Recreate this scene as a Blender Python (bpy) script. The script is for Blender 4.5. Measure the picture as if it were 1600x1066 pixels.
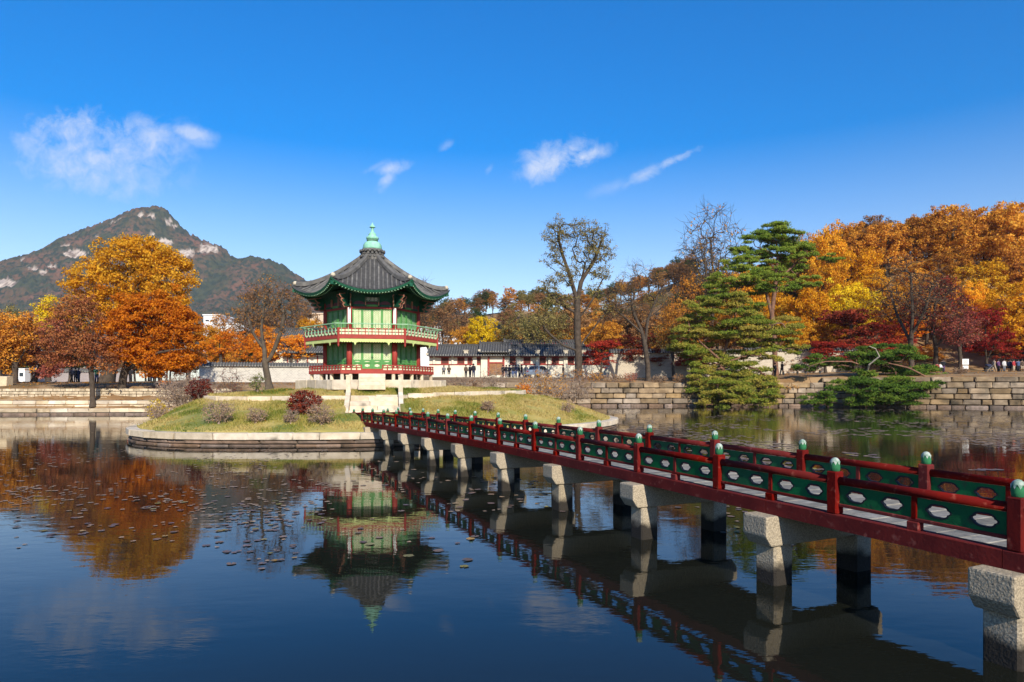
import bpy, bmesh, math, random
import numpy as np
from mathutils import Vector, Matrix
from mathutils.geometry import tessellate_polygon
R = math.radians
rng = np.random.default_rng(7)
random.seed(7)
scene = bpy.context.scene
for _o in list(bpy.data.objects):
    bpy.data.objects.remove(_o)
COL = scene.collection

# ------------------------------------------------------------------ camera, sky, sun, exposure
F, HZ, EYE = 1040.0, 603.0, 2.39
cam_d = bpy.data.cameras.new('camera')
cam_d.sensor_width = 36.0
cam_d.lens = F / 1600 * 36.0
cam_d.shift_y = (HZ - 533.0) / 1600
cam_d.clip_start = 0.1
cam_d.clip_end = 12000
cam = bpy.data.objects.new('camera', cam_d)
cam.location = (0, 0, EYE)
cam.rotation_euler = (R(90), 0, 0)
COL.objects.link(cam)
scene.camera = cam
scene.render.engine = 'CYCLES'
scene.cycles.max_bounces = 6
scene.cycles.diffuse_bounces = 3
scene.cycles.glossy_bounces = 3
scene.cycles.transmission_bounces = 3
scene.cycles.volume_bounces = 0
scene.cycles.caustics_reflective = False
scene.cycles.caustics_refractive = False
scene.cycles.use_denoising = True
scene.cycles.denoiser = 'OPENIMAGEDENOISE'
scene.cycles.denoising_input_passes = 'RGB_ALBEDO_NORMAL'
scene.cycles.denoising_prefilter = 'ACCURATE'
scene.view_settings.view_transform = 'Standard'
scene.view_settings.look = 'None'
scene.view_settings.exposure = 0.40
scene.view_settings.gamma = 1
scene.view_settings.use_curve_mapping = False

SUN_EL, SUN_SIDE = 30.0, 18.0          # the sun stands behind the camera, a little to its right
world = bpy.data.worlds.new('World')
scene.world = world
world.use_nodes = True
nt = world.node_tree
for n in list(nt.nodes):
    nt.nodes.remove(n)
def N(tree, typ, **kw):
    n = tree.nodes.new(typ)
    for k, v in kw.items():
        setattr(n, k, v)
    return n
w_out = N(nt, 'ShaderNodeOutputWorld')
w_bg = N(nt, 'ShaderNodeBackground')
w_bg.inputs['Strength'].default_value = 0.09
sky = N(nt, 'ShaderNodeTexSky')
sky.sky_type = 'NISHITA'
sky.sun_disc = False
sky.sun_elevation = R(SUN_EL)
sky.sun_rotation = R(180 - SUN_SIDE)
sky.altitude = 0
sky.air_density = 1.0
sky.dust_density = 0.35
sky.ozone_density = 3.0
hs = N(nt, 'ShaderNodeHueSaturation')
hs.inputs['Saturation'].default_value = 1.56
hs.inputs['Value'].default_value = 1.38
hs.inputs['Hue'].default_value = 0.508
nt.links.new(sky.outputs[0], hs.inputs['Color'])
# the air is hazier, paler low down and a deep blue higher up, all the way round
tc0 = N(nt, 'ShaderNodeTexCoord'); sep0 = N(nt, 'ShaderNodeSeparateXYZ'); nt.links.new(tc0.outputs['Generated'], sep0.inputs[0])
ms_ = N(nt, 'ShaderNodeMapRange'); ms_.inputs['From Min'].default_value = 0.0; ms_.inputs['From Max'].default_value = 0.50
ms_.inputs['To Min'].default_value = 0.80; ms_.inputs['To Max'].default_value = 1.85
nt.links.new(sep0.outputs['Z'], ms_.inputs['Value']); nt.links.new(ms_.outputs[0], hs.inputs['Saturation'])
mv_ = N(nt, 'ShaderNodeMapRange'); mv_.inputs['From Min'].default_value = 0.0; mv_.inputs['From Max'].default_value = 0.50
mv_.inputs['To Min'].default_value = 1.30; mv_.inputs['To Max'].default_value = 1.70
nt.links.new(sep0.outputs['Z'], mv_.inputs['Value']); nt.links.new(mv_.outputs[0], hs.inputs['Value'])
# thin clouds, placed by direction: (east/north, up/north) tangents of the view direction
tc = N(nt, 'ShaderNodeTexCoord')
sep = N(nt, 'ShaderNodeSeparateXYZ')
nt.links.new(tc.outputs['Generated'], sep.inputs[0])
def MATH(tree, op, a, b=None, clamp=False):
    m = N(tree, 'ShaderNodeMath', operation=op)
    m.use_clamp = clamp
    for i, x in enumerate((a, b)):
        if x is None:
            continue
        if isinstance(x, (int, float)):
            m.inputs[i].default_value = x
        else:
            tree.links.new(x, m.inputs[i])
    return m.outputs[0]
yy = MATH(nt, 'MAXIMUM', sep.outputs['Y'], 0.05)
gx = MATH(nt, 'DIVIDE', sep.outputs['X'], yy)
gz = MATH(nt, 'DIVIDE', sep.outputs['Z'], yy)
comb = N(nt, 'ShaderNodeCombineXYZ')
nt.links.new(gx, comb.inputs[0]); nt.links.new(gz, comb.inputs[1])
nz1 = N(nt, 'ShaderNodeTexNoise'); nz1.inputs['Scale'].default_value = 9.0; nz1.inputs['Detail'].default_value = 8.0; nz1.inputs['Roughness'].default_value = 0.62
nt.links.new(comb.outputs[0], nz1.inputs['Vector'])
nz2 = N(nt, 'ShaderNodeTexNoise'); nz2.inputs['Scale'].default_value = 34.0; nz2.inputs['Detail'].default_value = 10.0; nz2.inputs['Roughness'].default_value = 0.72; nz2.inputs['Distortion'].default_value = 0.6
nt.links.new(comb.outputs[0], nz2.inputs['Vector'])
nzc = MATH(nt, 'ADD', MATH(nt, 'MULTIPLY', MATH(nt, 'SUBTRACT', nz1.outputs['Fac'], 0.5), 3.4), MATH(nt, 'MULTIPLY', MATH(nt, 'SUBTRACT', nz2.outputs['Fac'], 0.5), 2.2))
total = None
for (px, py, rx, ry, tilt, amt) in [
        (100, 208, 84, 40, 8, 0.80), (190, 225, 96, 52, 0, 0.74), (230, 210, 60, 36, -8, 0.62), (150, 248, 126, 56, 0, 0.72), (180, 280, 120, 44, 0, 0.46), (120, 230, 100, 46, 0, 0.70), (298, 208, 46, 14, -14, 0.62), (312, 222, 34, 10, -10, 0.3), (860, 240, 60, 26, 14, 0.62),
        (610, 264, 34, 12, 12, 0.62), (602, 282, 28, 12, 50, 0.55), (866, 252, 66, 30, 22, 0.92), (910, 246, 44, 16, 20, 0.85), (850, 268, 60, 18, 8, 0.5), (872, 226, 16, 16, 60, 0.5), (1060, 246, 58, 10, 26, 0.72),
        (1008, 272, 50, 12, 26, 0.5), (960, 292, 60, 12, 16, 0.2), (698, 227, 20, 8, 35, 0.34), (765, 264, 14, 7, 50, 0.32), (585, 262, 30, 7, 25, 0.25)]:
    cx, cz = (px - 800) / F, (HZ - py) / F
    ax, az, t = rx / F, ry / F, R(tilt)
    dx = MATH(nt, 'SUBTRACT', gx, cx); dz = MATH(nt, 'SUBTRACT', gz, cz)
    u = MATH(nt, 'ADD', MATH(nt, 'MULTIPLY', dx, math.cos(t) / ax), MATH(nt, 'MULTIPLY', dz, math.sin(t) / ax))
    v = MATH(nt, 'ADD', MATH(nt, 'MULTIPLY', dx, -math.sin(t) / az), MATH(nt, 'MULTIPLY', dz, math.cos(t) / az))
    d2 = MATH(nt, 'SQRT', MATH(nt, 'ADD', MATH(nt, 'MULTIPLY', u, u), MATH(nt, 'MULTIPLY', v, v)))
    e = MATH(nt, 'SUBTRACT', 1.0, d2)
    e = MATH(nt, 'ADD', e, nzc)
    e = MATH(nt, 'MULTIPLY', e, MATH(nt, 'MULTIPLY', MATH(nt, 'SUBTRACT', 1.55, d2, True), 0.85), True)
    e = MATH(nt, 'MULTIPLY', e, amt)
    total = e if total is None else MATH(nt, 'MAXIMUM', total, e)
front = MATH(nt, 'GREATER_THAN', sep.outputs['Y'], 0.06)
total = MATH(nt, 'MULTIPLY', total, front)
cmix = N(nt, 'ShaderNodeMix'); cmix.data_type = 'RGBA'
nt.links.new(total, cmix.inputs['Factor'])
nt.links.new(hs.outputs[0], cmix.inputs['A'])
cmix.inputs['B'].default_value = (6.4, 7.0, 8.4, 1)
nt.links.new(cmix.outputs['Result'], w_bg.inputs['Color'])
nt.links.new(w_bg.outputs[0], w_out.inputs['Surface'])

sun_d = bpy.data.lights.new('sun', 'SUN')
sun_d.energy = 5.0
sun_d.angle = R(0.5)
sun_d.color = (1.0, 0.93, 0.80)
sun = bpy.data.objects.new('sun', sun_d)
S = Vector((math.sin(R(SUN_SIDE)) * math.cos(R(SUN_EL)), -math.cos(R(SUN_SIDE)) * math.cos(R(SUN_EL)), math.sin(R(SUN_EL))))
sun.rotation_euler = S.to_track_quat('Z', 'Y').to_euler()
sun.location = (-30, -60, 60)
COL.objects.link(sun)

# ------------------------------------------------------------------ helpers
def P(px, py, Y):
    return Vector(((px - 800) / F * Y, Y, EYE + (HZ - py) / F * Y))
def XP(px, Y):
    return (px - 800) / F * Y
def ZP(py, Y):
    return EYE + (HZ - py) / F * Y

def link(name, me, mat=None, parent=None, world=False, M=None, smooth=False):
    o = bpy.data.objects.new(name, me)
    COL.objects.link(o)
    if mat is not None and me is not None and len(me.materials) == 0:
        me.materials.append(mat)
    if parent is not None:
        o.parent = parent
        if world:
            o.matrix_parent_inverse = Matrix.Translation(-parent.location)
    if M is not None:
        o.matrix_local = M
        if parent is not None and world:
            o.matrix_parent_inverse = Matrix.Translation(-parent.location)
            o.matrix_basis = M
    return o
def tag(o, label, cat, group=None):
    o['label'] = label
    o['category'] = cat
    if group:
        o['group'] = group
    return o
def thing(name, label, cat, loc=(0, 0, 0), group=None, rz=0.0):
    o = bpy.data.objects.new(name, None)
    o.empty_display_size = 0.2
    COL.objects.link(o)
    o.location = loc
    o.rotation_euler = (0, 0, rz)
    return tag(o, label, cat, group)
def setmat(o, m):
    o.material_slots[0].link = 'OBJECT'
    o.material_slots[0].material = m
def kids(o):
    return [c for c in bpy.data.objects if c.parent == o]
def dup(root, loc, rz=0.0, scale=(1, 1, 1), label=None, tree=None):
    r = root.copy(); COL.objects.link(r)
    r.location = loc; r.rotation_euler = (0, 0, rz); r.scale = scale
    if label: r['label'] = label
    for ch in tree if tree is not None else kids(root):
        c = ch.copy(); COL.objects.link(c); c.parent = r
    return r

class MB:
    def __init__(s):
        s.v, s.f = [], []
    def add(s, vs, fs):
        o = len(s.v)
        s.v.extend(tuple(v) for v in vs)
        s.f.extend(tuple(i + o for i in f) for f in fs)
    def box(s, c, size, M=None):
        hx, hy, hz = size[0] / 2, size[1] / 2, size[2] / 2
        vs = [Vector((c[0] + x * hx, c[1] + y * hy, c[2] + z * hz)) for x, y, z in
              ((-1, -1, -1), (1, -1, -1), (1, 1, -1), (-1, 1, -1), (-1, -1, 1), (1, -1, 1), (1, 1, 1), (-1, 1, 1))]
        if M is not None:
            vs = [M @ v for v in vs]
        s.add(vs, [(0, 3, 2, 1), (4, 5, 6, 7), (0, 1, 5, 4), (1, 2, 6, 5), (2, 3, 7, 6), (3, 0, 4, 7)])
    def bar(s, a, b, w, h, up=(0, 0, 1)):
        a, b = Vector(a), Vector(b)
        d = (b - a).normalized(); upv = Vector(up)
        sx = d.cross(upv)
        if sx.length < 1e-4: sx = d.cross(Vector((0, 1, 0)))
        sx.normalize(); uz = sx.cross(d).normalized()
        vs = []
        for p in (a, b):
            for x, z in ((-1, -1), (1, -1), (1, 1), (-1, 1)):
                vs.append(p + sx * (x * w / 2) + uz * (z * h / 2))
        s.add(vs, [(0, 3, 2, 1)[::-1], (4, 5, 6, 7)[::-1], (0, 1, 5, 4)[::-1], (1, 2, 6, 5)[::-1], (2, 3, 7, 6)[::-1], (3, 0, 4, 7)[::-1]])
    def tube(s, pts, rad, n=6, cap=True):
        pts = [Vector(p) for p in pts]
        if isinstance(rad, (int, float)): rad = [rad] * len(pts)
        o = len(s.v); k = len(pts); ref = None
        for i, p in enumerate(pts):
            t = (pts[min(i + 1, k - 1)] - pts[max(i - 1, 0)]).normalized()
            if ref is None:
                ref = Vector((0, 0, 1)) if abs(t.z) < 0.9 else Vector((1, 0, 0))
            a = t.cross(ref).normalized(); b = t.cross(a).normalized()
            for j in range(n):
                w = 2 * math.pi * j / n
                s.v.append(tuple(p + a * (math.cos(w) * rad[i]) + b * (math.sin(w) * rad[i])))
        for i in range(k - 1):
            for j in range(n):
                q = (j + 1) % n
                s.f.append((o + i * n + j, o + i * n + q, o + (i + 1) * n + q, o + (i + 1) * n + j))
        if cap:
            s.f.append(tuple(o + j for j in range(n))[::-1])
            s.f.append(tuple(o + (k - 1) * n + j for j in range(n)))
    def lathe(s, prof, n=12, c=(0, 0, 0), mod=None):
        o = len(s.v); k = len(prof)
        for i, (r, z) in enumerate(prof):
            for j in range(n):
                w = 2 * math.pi * j / n
                rr = r * (mod(i, j) if mod else 1)
                s.v.append((c[0] + rr * math.cos(w), c[1] + rr * math.sin(w), c[2] + z))
        for i in range(k - 1):
            for j in range(n):
                q = (j + 1) % n
                s.f.append((o + i * n + j, o + i * n + q, o + (i + 1) * n + q, o + (i + 1) * n + j))
        s.f.append(tuple(o + j for j in range(n))[::-1])
        s.f.append(tuple(o + (k - 1) * n + j for j in range(n)))
    def plate(s, outer, holes, f, t):
        """polygon with holes in (u, v), mapped by f(u, v, depth); thickness t"""
        loops = [outer] + list(holes)
        tri = tessellate_polygon([[Vector((p[0], p[1], 0)) for p in lp] for lp in loops])
        flat = [p for lp in loops for p in lp]
        n = len(flat)
        vs = [f(p[0], p[1], 0) for p in flat] + [f(p[0], p[1], t) for p in flat]
        fs = []
        for a, b, c in tri:
            pa, pb, pc = flat[a], flat[b], flat[c]
            if (pb[0] - pa[0]) * (pc[1] - pa[1]) - (pb[1] - pa[1]) * (pc[0] - pa[0]) < 0:
                b, c = c, b
            fs.append((a, b, c)); fs.append((a + n, c + n, b + n))
        o = 0
        for lp in loops:
            m = len(lp)
            for i in range(m):
                j = (i + 1) % m
                fs.append((o + i, o + i + n, o + j + n, o + j))
            o += m
        s.add(vs, fs)
    def mesh(s, name, mat=None, smooth=False):
        me = bpy.data.meshes.new(name)
        me.from_pydata([tuple(v) for v in s.v], [], s.f)
        if mat: me.materials.append(mat)
        if smooth:
            me.polygons.foreach_set('use_smooth', [True] * len(me.polygons))
        me.update()
        return me
    def build(s, name, mat=None, parent=None, world=False, M=None, smooth=False):
        return link(name, s.mesh(name, mat, smooth), None, parent, world, M)

def struct(o):
    o['kind'] = 'structure'; return o
def stuff(o):
    o['kind'] = 'stuff'; return o

# ------------------------------------------------------------------ materials
def pbr(name, c1, c2=None, scale=5.0, rough=0.8, bump=0.0, bscale=None, detail=4.0, rnd=0.0, coord='OBJ', spec=0.25, lo=0.35, hi=0.65,
        c3=None, s3=1.0, l3=0.55, h3=0.7, stretch=None, coat=0.0):
    m = bpy.data.materials.new(name); m.use_nodes = True
    t = m.node_tree; b = t.nodes['Principled BSDF']
    b.inputs['Roughness'].default_value = rough
    b.inputs['Specular IOR Level'].default_value = spec
    if coat: b.inputs['Coat Weight'].default_value = coat
    b.inputs['Base Color'].default_value = (*c1, 1)
    if coord == 'OBJ':
        co = N(t, 'ShaderNodeTexCoord').outputs['Object']
    else:
        co = N(t, 'ShaderNodeNewGeometry').outputs['Position']
    if stretch:
        mp = N(t, 'ShaderNodeMapping'); mp.inputs['Scale'].default_value = stretch
        t.links.new(co, mp.inputs['Vector']); co = mp.outputs[0]
    col = None
    if c2 is not None:
        nz = N(t, 'ShaderNodeTexNoise'); nz.inputs['Scale'].default_value = scale; nz.inputs['Detail'].default_value = detail
        t.links.new(co, nz.inputs['Vector'])
        mr = N(t, 'ShaderNodeMapRange'); mr.inputs['From Min'].default_value = lo; mr.inputs['From Max'].default_value = hi
        t.links.new(nz.outputs['Fac'], mr.inputs['Value'])
        mx = N(t, 'ShaderNodeMix'); mx.data_type = 'RGBA'
        mx.inputs['A'].default_value = (*c1, 1); mx.inputs['B'].default_value = (*c2, 1)
        t.links.new(mr.outputs[0], mx.inputs['Factor'])
        col = mx.outputs['Result']
    if c3 is not None:
        nz = N(t, 'ShaderNodeTexNoise'); nz.inputs['Scale'].default_value = s3; nz.inputs['Detail'].default_value = 5
        t.links.new(co, nz.inputs['Vector'])
        mr = N(t, 'ShaderNodeMapRange'); mr.inputs['From Min'].default_value = l3; mr.inputs['From Max'].default_value = h3
        t.links.new(nz.outputs['Fac'], mr.inputs['Value'])
        mx = N(t, 'ShaderNodeMix'); mx.data_type = 'RGBA'
        if col is not None: t.links.new(col, mx.inputs['A'])
        else: mx.inputs['A'].default_value = (*c1, 1)
        mx.inputs['B'].default_value = (*c3, 1)
        t.links.new(mr.outputs[0], mx.inputs['Factor'])
        col = mx.outputs['Result']
    if rnd:
        oi = N(t, 'ShaderNodeObjectInfo')
        mr = N(t, 'ShaderNodeMapRange'); mr.inputs['To Min'].default_value = 1 - rnd; mr.inputs['To Max'].default_value = 1 + rnd
        t.links.new(oi.outputs['Random'], mr.inputs['Value'])
        h = N(t, 'ShaderNodeHueSaturation')
        if col is not None: t.links.new(col, h.inputs['Color'])
        else: h.inputs['Color'].default_value = (*c1, 1)
        t.links.new(mr.outputs[0], h.inputs['Value'])
        wn = N(t, 'ShaderNodeTexWhiteNoise'); wn.noise_dimensions = '1D'
        t.links.new(oi.outputs['Random'], wn.inputs['W'])
        mr2 = N(t, 'ShaderNodeMapRange'); mr2.inputs['To Min'].default_value = 1 - rnd * 0.7; mr2.inputs['To Max'].default_value = 1 + rnd * 0.7
        t.links.new(wn.outputs[0], mr2.inputs['Value']); t.links.new(mr2.outputs[0], h.inputs['Saturation'])
        col = h.outputs[0]
    if col is not None:
        t.links.new(col, b.inputs['Base Color'])
    if bump:
        nb = N(t, 'ShaderNodeTexNoise'); nb.inputs['Scale'].default_value = bscale or scale * 4; nb.inputs['Detail'].default_value = 5
        t.links.new(co, nb.inputs['Vector'])
        bp = N(t, 'ShaderNodeBump'); bp.inputs['Strength'].default_value = bump; bp.inputs['Distance'].default_value = 0.03
        t.links.new(nb.outputs['Fac'], bp.inputs['Height']); t.links.new(bp.outputs[0], b.inputs['Normal'])
    m['col'] = 1
    return m

def leafmat(name, cols, transl=0.35, rnd=0.17):
    """leaf colours along a per-leaf random value; a share of the light goes through the leaf"""
    m = bpy.data.materials.new(name); m.use_nodes = True
    t = m.node_tree; t.nodes.clear()
    out = N(t, 'ShaderNodeOutputMaterial')
    at = N(t, 'ShaderNodeAttribute'); at.attribute_name = 'tint'
    oi = N(t, 'ShaderNodeObjectInfo')
    w = MATH(t, 'ADD', at.outputs['Fac'], MATH(t, 'MULTIPLY', MATH(t, 'SUBTRACT', oi.outputs['Random'], 0.5), 0.60))
    cr = N(t, 'ShaderNodeValToRGB')
    el = cr.color_ramp.elements
    while len(el) < len(cols): el.new(0.5)
    for i, c in enumerate(cols):
        el[i].position = i / (len(cols) - 1); el[i].color = (*c, 1)
    t.links.new(w, cr.inputs['Fac'])
    hsv = N(t, 'ShaderNodeHueSaturation')
    t.links.new(cr.outputs[0], hsv.inputs['Color'])
    mr = N(t, 'ShaderNodeMapRange'); mr.inputs['To Min'].default_value = 1 - rnd; mr.inputs['To Max'].default_value = 1 + rnd
    wn = N(t, 'ShaderNodeTexWhiteNoise'); wn.noise_dimensions = '1D'
    t.links.new(oi.outputs['Random'], wn.inputs['W'])
    t.links.new(wn.outputs[0], mr.inputs['Value']); t.links.new(mr.outputs[0], hsv.inputs['Value'])
    d = N(t, 'ShaderNodeBsdfDiffuse'); tr = N(t, 'ShaderNodeBsdfTranslucent')
    t.links.new(hsv.outputs[0], d.inputs['Color']); t.links.new(hsv.outputs[0], tr.inputs['Color'])
    mx = N(t, 'ShaderNodeMixShader'); mx.inputs[0].default_value = transl
    t.links.new(d.outputs[0], mx.inputs[1]); t.links.new(tr.outputs[0], mx.inputs[2])
    t.links.new(mx.outputs[0], out.inputs['Surface'])
    return m

# stone and paint
M_granite = pbr('pale_granite', (0.64, 0.53, 0.39), (0.49, 0.40, 0.285), 3, 0.85, 0.3, 40, rnd=0.20, coord='GEO', c3=(0.22, 0.18, 0.13), s3=1.1, l3=0.60, h3=0.72)
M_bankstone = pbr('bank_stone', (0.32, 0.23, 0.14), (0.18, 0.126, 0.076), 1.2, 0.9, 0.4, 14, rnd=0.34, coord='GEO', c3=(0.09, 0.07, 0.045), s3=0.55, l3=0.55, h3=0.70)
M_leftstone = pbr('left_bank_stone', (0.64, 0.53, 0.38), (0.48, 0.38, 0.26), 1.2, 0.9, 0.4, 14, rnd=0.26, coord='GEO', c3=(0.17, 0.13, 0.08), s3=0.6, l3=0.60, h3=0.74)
M_rubble = pbr('rubble_stone', (0.60, 0.49, 0.34), (0.34, 0.27, 0.18), 2.2, 0.9, 0.5, 9, coord='GEO', c3=(0.12, 0.09, 0.06), s3=0.8, l3=0.58, h3=0.7)
M_wetstone = pbr('damp_stone', (0.22, 0.15, 0.11), (0.12, 0.085, 0.06), 3, 0.7, 0.4, 20, rnd=0.3, coord='GEO')
M_core = pbr('dark_joint_void', (0.055, 0.045, 0.035), (0.10, 0.08, 0.06), 3, 0.95, coord='GEO')
M_red = pbr('dull_red_paint', (0.15, 0.013, 0.010), (0.105, 0.010, 0.009), 4, 0.8, 0.12, 30, rnd=0.12, coord='GEO', spec=0.06, c3=(0.24, 0.060, 0.042), s3=13.0, l3=0.60, h3=0.74)
M_redb = pbr('brick_red_paint', (0.34, 0.045, 0.030), (0.26, 0.035, 0.026), 4, 0.6, 0.05, 30, coord='GEO')
M_green = pbr('dark_green_paint', (0.013, 0.125, 0.042), (0.009, 0.085, 0.030), 5, 0.65, 0.15, 30, rnd=0.16, coord='GEO', spec=0.12, c3=(0.030, 0.060, 0.034), s3=9.0, l3=0.56, h3=0.72)
M_green2 = pbr('bracket_green_paint', (0.012, 0.095, 0.05), (0.008, 0.065, 0.034), 5, 0.6, coord='GEO')
M_doorgreen = pbr('leaf_green_paint', (0.10, 0.30, 0.08), (0.075, 0.24, 0.065), 6, 0.6, coord='GEO')
M_cream = pbr('cream_paint', (0.76, 0.72, 0.50), (0.64, 0.60, 0.38), 6, 0.7, coord='GEO')
M_valance = pbr('yellow_green_paint', (0.58, 0.62, 0.22), (0.46, 0.54, 0.20), 6, 0.7, coord='GEO')
M_mint = pbr('mint_paint', (0.34, 0.52, 0.32), (0.22, 0.44, 0.24), 6, 0.6, coord='GEO')
M_black = pbr('black_paint', (0.012, 0.014, 0.018), rough=0.6)
M_white = pbr('white_paint', (0.80, 0.79, 0.74), (0.70, 0.69, 0.64), 5, 0.7, coord='GEO')
M_pinkedge = pbr('salmon_paint', (0.50, 0.22, 0.14), (0.38, 0.15, 0.10), 5, 0.7, coord='GEO')
M_purple = pbr('dull_purple_paint', (0.10, 0.045, 0.07), (0.16, 0.05, 0.05), 6, 0.7, coord='GEO')
M_soffit = pbr('rust_soffit', (0.22, 0.07, 0.035), (0.16, 0.05, 0.03), 5, 0.8, coord='GEO')
M_tile = pbr('grey_roof_tile', (0.150, 0.140, 0.126), (0.090, 0.086, 0.080), 3.5, 0.8, 0.3, 14, rnd=0.16, coord='GEO', c3=(0.20, 0.19, 0.17), s3=3.0, l3=0.60, h3=0.72)
M_tiledark = pbr('dark_roof_tile', (0.070, 0.068, 0.066), (0.045, 0.044, 0.044), 4, 0.85, 0.2, 14, coord='GEO')
M_tileend = pbr('pale_tile_end', (0.32, 0.31, 0.28), (0.22, 0.21, 0.19), 6, 0.85, coord='GEO')
M_plaster = pbr('pale_plaster', (0.56, 0.49, 0.36), (0.44, 0.37, 0.27), 6, 0.9, coord='GEO')
M_sidelat = pbr('shaded_green_lattice', (0.26, 0.40, 0.20), (0.20, 0.34, 0.16), 6, 0.7, coord='GEO')  # side-face lattice: shade under the eaves put into a darker green
M_copper = pbr('green_copper', (0.30, 0.58, 0.42), (0.22, 0.48, 0.34), 5, 0.6, 0.1, 20, coord='GEO', c3=(0.12, 0.28, 0.18), s3=4, l3=0.6, h3=0.75)
M_copperdk = pbr('dark_copper', (0.12, 0.24, 0.15), (0.08, 0.16, 0.10), 5, 0.6, coord='GEO')
M_plank = pbr('weathered_plank', (0.27, 0.25, 0.215), (0.17, 0.16, 0.14), 8, 0.85, 0.3, 30, rnd=0.22, coord='GEO', stretch=(1, 1, 1))
M_bark = pbr('grey_bark', (0.085, 0.062, 0.044), (0.048, 0.035, 0.025), 3, 0.95, 0.6, 12, coord='GEO')
M_barklit = pbr('brown_bark', (0.115, 0.088, 0.062), (0.070, 0.053, 0.038), 3, 0.95, 0.6, 12, coord='GEO')
M_pinebark = pbr('red_pine_bark', (0.23, 0.115, 0.07), (0.13, 0.07, 0.045), 3, 0.95, 0.6, 12, coord='GEO')
M_twig = pbr('thin_twig', (0.145, 0.100, 0.078), (0.09, 0.06, 0.05), 3, 0.95, coord='GEO')
M_shrubtwig = pbr('shrub_twig', (0.36, 0.26, 0.20), (0.24, 0.17, 0.13), 3, 0.95, coord='GEO')
M_asphalt = pbr('dark_metal', (0.03, 0.032, 0.035), rough=0.5)
M_wood = pbr('brown_wood', (0.30, 0.15, 0.06), (0.22, 0.10, 0.045), 4, 0.7, coord='GEO')
M_window = pbr('window_lattice', (0.13, 0.045, 0.03), (0.08, 0.03, 0.022), 12, 0.8, coord='GEO')
M_wallwhite = pbr('warm_white_wall', (0.74, 0.68, 0.54), (0.64, 0.58, 0.45), 0.8, 0.9, coord='GEO')
M_bldwhite = pbr('white_concrete', (0.78, 0.78, 0.76), (0.70, 0.70, 0.69), 0.3, 0.8, coord='GEO')
M_beige = pbr('beige_concrete', (0.62, 0.47, 0.33), (0.56, 0.42, 0.30), 0.3, 0.9, coord='GEO')
M_glassdk = pbr('dark_window', (0.03, 0.04, 0.05), rough=0.15, spec=0.6)

# pier stone: coarse grain, with a dark wet band where the water has stood
def piermat():
    m = pbr('pier_granite', (0.42, 0.345, 0.24), (0.25, 0.205, 0.145), 60, 0.85, 0.5, 40, detail=3, rnd=0.12, coord='GEO', lo=0.40, hi=0.62)
    t = m.node_tree; b = t.nodes['Principled BSDF']
    src = b.inputs['Base Color'].links[0].from_socket
    g = N(t, 'ShaderNodeNewGeometry'); sp = N(t, 'ShaderNodeSeparateXYZ'); t.links.new(g.outputs['Position'], sp.inputs[0])
    nz = N(t, 'ShaderNodeTexNoise'); nz.inputs['Scale'].default_value = 3.5; nz.inputs['Detail'].default_value = 5
    t.links.new(g.outputs['Position'], nz.inputs['Vector'])
    h = MATH(t, 'ADD', sp.outputs['Z'], MATH(t, 'MULTIPLY', MATH(t, 'SUBTRACT', nz.outputs['Fac'], 0.5), 0.30))
    mr = N(t, 'ShaderNodeMapRange'); mr.inputs['From Min'].default_value = 0.18; mr.inputs['From Max'].default_value = 0.30
    t.links.new(h, mr.inputs['Value'])
    mx = N(t, 'ShaderNodeMix'); mx.data_type = 'RGBA'
    mx.inputs['A'].default_value = (0.028, 0.023, 0.018, 1); t.links.new(src, mx.inputs['B'])
    t.links.new(mr.outputs[0], mx.inputs['Factor']); t.links.new(mx.outputs['Result'], b.inputs['Base Color'])
    return m
M_pier = piermat()
# ------------------------------------------------------------------ numpy mesh helpers
def fast_mesh(name, V, F4, attr=None, mats=(), smooth=False, attr_dom='FACE', attr_name='tint'):
    V = np.asarray(V, dtype=np.float32); F4 = np.asarray(F4, dtype=np.int32)
    k = F4.shape[1]; nf = len(F4)
    me = bpy.data.meshes.new(name)
    me.vertices.add(len(V)); me.vertices.foreach_set('co', V.ravel())
    me.loops.add(nf * k); me.loops.foreach_set('vertex_index', F4.ravel())
    me.polygons.add(nf); me.polygons.foreach_set('loop_start', np.arange(nf, dtype=np.int32) * k)
    if smooth: me.polygons.foreach_set('use_smooth', np.ones(nf, dtype=bool))
    for m in mats: me.materials.append(m)
    me.update(calc_edges=True)
    if attr is not None:
        a = me.attributes.new(attr_name, 'FLOAT', attr_dom)
        a.data.foreach_set('value', np.asarray(attr, dtype=np.float32))
    return me
def grid_faces(nu, nv, wrap=False):
    i = np.arange(nu - 1)[:, None]; j = np.arange(nv if wrap else nv - 1)[None, :]
    a = i * nv + j; b = i * nv + (j + 1) % nv; c = (i + 1) * nv + (j + 1) % nv; d = (i + 1) * nv + j
    return np.stack([a, b, c, d], -1).reshape(-1, 4)
def hash2(ix, iy, s=0):
    h = np.sin(ix * 127.1 + iy * 311.7 + s * 74.7) * 43758.5453
    return h - np.floor(h)
def vnoise(x, y, s=0):
    ix, iy = np.floor(x), np.floor(y); fx, fy = x - ix, y - iy
    fx = fx * fx * (3 - 2 * fx); fy = fy * fy * (3 - 2 * fy)
    a, b = hash2(ix, iy, s), hash2(ix + 1, iy, s); c, d = hash2(ix, iy + 1, s), hash2(ix + 1, iy + 1, s)
    return a + (b - a) * fx + (c - a) * fy + (a - b - c + d) * fx * fy
def fbm(x, y, o=4, s=0):
    r, w, t = 0, 0.5, 0
    for i in range(o):
        r = r + w * vnoise(x * 2 ** i, y * 2 ** i, s + i); t += w; w *= 0.5
    return r / t
def sstep(a, b, x):
    t = np.clip((x - a) / (b - a), 0, 1); return t * t * (3 - 2 * t)

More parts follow.
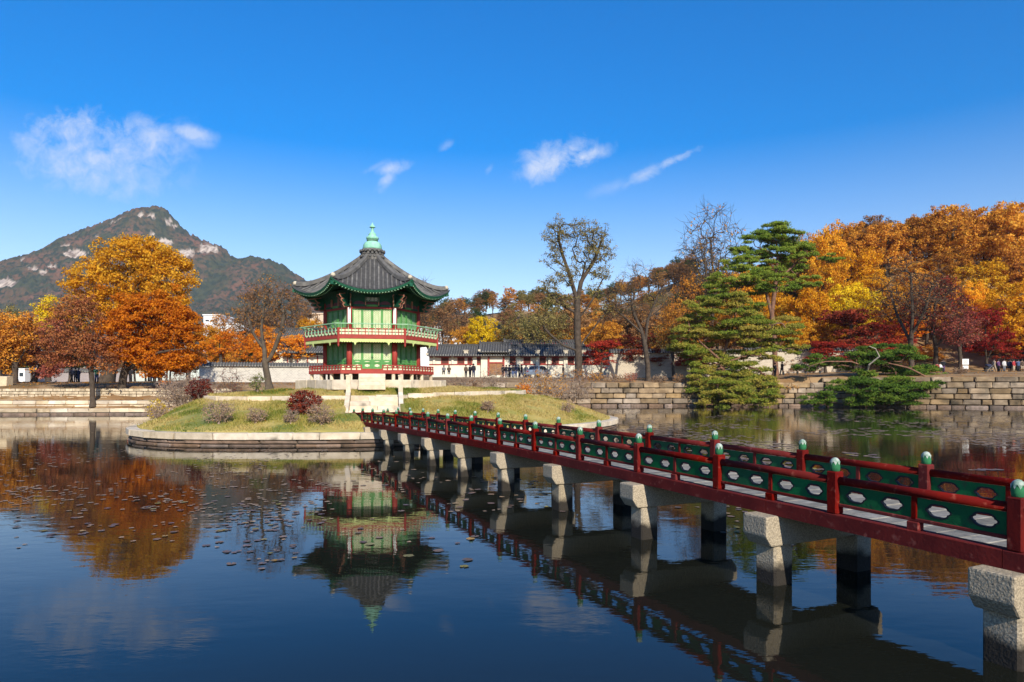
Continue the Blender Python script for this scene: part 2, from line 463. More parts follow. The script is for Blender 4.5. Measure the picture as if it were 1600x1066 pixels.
# ------------------------------------------------------------------ the pond and its banks
PC = (4.0, 36.0)
BANK = [(-90, 48), (-58, 53.0), (-41.5, 54.5), (-30, 55.5), (-22, 59), (-11, 70), (4, 77), (15, 78), (26, 78.5), (36, 77), (53, 70.5), (75, 62), (84, 30), (60, 2), (20, -2.6), (-20, -2.6), (-60, 4), (-88, 28)]
def bank_samples():
    pts = []
    for i in range(len(BANK)):
        a, b = np.array(BANK[i], float), np.array(BANK[(i + 1) % len(BANK)], float)
        for t in np.linspace(0, 1, 120, endpoint=False):
            pts.append(a + (b - a) * t)
    pts = np.array(pts); d = pts - np.array(PC)
    an = np.arctan2(d[:, 1], d[:, 0]); o = np.argsort(an)
    return an[o], np.hypot(d[:, 0], d[:, 1])[o]
_ba, _br = bank_samples()
def bank_r(a):
    a = (np.asarray(a) + np.pi) % (2 * np.pi) - np.pi
    return np.interp(a, _ba, _br, period=2 * np.pi)
RING = [0.15, 1.5, 1.95, 3.2, 3.85, 6, 9, 14, 20, 28, 38, 50, 65, 85, 110, 140, 180, 230, 300, 420, 700, 1200, 1900]
ZL = [0.30, 0.50, 1.15, 1.3, 2.05, 2.45, 2.62, 2.7, 2.8, 2.85, 2.9, 3.0, 3.05, 3.1, 3.2, 3.4, 3.6, 4, 4, 4, 4, 4, 4]
ZR = [-0.6, 3.30, 3.44, 3.48, 3.50, 3.50, 3.52, 3.54, 3.56, 3.6, 3.7, 3.9, 4.2, 4.4, 4.6, 4.6, 4.6, 4.6, 4.6, 4.6, 4.6, 4.6, 4.6]
def hill_z(x, y):
    # wooded slope on the right, wooded knoll straight ahead
    right = 17 * sstep(22, 75, x) * sstep(92, 150, y) + 8 * sstep(45, 90, x) * sstep(95, 135, y)
    knoll = 27 * np.exp(-(((x + 14) / 58) ** 2 + ((y - 290) / 70) ** 2)) + 18 * np.exp(-(((x - 60) / 60) ** 2 + ((y - 280) / 80) ** 2))
    return right + knoll
_BA = np.array(BANK, float); _BB = np.roll(_BA, -1, axis=0)
def bank_dist(x, y):
    """true distance from the bank line, negative on the water side"""
    x = np.asarray(x, float); y = np.asarray(y, float); sh = x.shape; p = np.stack([x.ravel(), y.ravel()], -1)
    best = np.full(len(p), 1e9)
    for a, b in zip(_BA, _BB):
        d = b - a; t = np.clip(((p - a) @ d) / (d @ d), 0, 1)
        best = np.minimum(best, np.linalg.norm(p - (a + t[:, None] * d), axis=1))
    r = np.hypot(p[:, 0] - PC[0], p[:, 1] - PC[1]); an = np.arctan2(p[:, 1] - PC[1], p[:, 0] - PC[0])
    return np.where(r < bank_r(an), -best, best).reshape(sh)
def ground_z(x, y):
    x = np.asarray(x, float); y = np.asarray(y, float)
    off = bank_dist(x, y)
    wl = 1 - sstep(-24, -10, x)
    near = 1 - sstep(5, 25, y)
    zl = np.interp(off, RING, ZL); zr = np.interp(off, RING, ZR) + 0.5 * sstep(24, 44, x) * sstep(1, 8, off) - 0.62 * (1 - sstep(26, 36, x)) * sstep(0.2, 0.6, off) * (1 - sstep(2, 16, off))
    z = zl * wl + zr * (1 - wl)
    z = z * (1 - near) + np.minimum(z, 0.85) * near
    return z + hill_z(x, y)
na = 1200
aa = np.linspace(-np.pi, np.pi, na, endpoint=False)
# how obliquely each direction meets the bank line
da = 1e-3
tx = (bank_r(aa + da) * np.cos(aa + da) - bank_r(aa - da) * np.cos(aa - da)); ty = (bank_r(aa + da) * np.sin(aa + da) - bank_r(aa - da) * np.sin(aa - da))
cosf = np.abs(np.cos(aa) * ty - np.sin(aa) * tx) / np.hypot(tx, ty)
cosf = np.clip(cosf, 0.25, 1)
V = []
for off in RING:
    st = 1 / cosf if off < 10 else 1 / np.clip(cosf + (off - 10) / 30, 0.25, 1)
    r = bank_r(aa) + np.maximum(off * st, off if off < 10 else 10 / cosf)
    x = PC[0] + r * np.cos(aa); y = PC[1] + r * np.sin(aa)
    z = ground_z(x, y) + (0.10 * (fbm(x * 0.35, y * 0.35, 3) - 0.5) if off > 3.9 else 0)
    V.append(np.stack([x, y, z], -1))
V = np.concatenate(V)
M_ground = pbr('leafy_ground', (0.20, 0.11, 0.045), (0.32, 0.21, 0.11), 0.35, 0.95, 0.4, 6, coord='GEO', c3=(0.13, 0.085, 0.035), s3=0.22, l3=0.52, h3=0.66)
struct(link('ground', fast_mesh('ground', V, grid_faces(len(RING), na, True), mats=[M_ground], smooth=True)))

def watermat():
    m = bpy.data.materials.new('pond_water'); m.use_nodes = True
    t = m.node_tree; b = t.nodes['Principled BSDF']
    b.inputs['Base Color'].default_value = (0.010, 0.011, 0.008, 1)
    b.inputs['Roughness'].default_value = 0.012
    b.inputs['IOR'].default_value = 1.333
    b.inputs['Specular IOR Level'].default_value = 0.5
    g = N(t, 'ShaderNodeNewGeometry')
    mp = N(t, 'ShaderNodeMapping'); mp.inputs['Rotation'].default_value = (0, 0, R(12)); mp.inputs['Scale'].default_value = (1.0, 2.4, 1)
    t.links.new(g.outputs['Position'], mp.inputs['Vector'])
    n1 = N(t, 'ShaderNodeTexNoise'); n1.inputs['Scale'].default_value = 2.2; n1.inputs['Detail'].default_value = 3; n1.inputs['Roughness'].default_value = 0.55
    n2 = N(t, 'ShaderNodeTexNoise'); n2.inputs['Scale'].default_value = 0.45; n2.inputs['Detail'].default_value = 2
    n3 = N(t, 'ShaderNodeTexNoise'); n3.inputs['Scale'].default_value = 0.09; n3.inputs['Detail'].default_value = 2
    t.links.new(mp.outputs[0], n1.inputs['Vector']); t.links.new(mp.outputs[0], n2.inputs['Vector']); t.links.new(g.outputs['Position'], n3.inputs['Vector'])
    # breeze patches: ripples come and go over the pond
    mr = N(t, 'ShaderNodeMapRange'); mr.inputs['From Min'].default_value = 0.38; mr.inputs['From Max'].default_value = 0.62
    mr.inputs['To Min'].default_value = 0.30; mr.inputs['To Max'].default_value = 1.0
    t.links.new(n3.outputs['Fac'], mr.inputs['Value'])
    h = MATH(t, 'ADD', MATH(t, 'MULTIPLY', n1.outputs['Fac'], 0.35), MATH(t, 'MULTIPLY', n2.outputs['Fac'], 0.8))
    h = MATH(t, 'MULTIPLY', h, mr.outputs[0])
    bp = N(t, 'ShaderNodeBump'); bp.inputs['Strength'].default_value = 0.075; bp.inputs['Distance'].default_value = 0.10
    t.links.new(h, bp.inputs['Height']); t.links.new(bp.outputs[0], b.inputs['Normal'])
    return m
M_water = watermat()
ra = np.linspace(-np.pi, np.pi, 240, endpoint=False)
rv = [(PC[0], PC[1], 0.0)] + [(PC[0] + (bank_r(a) + 0.6) * math.cos(a), PC[1] + (bank_r(a) + 0.6) * math.sin(a), 0.0) for a in ra]
wm = bpy.data.meshes.new('water')
wm.from_pydata(rv, [], [(0, i + 1, (i + 1) % 240 + 1) for i in range(240)])
wm.materials.append(M_water); wm.update()
struct(link('water', wm))

# ------------------------------------------------------------------ stones and stone walls
def stone_variants(n=6, bev=0.07, jit=0.035):
    out = []
    for k in range(n):
        bm = bmesh.new()
        bmesh.ops.create_cube(bm, size=1.0)
        bmesh.ops.bevel(bm, geom=list(bm.edges), offset=bev, segments=1, affect='EDGES', profile=0.5)
        for v in bm.verts:
            v.co += Vector((random.uniform(-jit, jit), random.uniform(-jit, jit), random.uniform(-jit, jit)))
        me = bpy.data.meshes.new('stone'); bm.to_mesh(me); bm.free(); out.append(me)
    return out
_stone_cache = {}
def stones(mat, bev=0.07, jit=0.035):
    k = (mat.name, bev, jit)
    if k not in _stone_cache:
        v = stone_variants(6, bev, jit)
        for me in v: me.materials.append(mat)
        _stone_cache[k] = v
    return _stone_cache[k]
def path_at(pts, closed=False):
    p = [Vector((a[0], a[1], 0)) for a in pts]
    if closed: p.append(p[0])
    L = [0]
    for i in range(len(p) - 1): L.append(L[-1] + (p[i + 1] - p[i]).length)
    def at(s):
        s = max(0, min(L[-1] - 1e-6, s)); i = 0
        while L[i + 1] < s: i += 1
        d = (p[i + 1] - p[i]); t = (s - L[i]) / max(1e-6, L[i + 1] - L[i])
        return p[i] + d * t, d.normalized()
    return at, L[-1]
def stone_course(parent, at, s0, s1, z0, h, setback, depth, lens, mat, side=1, name='stone', gap=0.03, joined=None, zf=None, bev=0.07, jit=0.035, proud=0.03):
    """a row of stones along the path; side = +1: face to the right of the direction of travel"""
    s = s0 + random.uniform(-0.4, 0) * lens[0]
    var = stones(mat, bev, jit)
    while s < s1:
        l = random.uniform(*lens)
        if s + l > s0 + 0.05:
            p, d = at(max(s0, s + l / 2))
            n = Vector((d.y, -d.x, 0)) * side
            c = p - n * (setback + depth / 2 - random.uniform(-proud, proud))
            zz = z0 if zf is None else zf(s + l / 2)
            hh = h * random.uniform(0.97, 1.0)
            M = Matrix.Translation((c.x, c.y, zz + hh / 2)) @ Matrix.Rotation(math.atan2(d.y, d.x), 4, 'Z') @ Matrix.Diagonal((l - gap, depth, hh - gap, 1))
            if joined is None:
                o = link(name, random.choice(var), None, parent, True, M)
            else:
                joined.box((0, 0, 0), (1, 1, 1), M)
        s += l
def strip_wall(name, at, s0, s1, z0, z1, setback, depth, mat, parent, side=1, step=1.0):
    mb = MB(); n = max(2, int((s1 - s0) / step)); ring = []
    for i in range(n + 1):
        p, d = at(s0 + (s1 - s0) * i / n); q = Vector((d.y, -d.x, 0)) * side
        a = p - q * setback; b = p - q * (setback + depth)
        ring.append([(a.x, a.y, z0), (a.x, a.y, z1), (b.x, b.y, z1), (b.x, b.y, z0)])
    vs = [v for r in ring for v in r]; fs = []
    for i in range(n):
        for j in range(4):
            k = (j + 1) % 4
            fs.append((i * 4 + j, i * 4 + k, i * 4 + 4 + k, i * 4 + 4 + j))
    fs += [(0, 3, 2, 1), (n * 4, n * 4 + 1, n * 4 + 2, n * 4 + 3)]
    mb.add(vs, fs)
    return mb.build(name, mat, parent, True)

# right-hand and far embankment: six courses of long dressed stones
far = [(-11, 70), (4, 77), (15, 78), (26, 78.5), (36, 77), (53, 70.5), (75, 62)]
at, L = path_at(far)
tw = thing('embankment_wall', 'tall stone embankment of long dressed blocks along the far shore on the right', 'stone wall', (26, 78.5, 0))
s_vis = 3.0
strip_wall('wall_core', at, 0, L, -0.8, 2.72, 0.75, 0.8, M_core, tw)
strip_wall('wall_core', at, 49, L, 2.6, 3.35, 0.80, 0.7, M_core, tw)
hs_ = [0.42, 0.62, 0.60, 0.62, 0.66, 0.60]
z = -0.12
for k, h in enumerate(hs_):
    sb = 0.02 + k * 0.11
    if k == 5:
        jb = None
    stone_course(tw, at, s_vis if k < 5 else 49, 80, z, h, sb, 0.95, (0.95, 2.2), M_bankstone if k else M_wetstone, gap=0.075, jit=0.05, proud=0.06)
    z += h
# left bank: kerb course, a ledge, two dressed courses, then rubble
left = [(-58, 53.0), (-41.5, 54.5), (-30, 55.5), (-22, 59), (-11, 70)]
at, L = path_at(left)
tl = thing('embankment_wall', 'stepped pale stone embankment under the orange trees on the left', 'stone wall', (-36, 55, 0))
strip_wall('wall_core', at, 0, L, -0.8, 0.34, 0.10, 0.8, M_core, tl)
strip_wall('wall_core', at, 0, L, 0.2, 1.15, 1.85, 0.5, M_core, tl)
strip_wall('wall_core', at, 0, L, 1.0, 2.0, 3.65, 0.5, M_core, tl)
stone_course(tl, at, 8, 34, -0.15, 0.32, -0.04, 0.6, (0.8, 2.0), M_wetstone, gap=0.05)
stone_course(tl, at, 8, 34, 0.17, 0.36, 0.02, 0.7, (0.9, 2.2), M_leftstone, gap=0.04)
stone_course(tl, at, 8, 34, 0.44, 0.36, 1.60, 0.6, (0.8, 1.9), M_leftstone, gap=0.04)
stone_course(tl, at, 8, 34, 0.80, 0.36, 1.68, 0.6, (0.8, 1.9), M_leftstone, gap=0.04)
jb = MB()
zz = 1.16
for k in range(4):
    stone_course(tl, at, 6, 34, zz, 0.25, 3.30 + k * 0.06, 0.5, (0.25, 0.75), M_rubble, gap=0.045, joined=jb, proud=0.06)
    zz += 0.25
stuff(jb.build('rubble', M_rubble, tl, True))

# ------------------------------------------------------------------ the island
IC = (-7.0, 39.0)
IO = [(-180, 12.3), (-152, 12.8), (-136.5, 13.9), (-124.4, 14.2), (-115.5, 13.9), (-103, 12.95), (-90, 12.55), (-75, 12.2), (-60, 12.0), (-45, 12.0), (-32, 12.1), (-15, 12.7), (0, 13.2), (17, 13.5), (45, 13.8), (90, 13.5), (135, 13.0), (180, 12.3)]
IT = [(-180, 9.4), (-160, 9.9), (-144, 9.9), (-123, 7.2), (-105, 6.2), (-90, 5.95), (-73.8, 5.75), (-50.6, 5.75), (-24, 6.2), (14, 8.1), (50, 8.8), (90, 9), (135, 9.2), (180, 9.4)]
def polar(tab):
    a = np.array([R(t[0]) for t in tab]); r = np.array([t[1] for t in tab])
    fa = np.linspace(-np.pi, np.pi, 361); fr = np.interp(fa, a, r)
    k = np.ones(13) / 13; ext = np.concatenate([fr[-13:-1], fr, fr[1:13]]); sm = np.convolve(ext, k, 'same')[12:-12]
    return lambda x: np.interp((np.asarray(x) + np.pi) % (2 * np.pi) - np.pi, fa, sm)
i_out, i_ter = polar(IO), polar(IT)
def ter_top(a):     # terrace wall top height by direction
    a = (np.asarray(a) + np.pi) % (2 * np.pi) - np.pi
    return np.interp(a, [R(-180), R(-140), R(-90), R(-60), R(-24), R(14), R(90), R(180)], [1.9, 1.86, 1.90, 2.02, 2.10, 2.11, 2.1, 1.9])
EDGE = 0.53
SROT = R(10.5)
def stair_uv(x, y):
    dx, dy = np.asarray(x, float) + 6.55, np.asarray(y, float) - 31.6
    return dx * math.cos(SROT) + dy * math.sin(SROT), -dx * math.sin(SROT) + dy * math.cos(SROT)
def island_z(x, y):
    dx, dy = np.asarray(x, float) - IC[0], np.asarray(y, float) - IC[1]
    a = np.arctan2(dy, dx); r = np.hypot(dx, dy); ro, rt = i_out(a), i_ter(a)
    tt = ter_top(a); base = tt - 0.24
    t = np.clip((ro - 0.45 - r) / np.maximum(0.5, ro - 0.45 - rt - 0.12), 0, 1)
    slope = EDGE + (base - EDGE) * (1 - (1 - t) ** 1.35)
    rp = np.minimum(4.5, rt - 0.8)
    tin = np.clip((rt - 0.1 - r) / np.maximum(0.4, rt - 0.1 - rp), 0, 1)
    inner = tt - 0.02 + (2.24 - tt) * tin
    z = np.where(r > rt - 0.06, slope, inner)
    # the stair is cut into the slope
    sx, sy = stair_uv(x, y)
    line = 0.40 + (sy + 1.35) / 2.7 * 1.24
    return np.where((np.abs(sx) < 1.22) & (sy > -1.7) & (sy < 1.30), np.minimum(z, line), z)
ni = 360
ia = np.linspace(-np.pi, np.pi, ni, endpoint=False)
ro, rt = i_out(ia), i_ter(ia)
rings = [ro - 0.30] + [ro - 0.45 - (ro - 0.45 - rt - 0.12) * t for t in np.linspace(0, 1, 22)] + [rt - 0.05, rt - 0.10] + [(rt - 0.1) * t for t in np.linspace(0.96, 0.02, 16)]
V = []
for k, r in enumerate(rings):
    x = IC[0] + r * np.cos(ia); y = IC[1] + r * np.sin(ia); z = island_z(x, y)
    if k == 0: z = np.full_like(z, EDGE - 0.12)
    else: z = z + 0.09 * (fbm(x * 0.9, y * 0.9, 3, 5) - 0.5)
    V.append(np.stack([x, y, z], -1))
M_lawn = pbr('autumn_lawn', (0.28, 0.25, 0.055), (0.44, 0.33, 0.10), 0.7, 0.95, 0.5, 18, coord='GEO', lo=0.38, hi=0.62, c3=(0.13, 0.16, 0.035), s3=0.45, l3=0.50, h3=0.66)
struct(link('island_ground', fast_mesh('island_ground', np.concatenate(V), grid_faces(len(rings), ni, True), mats=[M_lawn], smooth=True)))
# grass blades on the island
nb = 95000
ang = rng.uniform(R(-178), R(30), nb); rr = i_out(ang) - 0.42 - rng.random(nb) ** 1.0 * (i_out(ang) - 4.6)
x = IC[0] + rr * np.cos(ang); y = IC[1] + rr * np.sin(ang)
su, sv = stair_uv(x, y)
keep = ~((np.abs(su) < 1.42) & (sv > -2.0) & (sv < 1.45))
x, y = x[keep], y[keep]; nb = len(x); z = island_z(x, y)
dens = fbm(x * 0.9, y * 0.9, 3, 9)
h = (0.05 + 0.11 * rng.random(nb)) * np.clip(2.6 * dens - 0.55, 0.12, 1.8); az = rng.uniform(0, 2 * np.pi, nb); w = 0.014 + 0.016 * rng.random(nb)
le = rng.normal(0, 0.5, (nb, 2)) * h[:, None]
p0 = np.stack([x - np.cos(az) * w, y - np.sin(az) * w, z - 0.02], -1); p1 = np.stack([x + np.cos(az) * w, y + np.sin(az) * w, z - 0.02], -1)
p2 = np.stack([x + le[:, 0], y + le[:, 1], z + h], -1)
gt = np.clip((fbm(x * 0.55, y * 0.55, 4, 3) - 0.5) * 3.2 + 0.5 + rng.normal(0, 0.14, nb) + 0.22 * sstep(-8, 2, x), 0, 1)
M_grass = leafmat('grass_blade', [(0.085, 0.12, 0.022), (0.20, 0.215, 0.04), (0.34, 0.28, 0.07), (0.47, 0.36, 0.13)], 0.25, 0)
gm = fast_mesh('grass', np.stack([p0, p1, p2], 1).reshape(-1, 3), np.arange(nb * 3).reshape(-1, 3), gt, [M_grass])
g = stuff(link('grass', gm)); g['label'] = 'short yellowing grass on the island slope'

def polar_path(fn, n=200, a0=-180, a1=180):
    return [(IC[0] + float(fn(R(a))) * math.cos(R(a)), IC[1] + float(fn(R(a))) * math.sin(R(a))) for a in np.linspace(a0, a1, n)]
# island edge: pale kerb on two damp courses
te = thing('island_wall', 'low curved stone edging round the grassy island at the waterline', 'stone wall', (IC[0], IC[1], 0))
at, L = path_at(polar_path(i_out))
strip_wall('wall_core', at, 0, L, -0.8, 0.40, 0.14, 0.5, M_core, te, 1, 0.5)
stone_course(te, at, 0, L, 0.235, 0.30, -0.03, 0.48, (1.0, 1.9), M_granite, gap=0.022, bev=0.05, jit=0.02, proud=0.012)
stone_course(te, at, 0, L, 0.085, 0.15, 0.05, 0.4, (0.7, 1.7), M_wetstone, gap=0.03, bev=0.08, jit=0.04)
stone_course(te, at, 0, L, -0.10, 0.18, 0.03, 0.4, (0.7, 1.7), M_wetstone, gap=0.03, bev=0.08, jit=0.04)
# terrace wall
tt_ = thing('terrace_wall', 'row of pale granite blocks retaining the upper lawn in front of the pavilion', 'stone wall', (IC[0], IC[1], 1.6))
pth = polar_path(i_ter)
at, L = path_at(pth)
def ztop(s):
    p, d = at(s); return float(ter_top(math.atan2(p.y - IC[1], p.x - IC[0]))) - 0.34
sA = 0
stone_course(tt_, at, 0, L, 0, 0.36, -0.02, 0.35, (0.9, 1.8), M_granite, gap=0.02, zf=ztop, bev=0.04, jit=0.02, proud=0.015)

# stone stair with side kerbs and two tall posts
ts = thing('stone_stairs', 'short flight of pale granite steps with two square posts, rising from the bridge', 'stairs', (-6.55, 31.6, 0.6))
SX, NS = -6.55, 6
y0, y1, za, zb = 30.25, 32.95, 0.62, 1.86
svar = stones(M_granite, 0.03, 0.008)
for k in range(NS):
    ya = y0 + (y1 - y0) * k / NS; zt = za + (zb - za) * (k + 1) / NS
    cut = random.uniform(-0.5, 0.5)
    for xa, xb in ((-1.14, cut), (cut + 0.012, 1.14)):
        M = Matrix.Translation((SX + (xa + xb) / 2, ya + 0.35, zt - 0.14)) @ Matrix.Diagonal((xb - xa, 0.7, 0.27, 1))
        link('step', random.choice(svar), None, ts, True, M)
for sx in (-1, 1):
    mb = MB()
    f = lambda u, v, d, sx=sx: (SX + sx * 1.27 - 0.11 + d * 0.22, u, v)
    mb.plate([(30.05, 0.4), (33.05, 1.5), (33.05, 2.08), (32.85, 2.08), (30.05, 0.80)], [], f, 1.0)
    mb.build('kerb', M_granite, ts, True)
    mb = MB()
    mb.box((SX + sx * 1.27, 33.12, 2.19), (0.22, 0.24, 1.36)); mb.box((SX + sx * 1.27, 33.12, 2.90), (0.25, 0.27, 0.07))
    mb.build('post', M_granite, ts, True)

ts.rotation_euler.z = SROT

# ------------------------------------------------------------------ the mountain
RID = [(-420, 600), (-300, 560), (-180, 505), (-80, 455), (0, 423), (18, 415), (45, 399), (69, 388), (93, 370), (120, 355), (144, 345), (171, 334), (189, 326), (204, 320), (228, 319), (246, 326), (255, 339), (267, 349), (282, 364), (300, 372), (324, 381), (339, 387), (357, 404), (375, 409), (390, 406), (420, 410), (441, 419), (462, 434), (480, 444), (520, 462), (600, 474), (680, 490), (760, 500), (900, 580), (1000, 600)]
MD = 1300.0
xs = np.linspace(-1600, 250, 560); ys = np.linspace(900, 1650, 220)
Xg, Yg = np.meshgrid(xs, ys, indexing='ij')
rx_ = np.array([XP(p[0], MD) for p in RID]); rz_ = np.array([ZP(p[1], MD) for p in RID])
rid = np.interp(Xg, rx_, rz_)
yr = MD + 40 * np.sin(Xg / 160.0)
dd = Yg - yr
fall = np.where(dd < 0, np.exp(-(np.abs(dd) / 300.0) ** 1.35), np.exp(-(np.abs(dd) / 260.0) ** 1.35))
gul = fbm(Xg / 90.0 + 0.2 * Yg / 90.0, Yg / 160.0, 5, 11) - 0.5
top = sstep(0.0, 160.0, np.abs(dd))
Zm = 4 + (rid - 4) * fall + gul * 95 * top * np.clip(rid / 200, 0.1, 1.2) * fall
rough = fbm(Xg / 22.0, Yg / 22.0, 4, 21) - 0.5
Zm = Zm + rough * 8 * np.clip(rid / 120, 0.15, 1)
rockm = np.zeros_like(Zm)
# real bare granite faces: patches on the slope (position across the slope, height up it)
hx = Xg / np.maximum(1, Yg) ; hz = (Zm - EYE) / np.maximum(1, Yg)
ROCK = [(9, 447, 22, 12), (51, 424, 13, 7), (67, 430, 8, 5), (81, 420, 9, 4), (118, 400, 24, 9), (102, 389, 11, 4), (253, 382, 21, 9), (291, 400, 18, 11), (325, 391, 22, 10), (220, 339, 7, 5), (237, 341, 9, 4), (264, 349, 8, 7), (238, 369, 7, 3), (177, 351, 6, 3), (187, 347, 6, 3), (272, 356, 6, 4), (150, 372, 6, 3), (35, 410, 6, 3)]
for (px, py, a, b) in ROCK:
    q = ((hx - (px - 800) / F) / (a / F)) ** 2 + ((hz - (HZ - py) / F) / (b / F)) ** 2
    q = q * 1.9 + (fbm(Xg / 9.0, Yg / 9.0, 4, 31) - 0.5) * 1.9
    rockm = np.maximum(rockm, (1 - sstep(0.75, 1.05, q)) * (Yg < MD + 30))
Zm = Zm + rockm * 3.0
tr_ = hash2(np.floor(Xg / 4), np.floor(Yg / 4), 3) * 9.0 * (1 - rockm)
Zm = Zm + tr_ * np.clip(rid / 100, 0.2, 1)
def mountmat():
    m = pbr('mountain_wood', (0.042, 0.050, 0.030), (0.130, 0.066, 0.044), 0.016, 0.95, coord='GEO', detail=9, lo=0.42, hi=0.62, c3=(0.022, 0.034, 0.026), s3=0.11, l3=0.48, h3=0.58)
    t = m.node_tree; b = t.nodes['Principled BSDF']
    src = b.inputs['Base Color'].links[0].from_socket
    at_ = N(t, 'ShaderNodeAttribute'); at_.attribute_name = 'rock'
    mx = N(t, 'ShaderNodeMix'); mx.data_type = 'RGBA'
    g = N(t, 'ShaderNodeNewGeometry')
    mp = N(t, 'ShaderNodeMapping'); mp.inputs['Scale'].default_value = (0.12, 0.05, 0.03)
    t.links.new(g.outputs['Position'], mp.inputs['Vector'])
    nz = N(t, 'ShaderNodeTexNoise'); nz.inputs['Scale'].default_value = 1.5; nz.inputs['Detail'].default_value = 6
    t.links.new(mp.outputs[0], nz.inputs['Vector'])
    cr = N(t, 'ShaderNodeValToRGB'); cr.color_ramp.elements[0].position = 0.36; cr.color_ramp.elements[0].color = (0.15, 0.11, 0.09, 1)
    cr.color_ramp.elements[1].position = 0.60; cr.color_ramp.elements[1].color = (0.46, 0.38, 0.31, 1)
    t.links.new(nz.outputs['Fac'], cr.inputs['Fac'])
    t.links.new(src, mx.inputs['A']); t.links.new(cr.outputs[0], mx.inputs['B']); t.links.new(at_.outputs['Fac'], mx.inputs['Factor'])
    t.links.new(mx.outputs['Result'], b.inputs['Base Color'])
    return m
mm = fast_mesh('mountain', np.stack([Xg, Yg, Zm], -1).reshape(-1, 3), grid_faces(len(xs), len(ys))[:, ::-1], rockm.ravel(), [mountmat()], attr_dom='POINT', attr_name='rock')
struct(link('mountain', mm))
# ------------------------------------------------------------------ the bridge
TH = math.atan(0.468); CT, ST = math.cos(TH), math.sin(TH)
BW, BS, BD = 1.55, 1.797, 6.275                 # rail spacing, bay length, camera-to-near-rail distance
UX, UY = -ST, CT                                # along the bridge, away from the camera
def bt(n):
    return BS * (n + 3.465) - BD * math.tan(TH)
def bp(n, off=0.0, z=0.0):
    t = bt(n); r = BD + off
    return Vector((CT * r + UX * t, ST * r + UY * t, z))
_bn = [-6, -2, 0, 1, 3, 5, 7, 9, 12, 14, 15, 16]
_bz = [0.93, 0.97, 0.99, 1.0, 1.03, 1.045, 1.03, 0.99, 0.91, 0.855, 0.76, 0.64]
def btop(n):
    return float(np.interp(n, _bn, _bz))
BROT = Matrix(((UX, CT, 0, 0), (UY, ST, 0, 0), (0, 0, 1, 0), (0, 0, 0, 1)))   # local x = along, y = to the right
BROT = Matrix(((UX, -CT, 0, 0), (UY, -ST, 0, 0), (0, 0, 1, 0), (0, 0, 0, 1)))  # x along, y towards the left (camera side)
def bmat(n0, n1, off, dz=0.0):
    """frame at the middle of bay n0..n1, x along the slope"""
    a, b = bp(n0, off, btop(n0)), bp(n1, off, btop(n1))
    m = (a + b) / 2; pitch = math.atan2(b.z - a.z, (b - a).xy.length)
    M = BROT.copy()
    return Matrix.Translation((m.x, m.y, m.z + dz)) @ M @ Matrix.Rotation(-pitch, 4, 'Y')
br = thing('footbridge', 'long red and green wooden footbridge on granite piers crossing the pond to the island', 'bridge', tuple(bp(8, BW / 2, 0)))
N0, N1 = -3, 15
# side beams, one length per pier bay
def chamf_box(mb, lx, ly, lz, c=(0, 0, 0), b=0.012):
    bm = bmesh.new(); bmesh.ops.create_cube(bm, size=1.0)
    for v in bm.verts: v.co = Vector((v.co.x * lx, v.co.y * ly, v.co.z * lz))
    bmesh.ops.bevel(bm, geom=list(bm.edges), offset=b, segments=1, affect='EDGES', profile=0.5)
    mb.add([tuple(v.co + Vector(c)) for v in bm.verts], [tuple(v.index for v in f.verts) for f in bm.faces])
    bm.free()
def chamf_mesh(name, lx, ly, lz, mat, b=0.012, c=(0, 0, 0)):
    mb = MB(); chamf_box(mb, lx, ly, lz, c, b); return mb.mesh(name, mat)
PIERN = [0.05 + 1.462 * k for k in range(-1, 10)]
cuts = [N0 - 0.5] + [p for p in PIERN] + [15.35]
for off in (0.0, BW):
    for a, b in zip(cuts[:-1], cuts[1:]):
        ns = max(1, int((b - a) / 0.8)); mb = MB(); pts = [a + (b - a) * i / ns for i in range(ns + 1)]
        ring = []
        for i, n in enumerate(pts):
            g = 0.004 if i in (0, ns) else 0
            q = n + (g if i == 0 else -g if i == ns else 0) / BS
            for dy, dz in ((-0.065, -0.165), (0.065, -0.165), (0.065, -0.01), (0.055, 0.0), (-0.055, 0.0), (-0.065, -0.01)):
                ring.append(tuple(bp(q, off + dy, btop(n) + dz)))
        fs = []
        for i in range(ns):
            for j in range(6):
                k = (j + 1) % 6; fs.append((i * 6 + j, i * 6 + k, i * 6 + 6 + k, i * 6 + 6 + j))
        fs += [tuple(range(6))[::-1], tuple(ns * 6 + j for j in range(6))]
        mb.add(ring, fs); mb.build('side_beam', M_red, br, True)
# cross planks of the deck
pm = [chamf_mesh('plank', 0.222, BW - 0.14, 0.05, M_plank, 0.006) for _ in range(1)]
npl = 0; n = N0 - 0.5
while n < 15.4:
    c = bp(n, BW / 2, btop(n) - 0.045 + random.uniform(-0.004, 0.004))
    M = Matrix.Translation(c) @ BROT @ Matrix.Rotation(random.uniform(-0.006, 0.006), 4, 'Z')
    link('plank', pm[0], None, br, True, M); n += 0.232 / BS
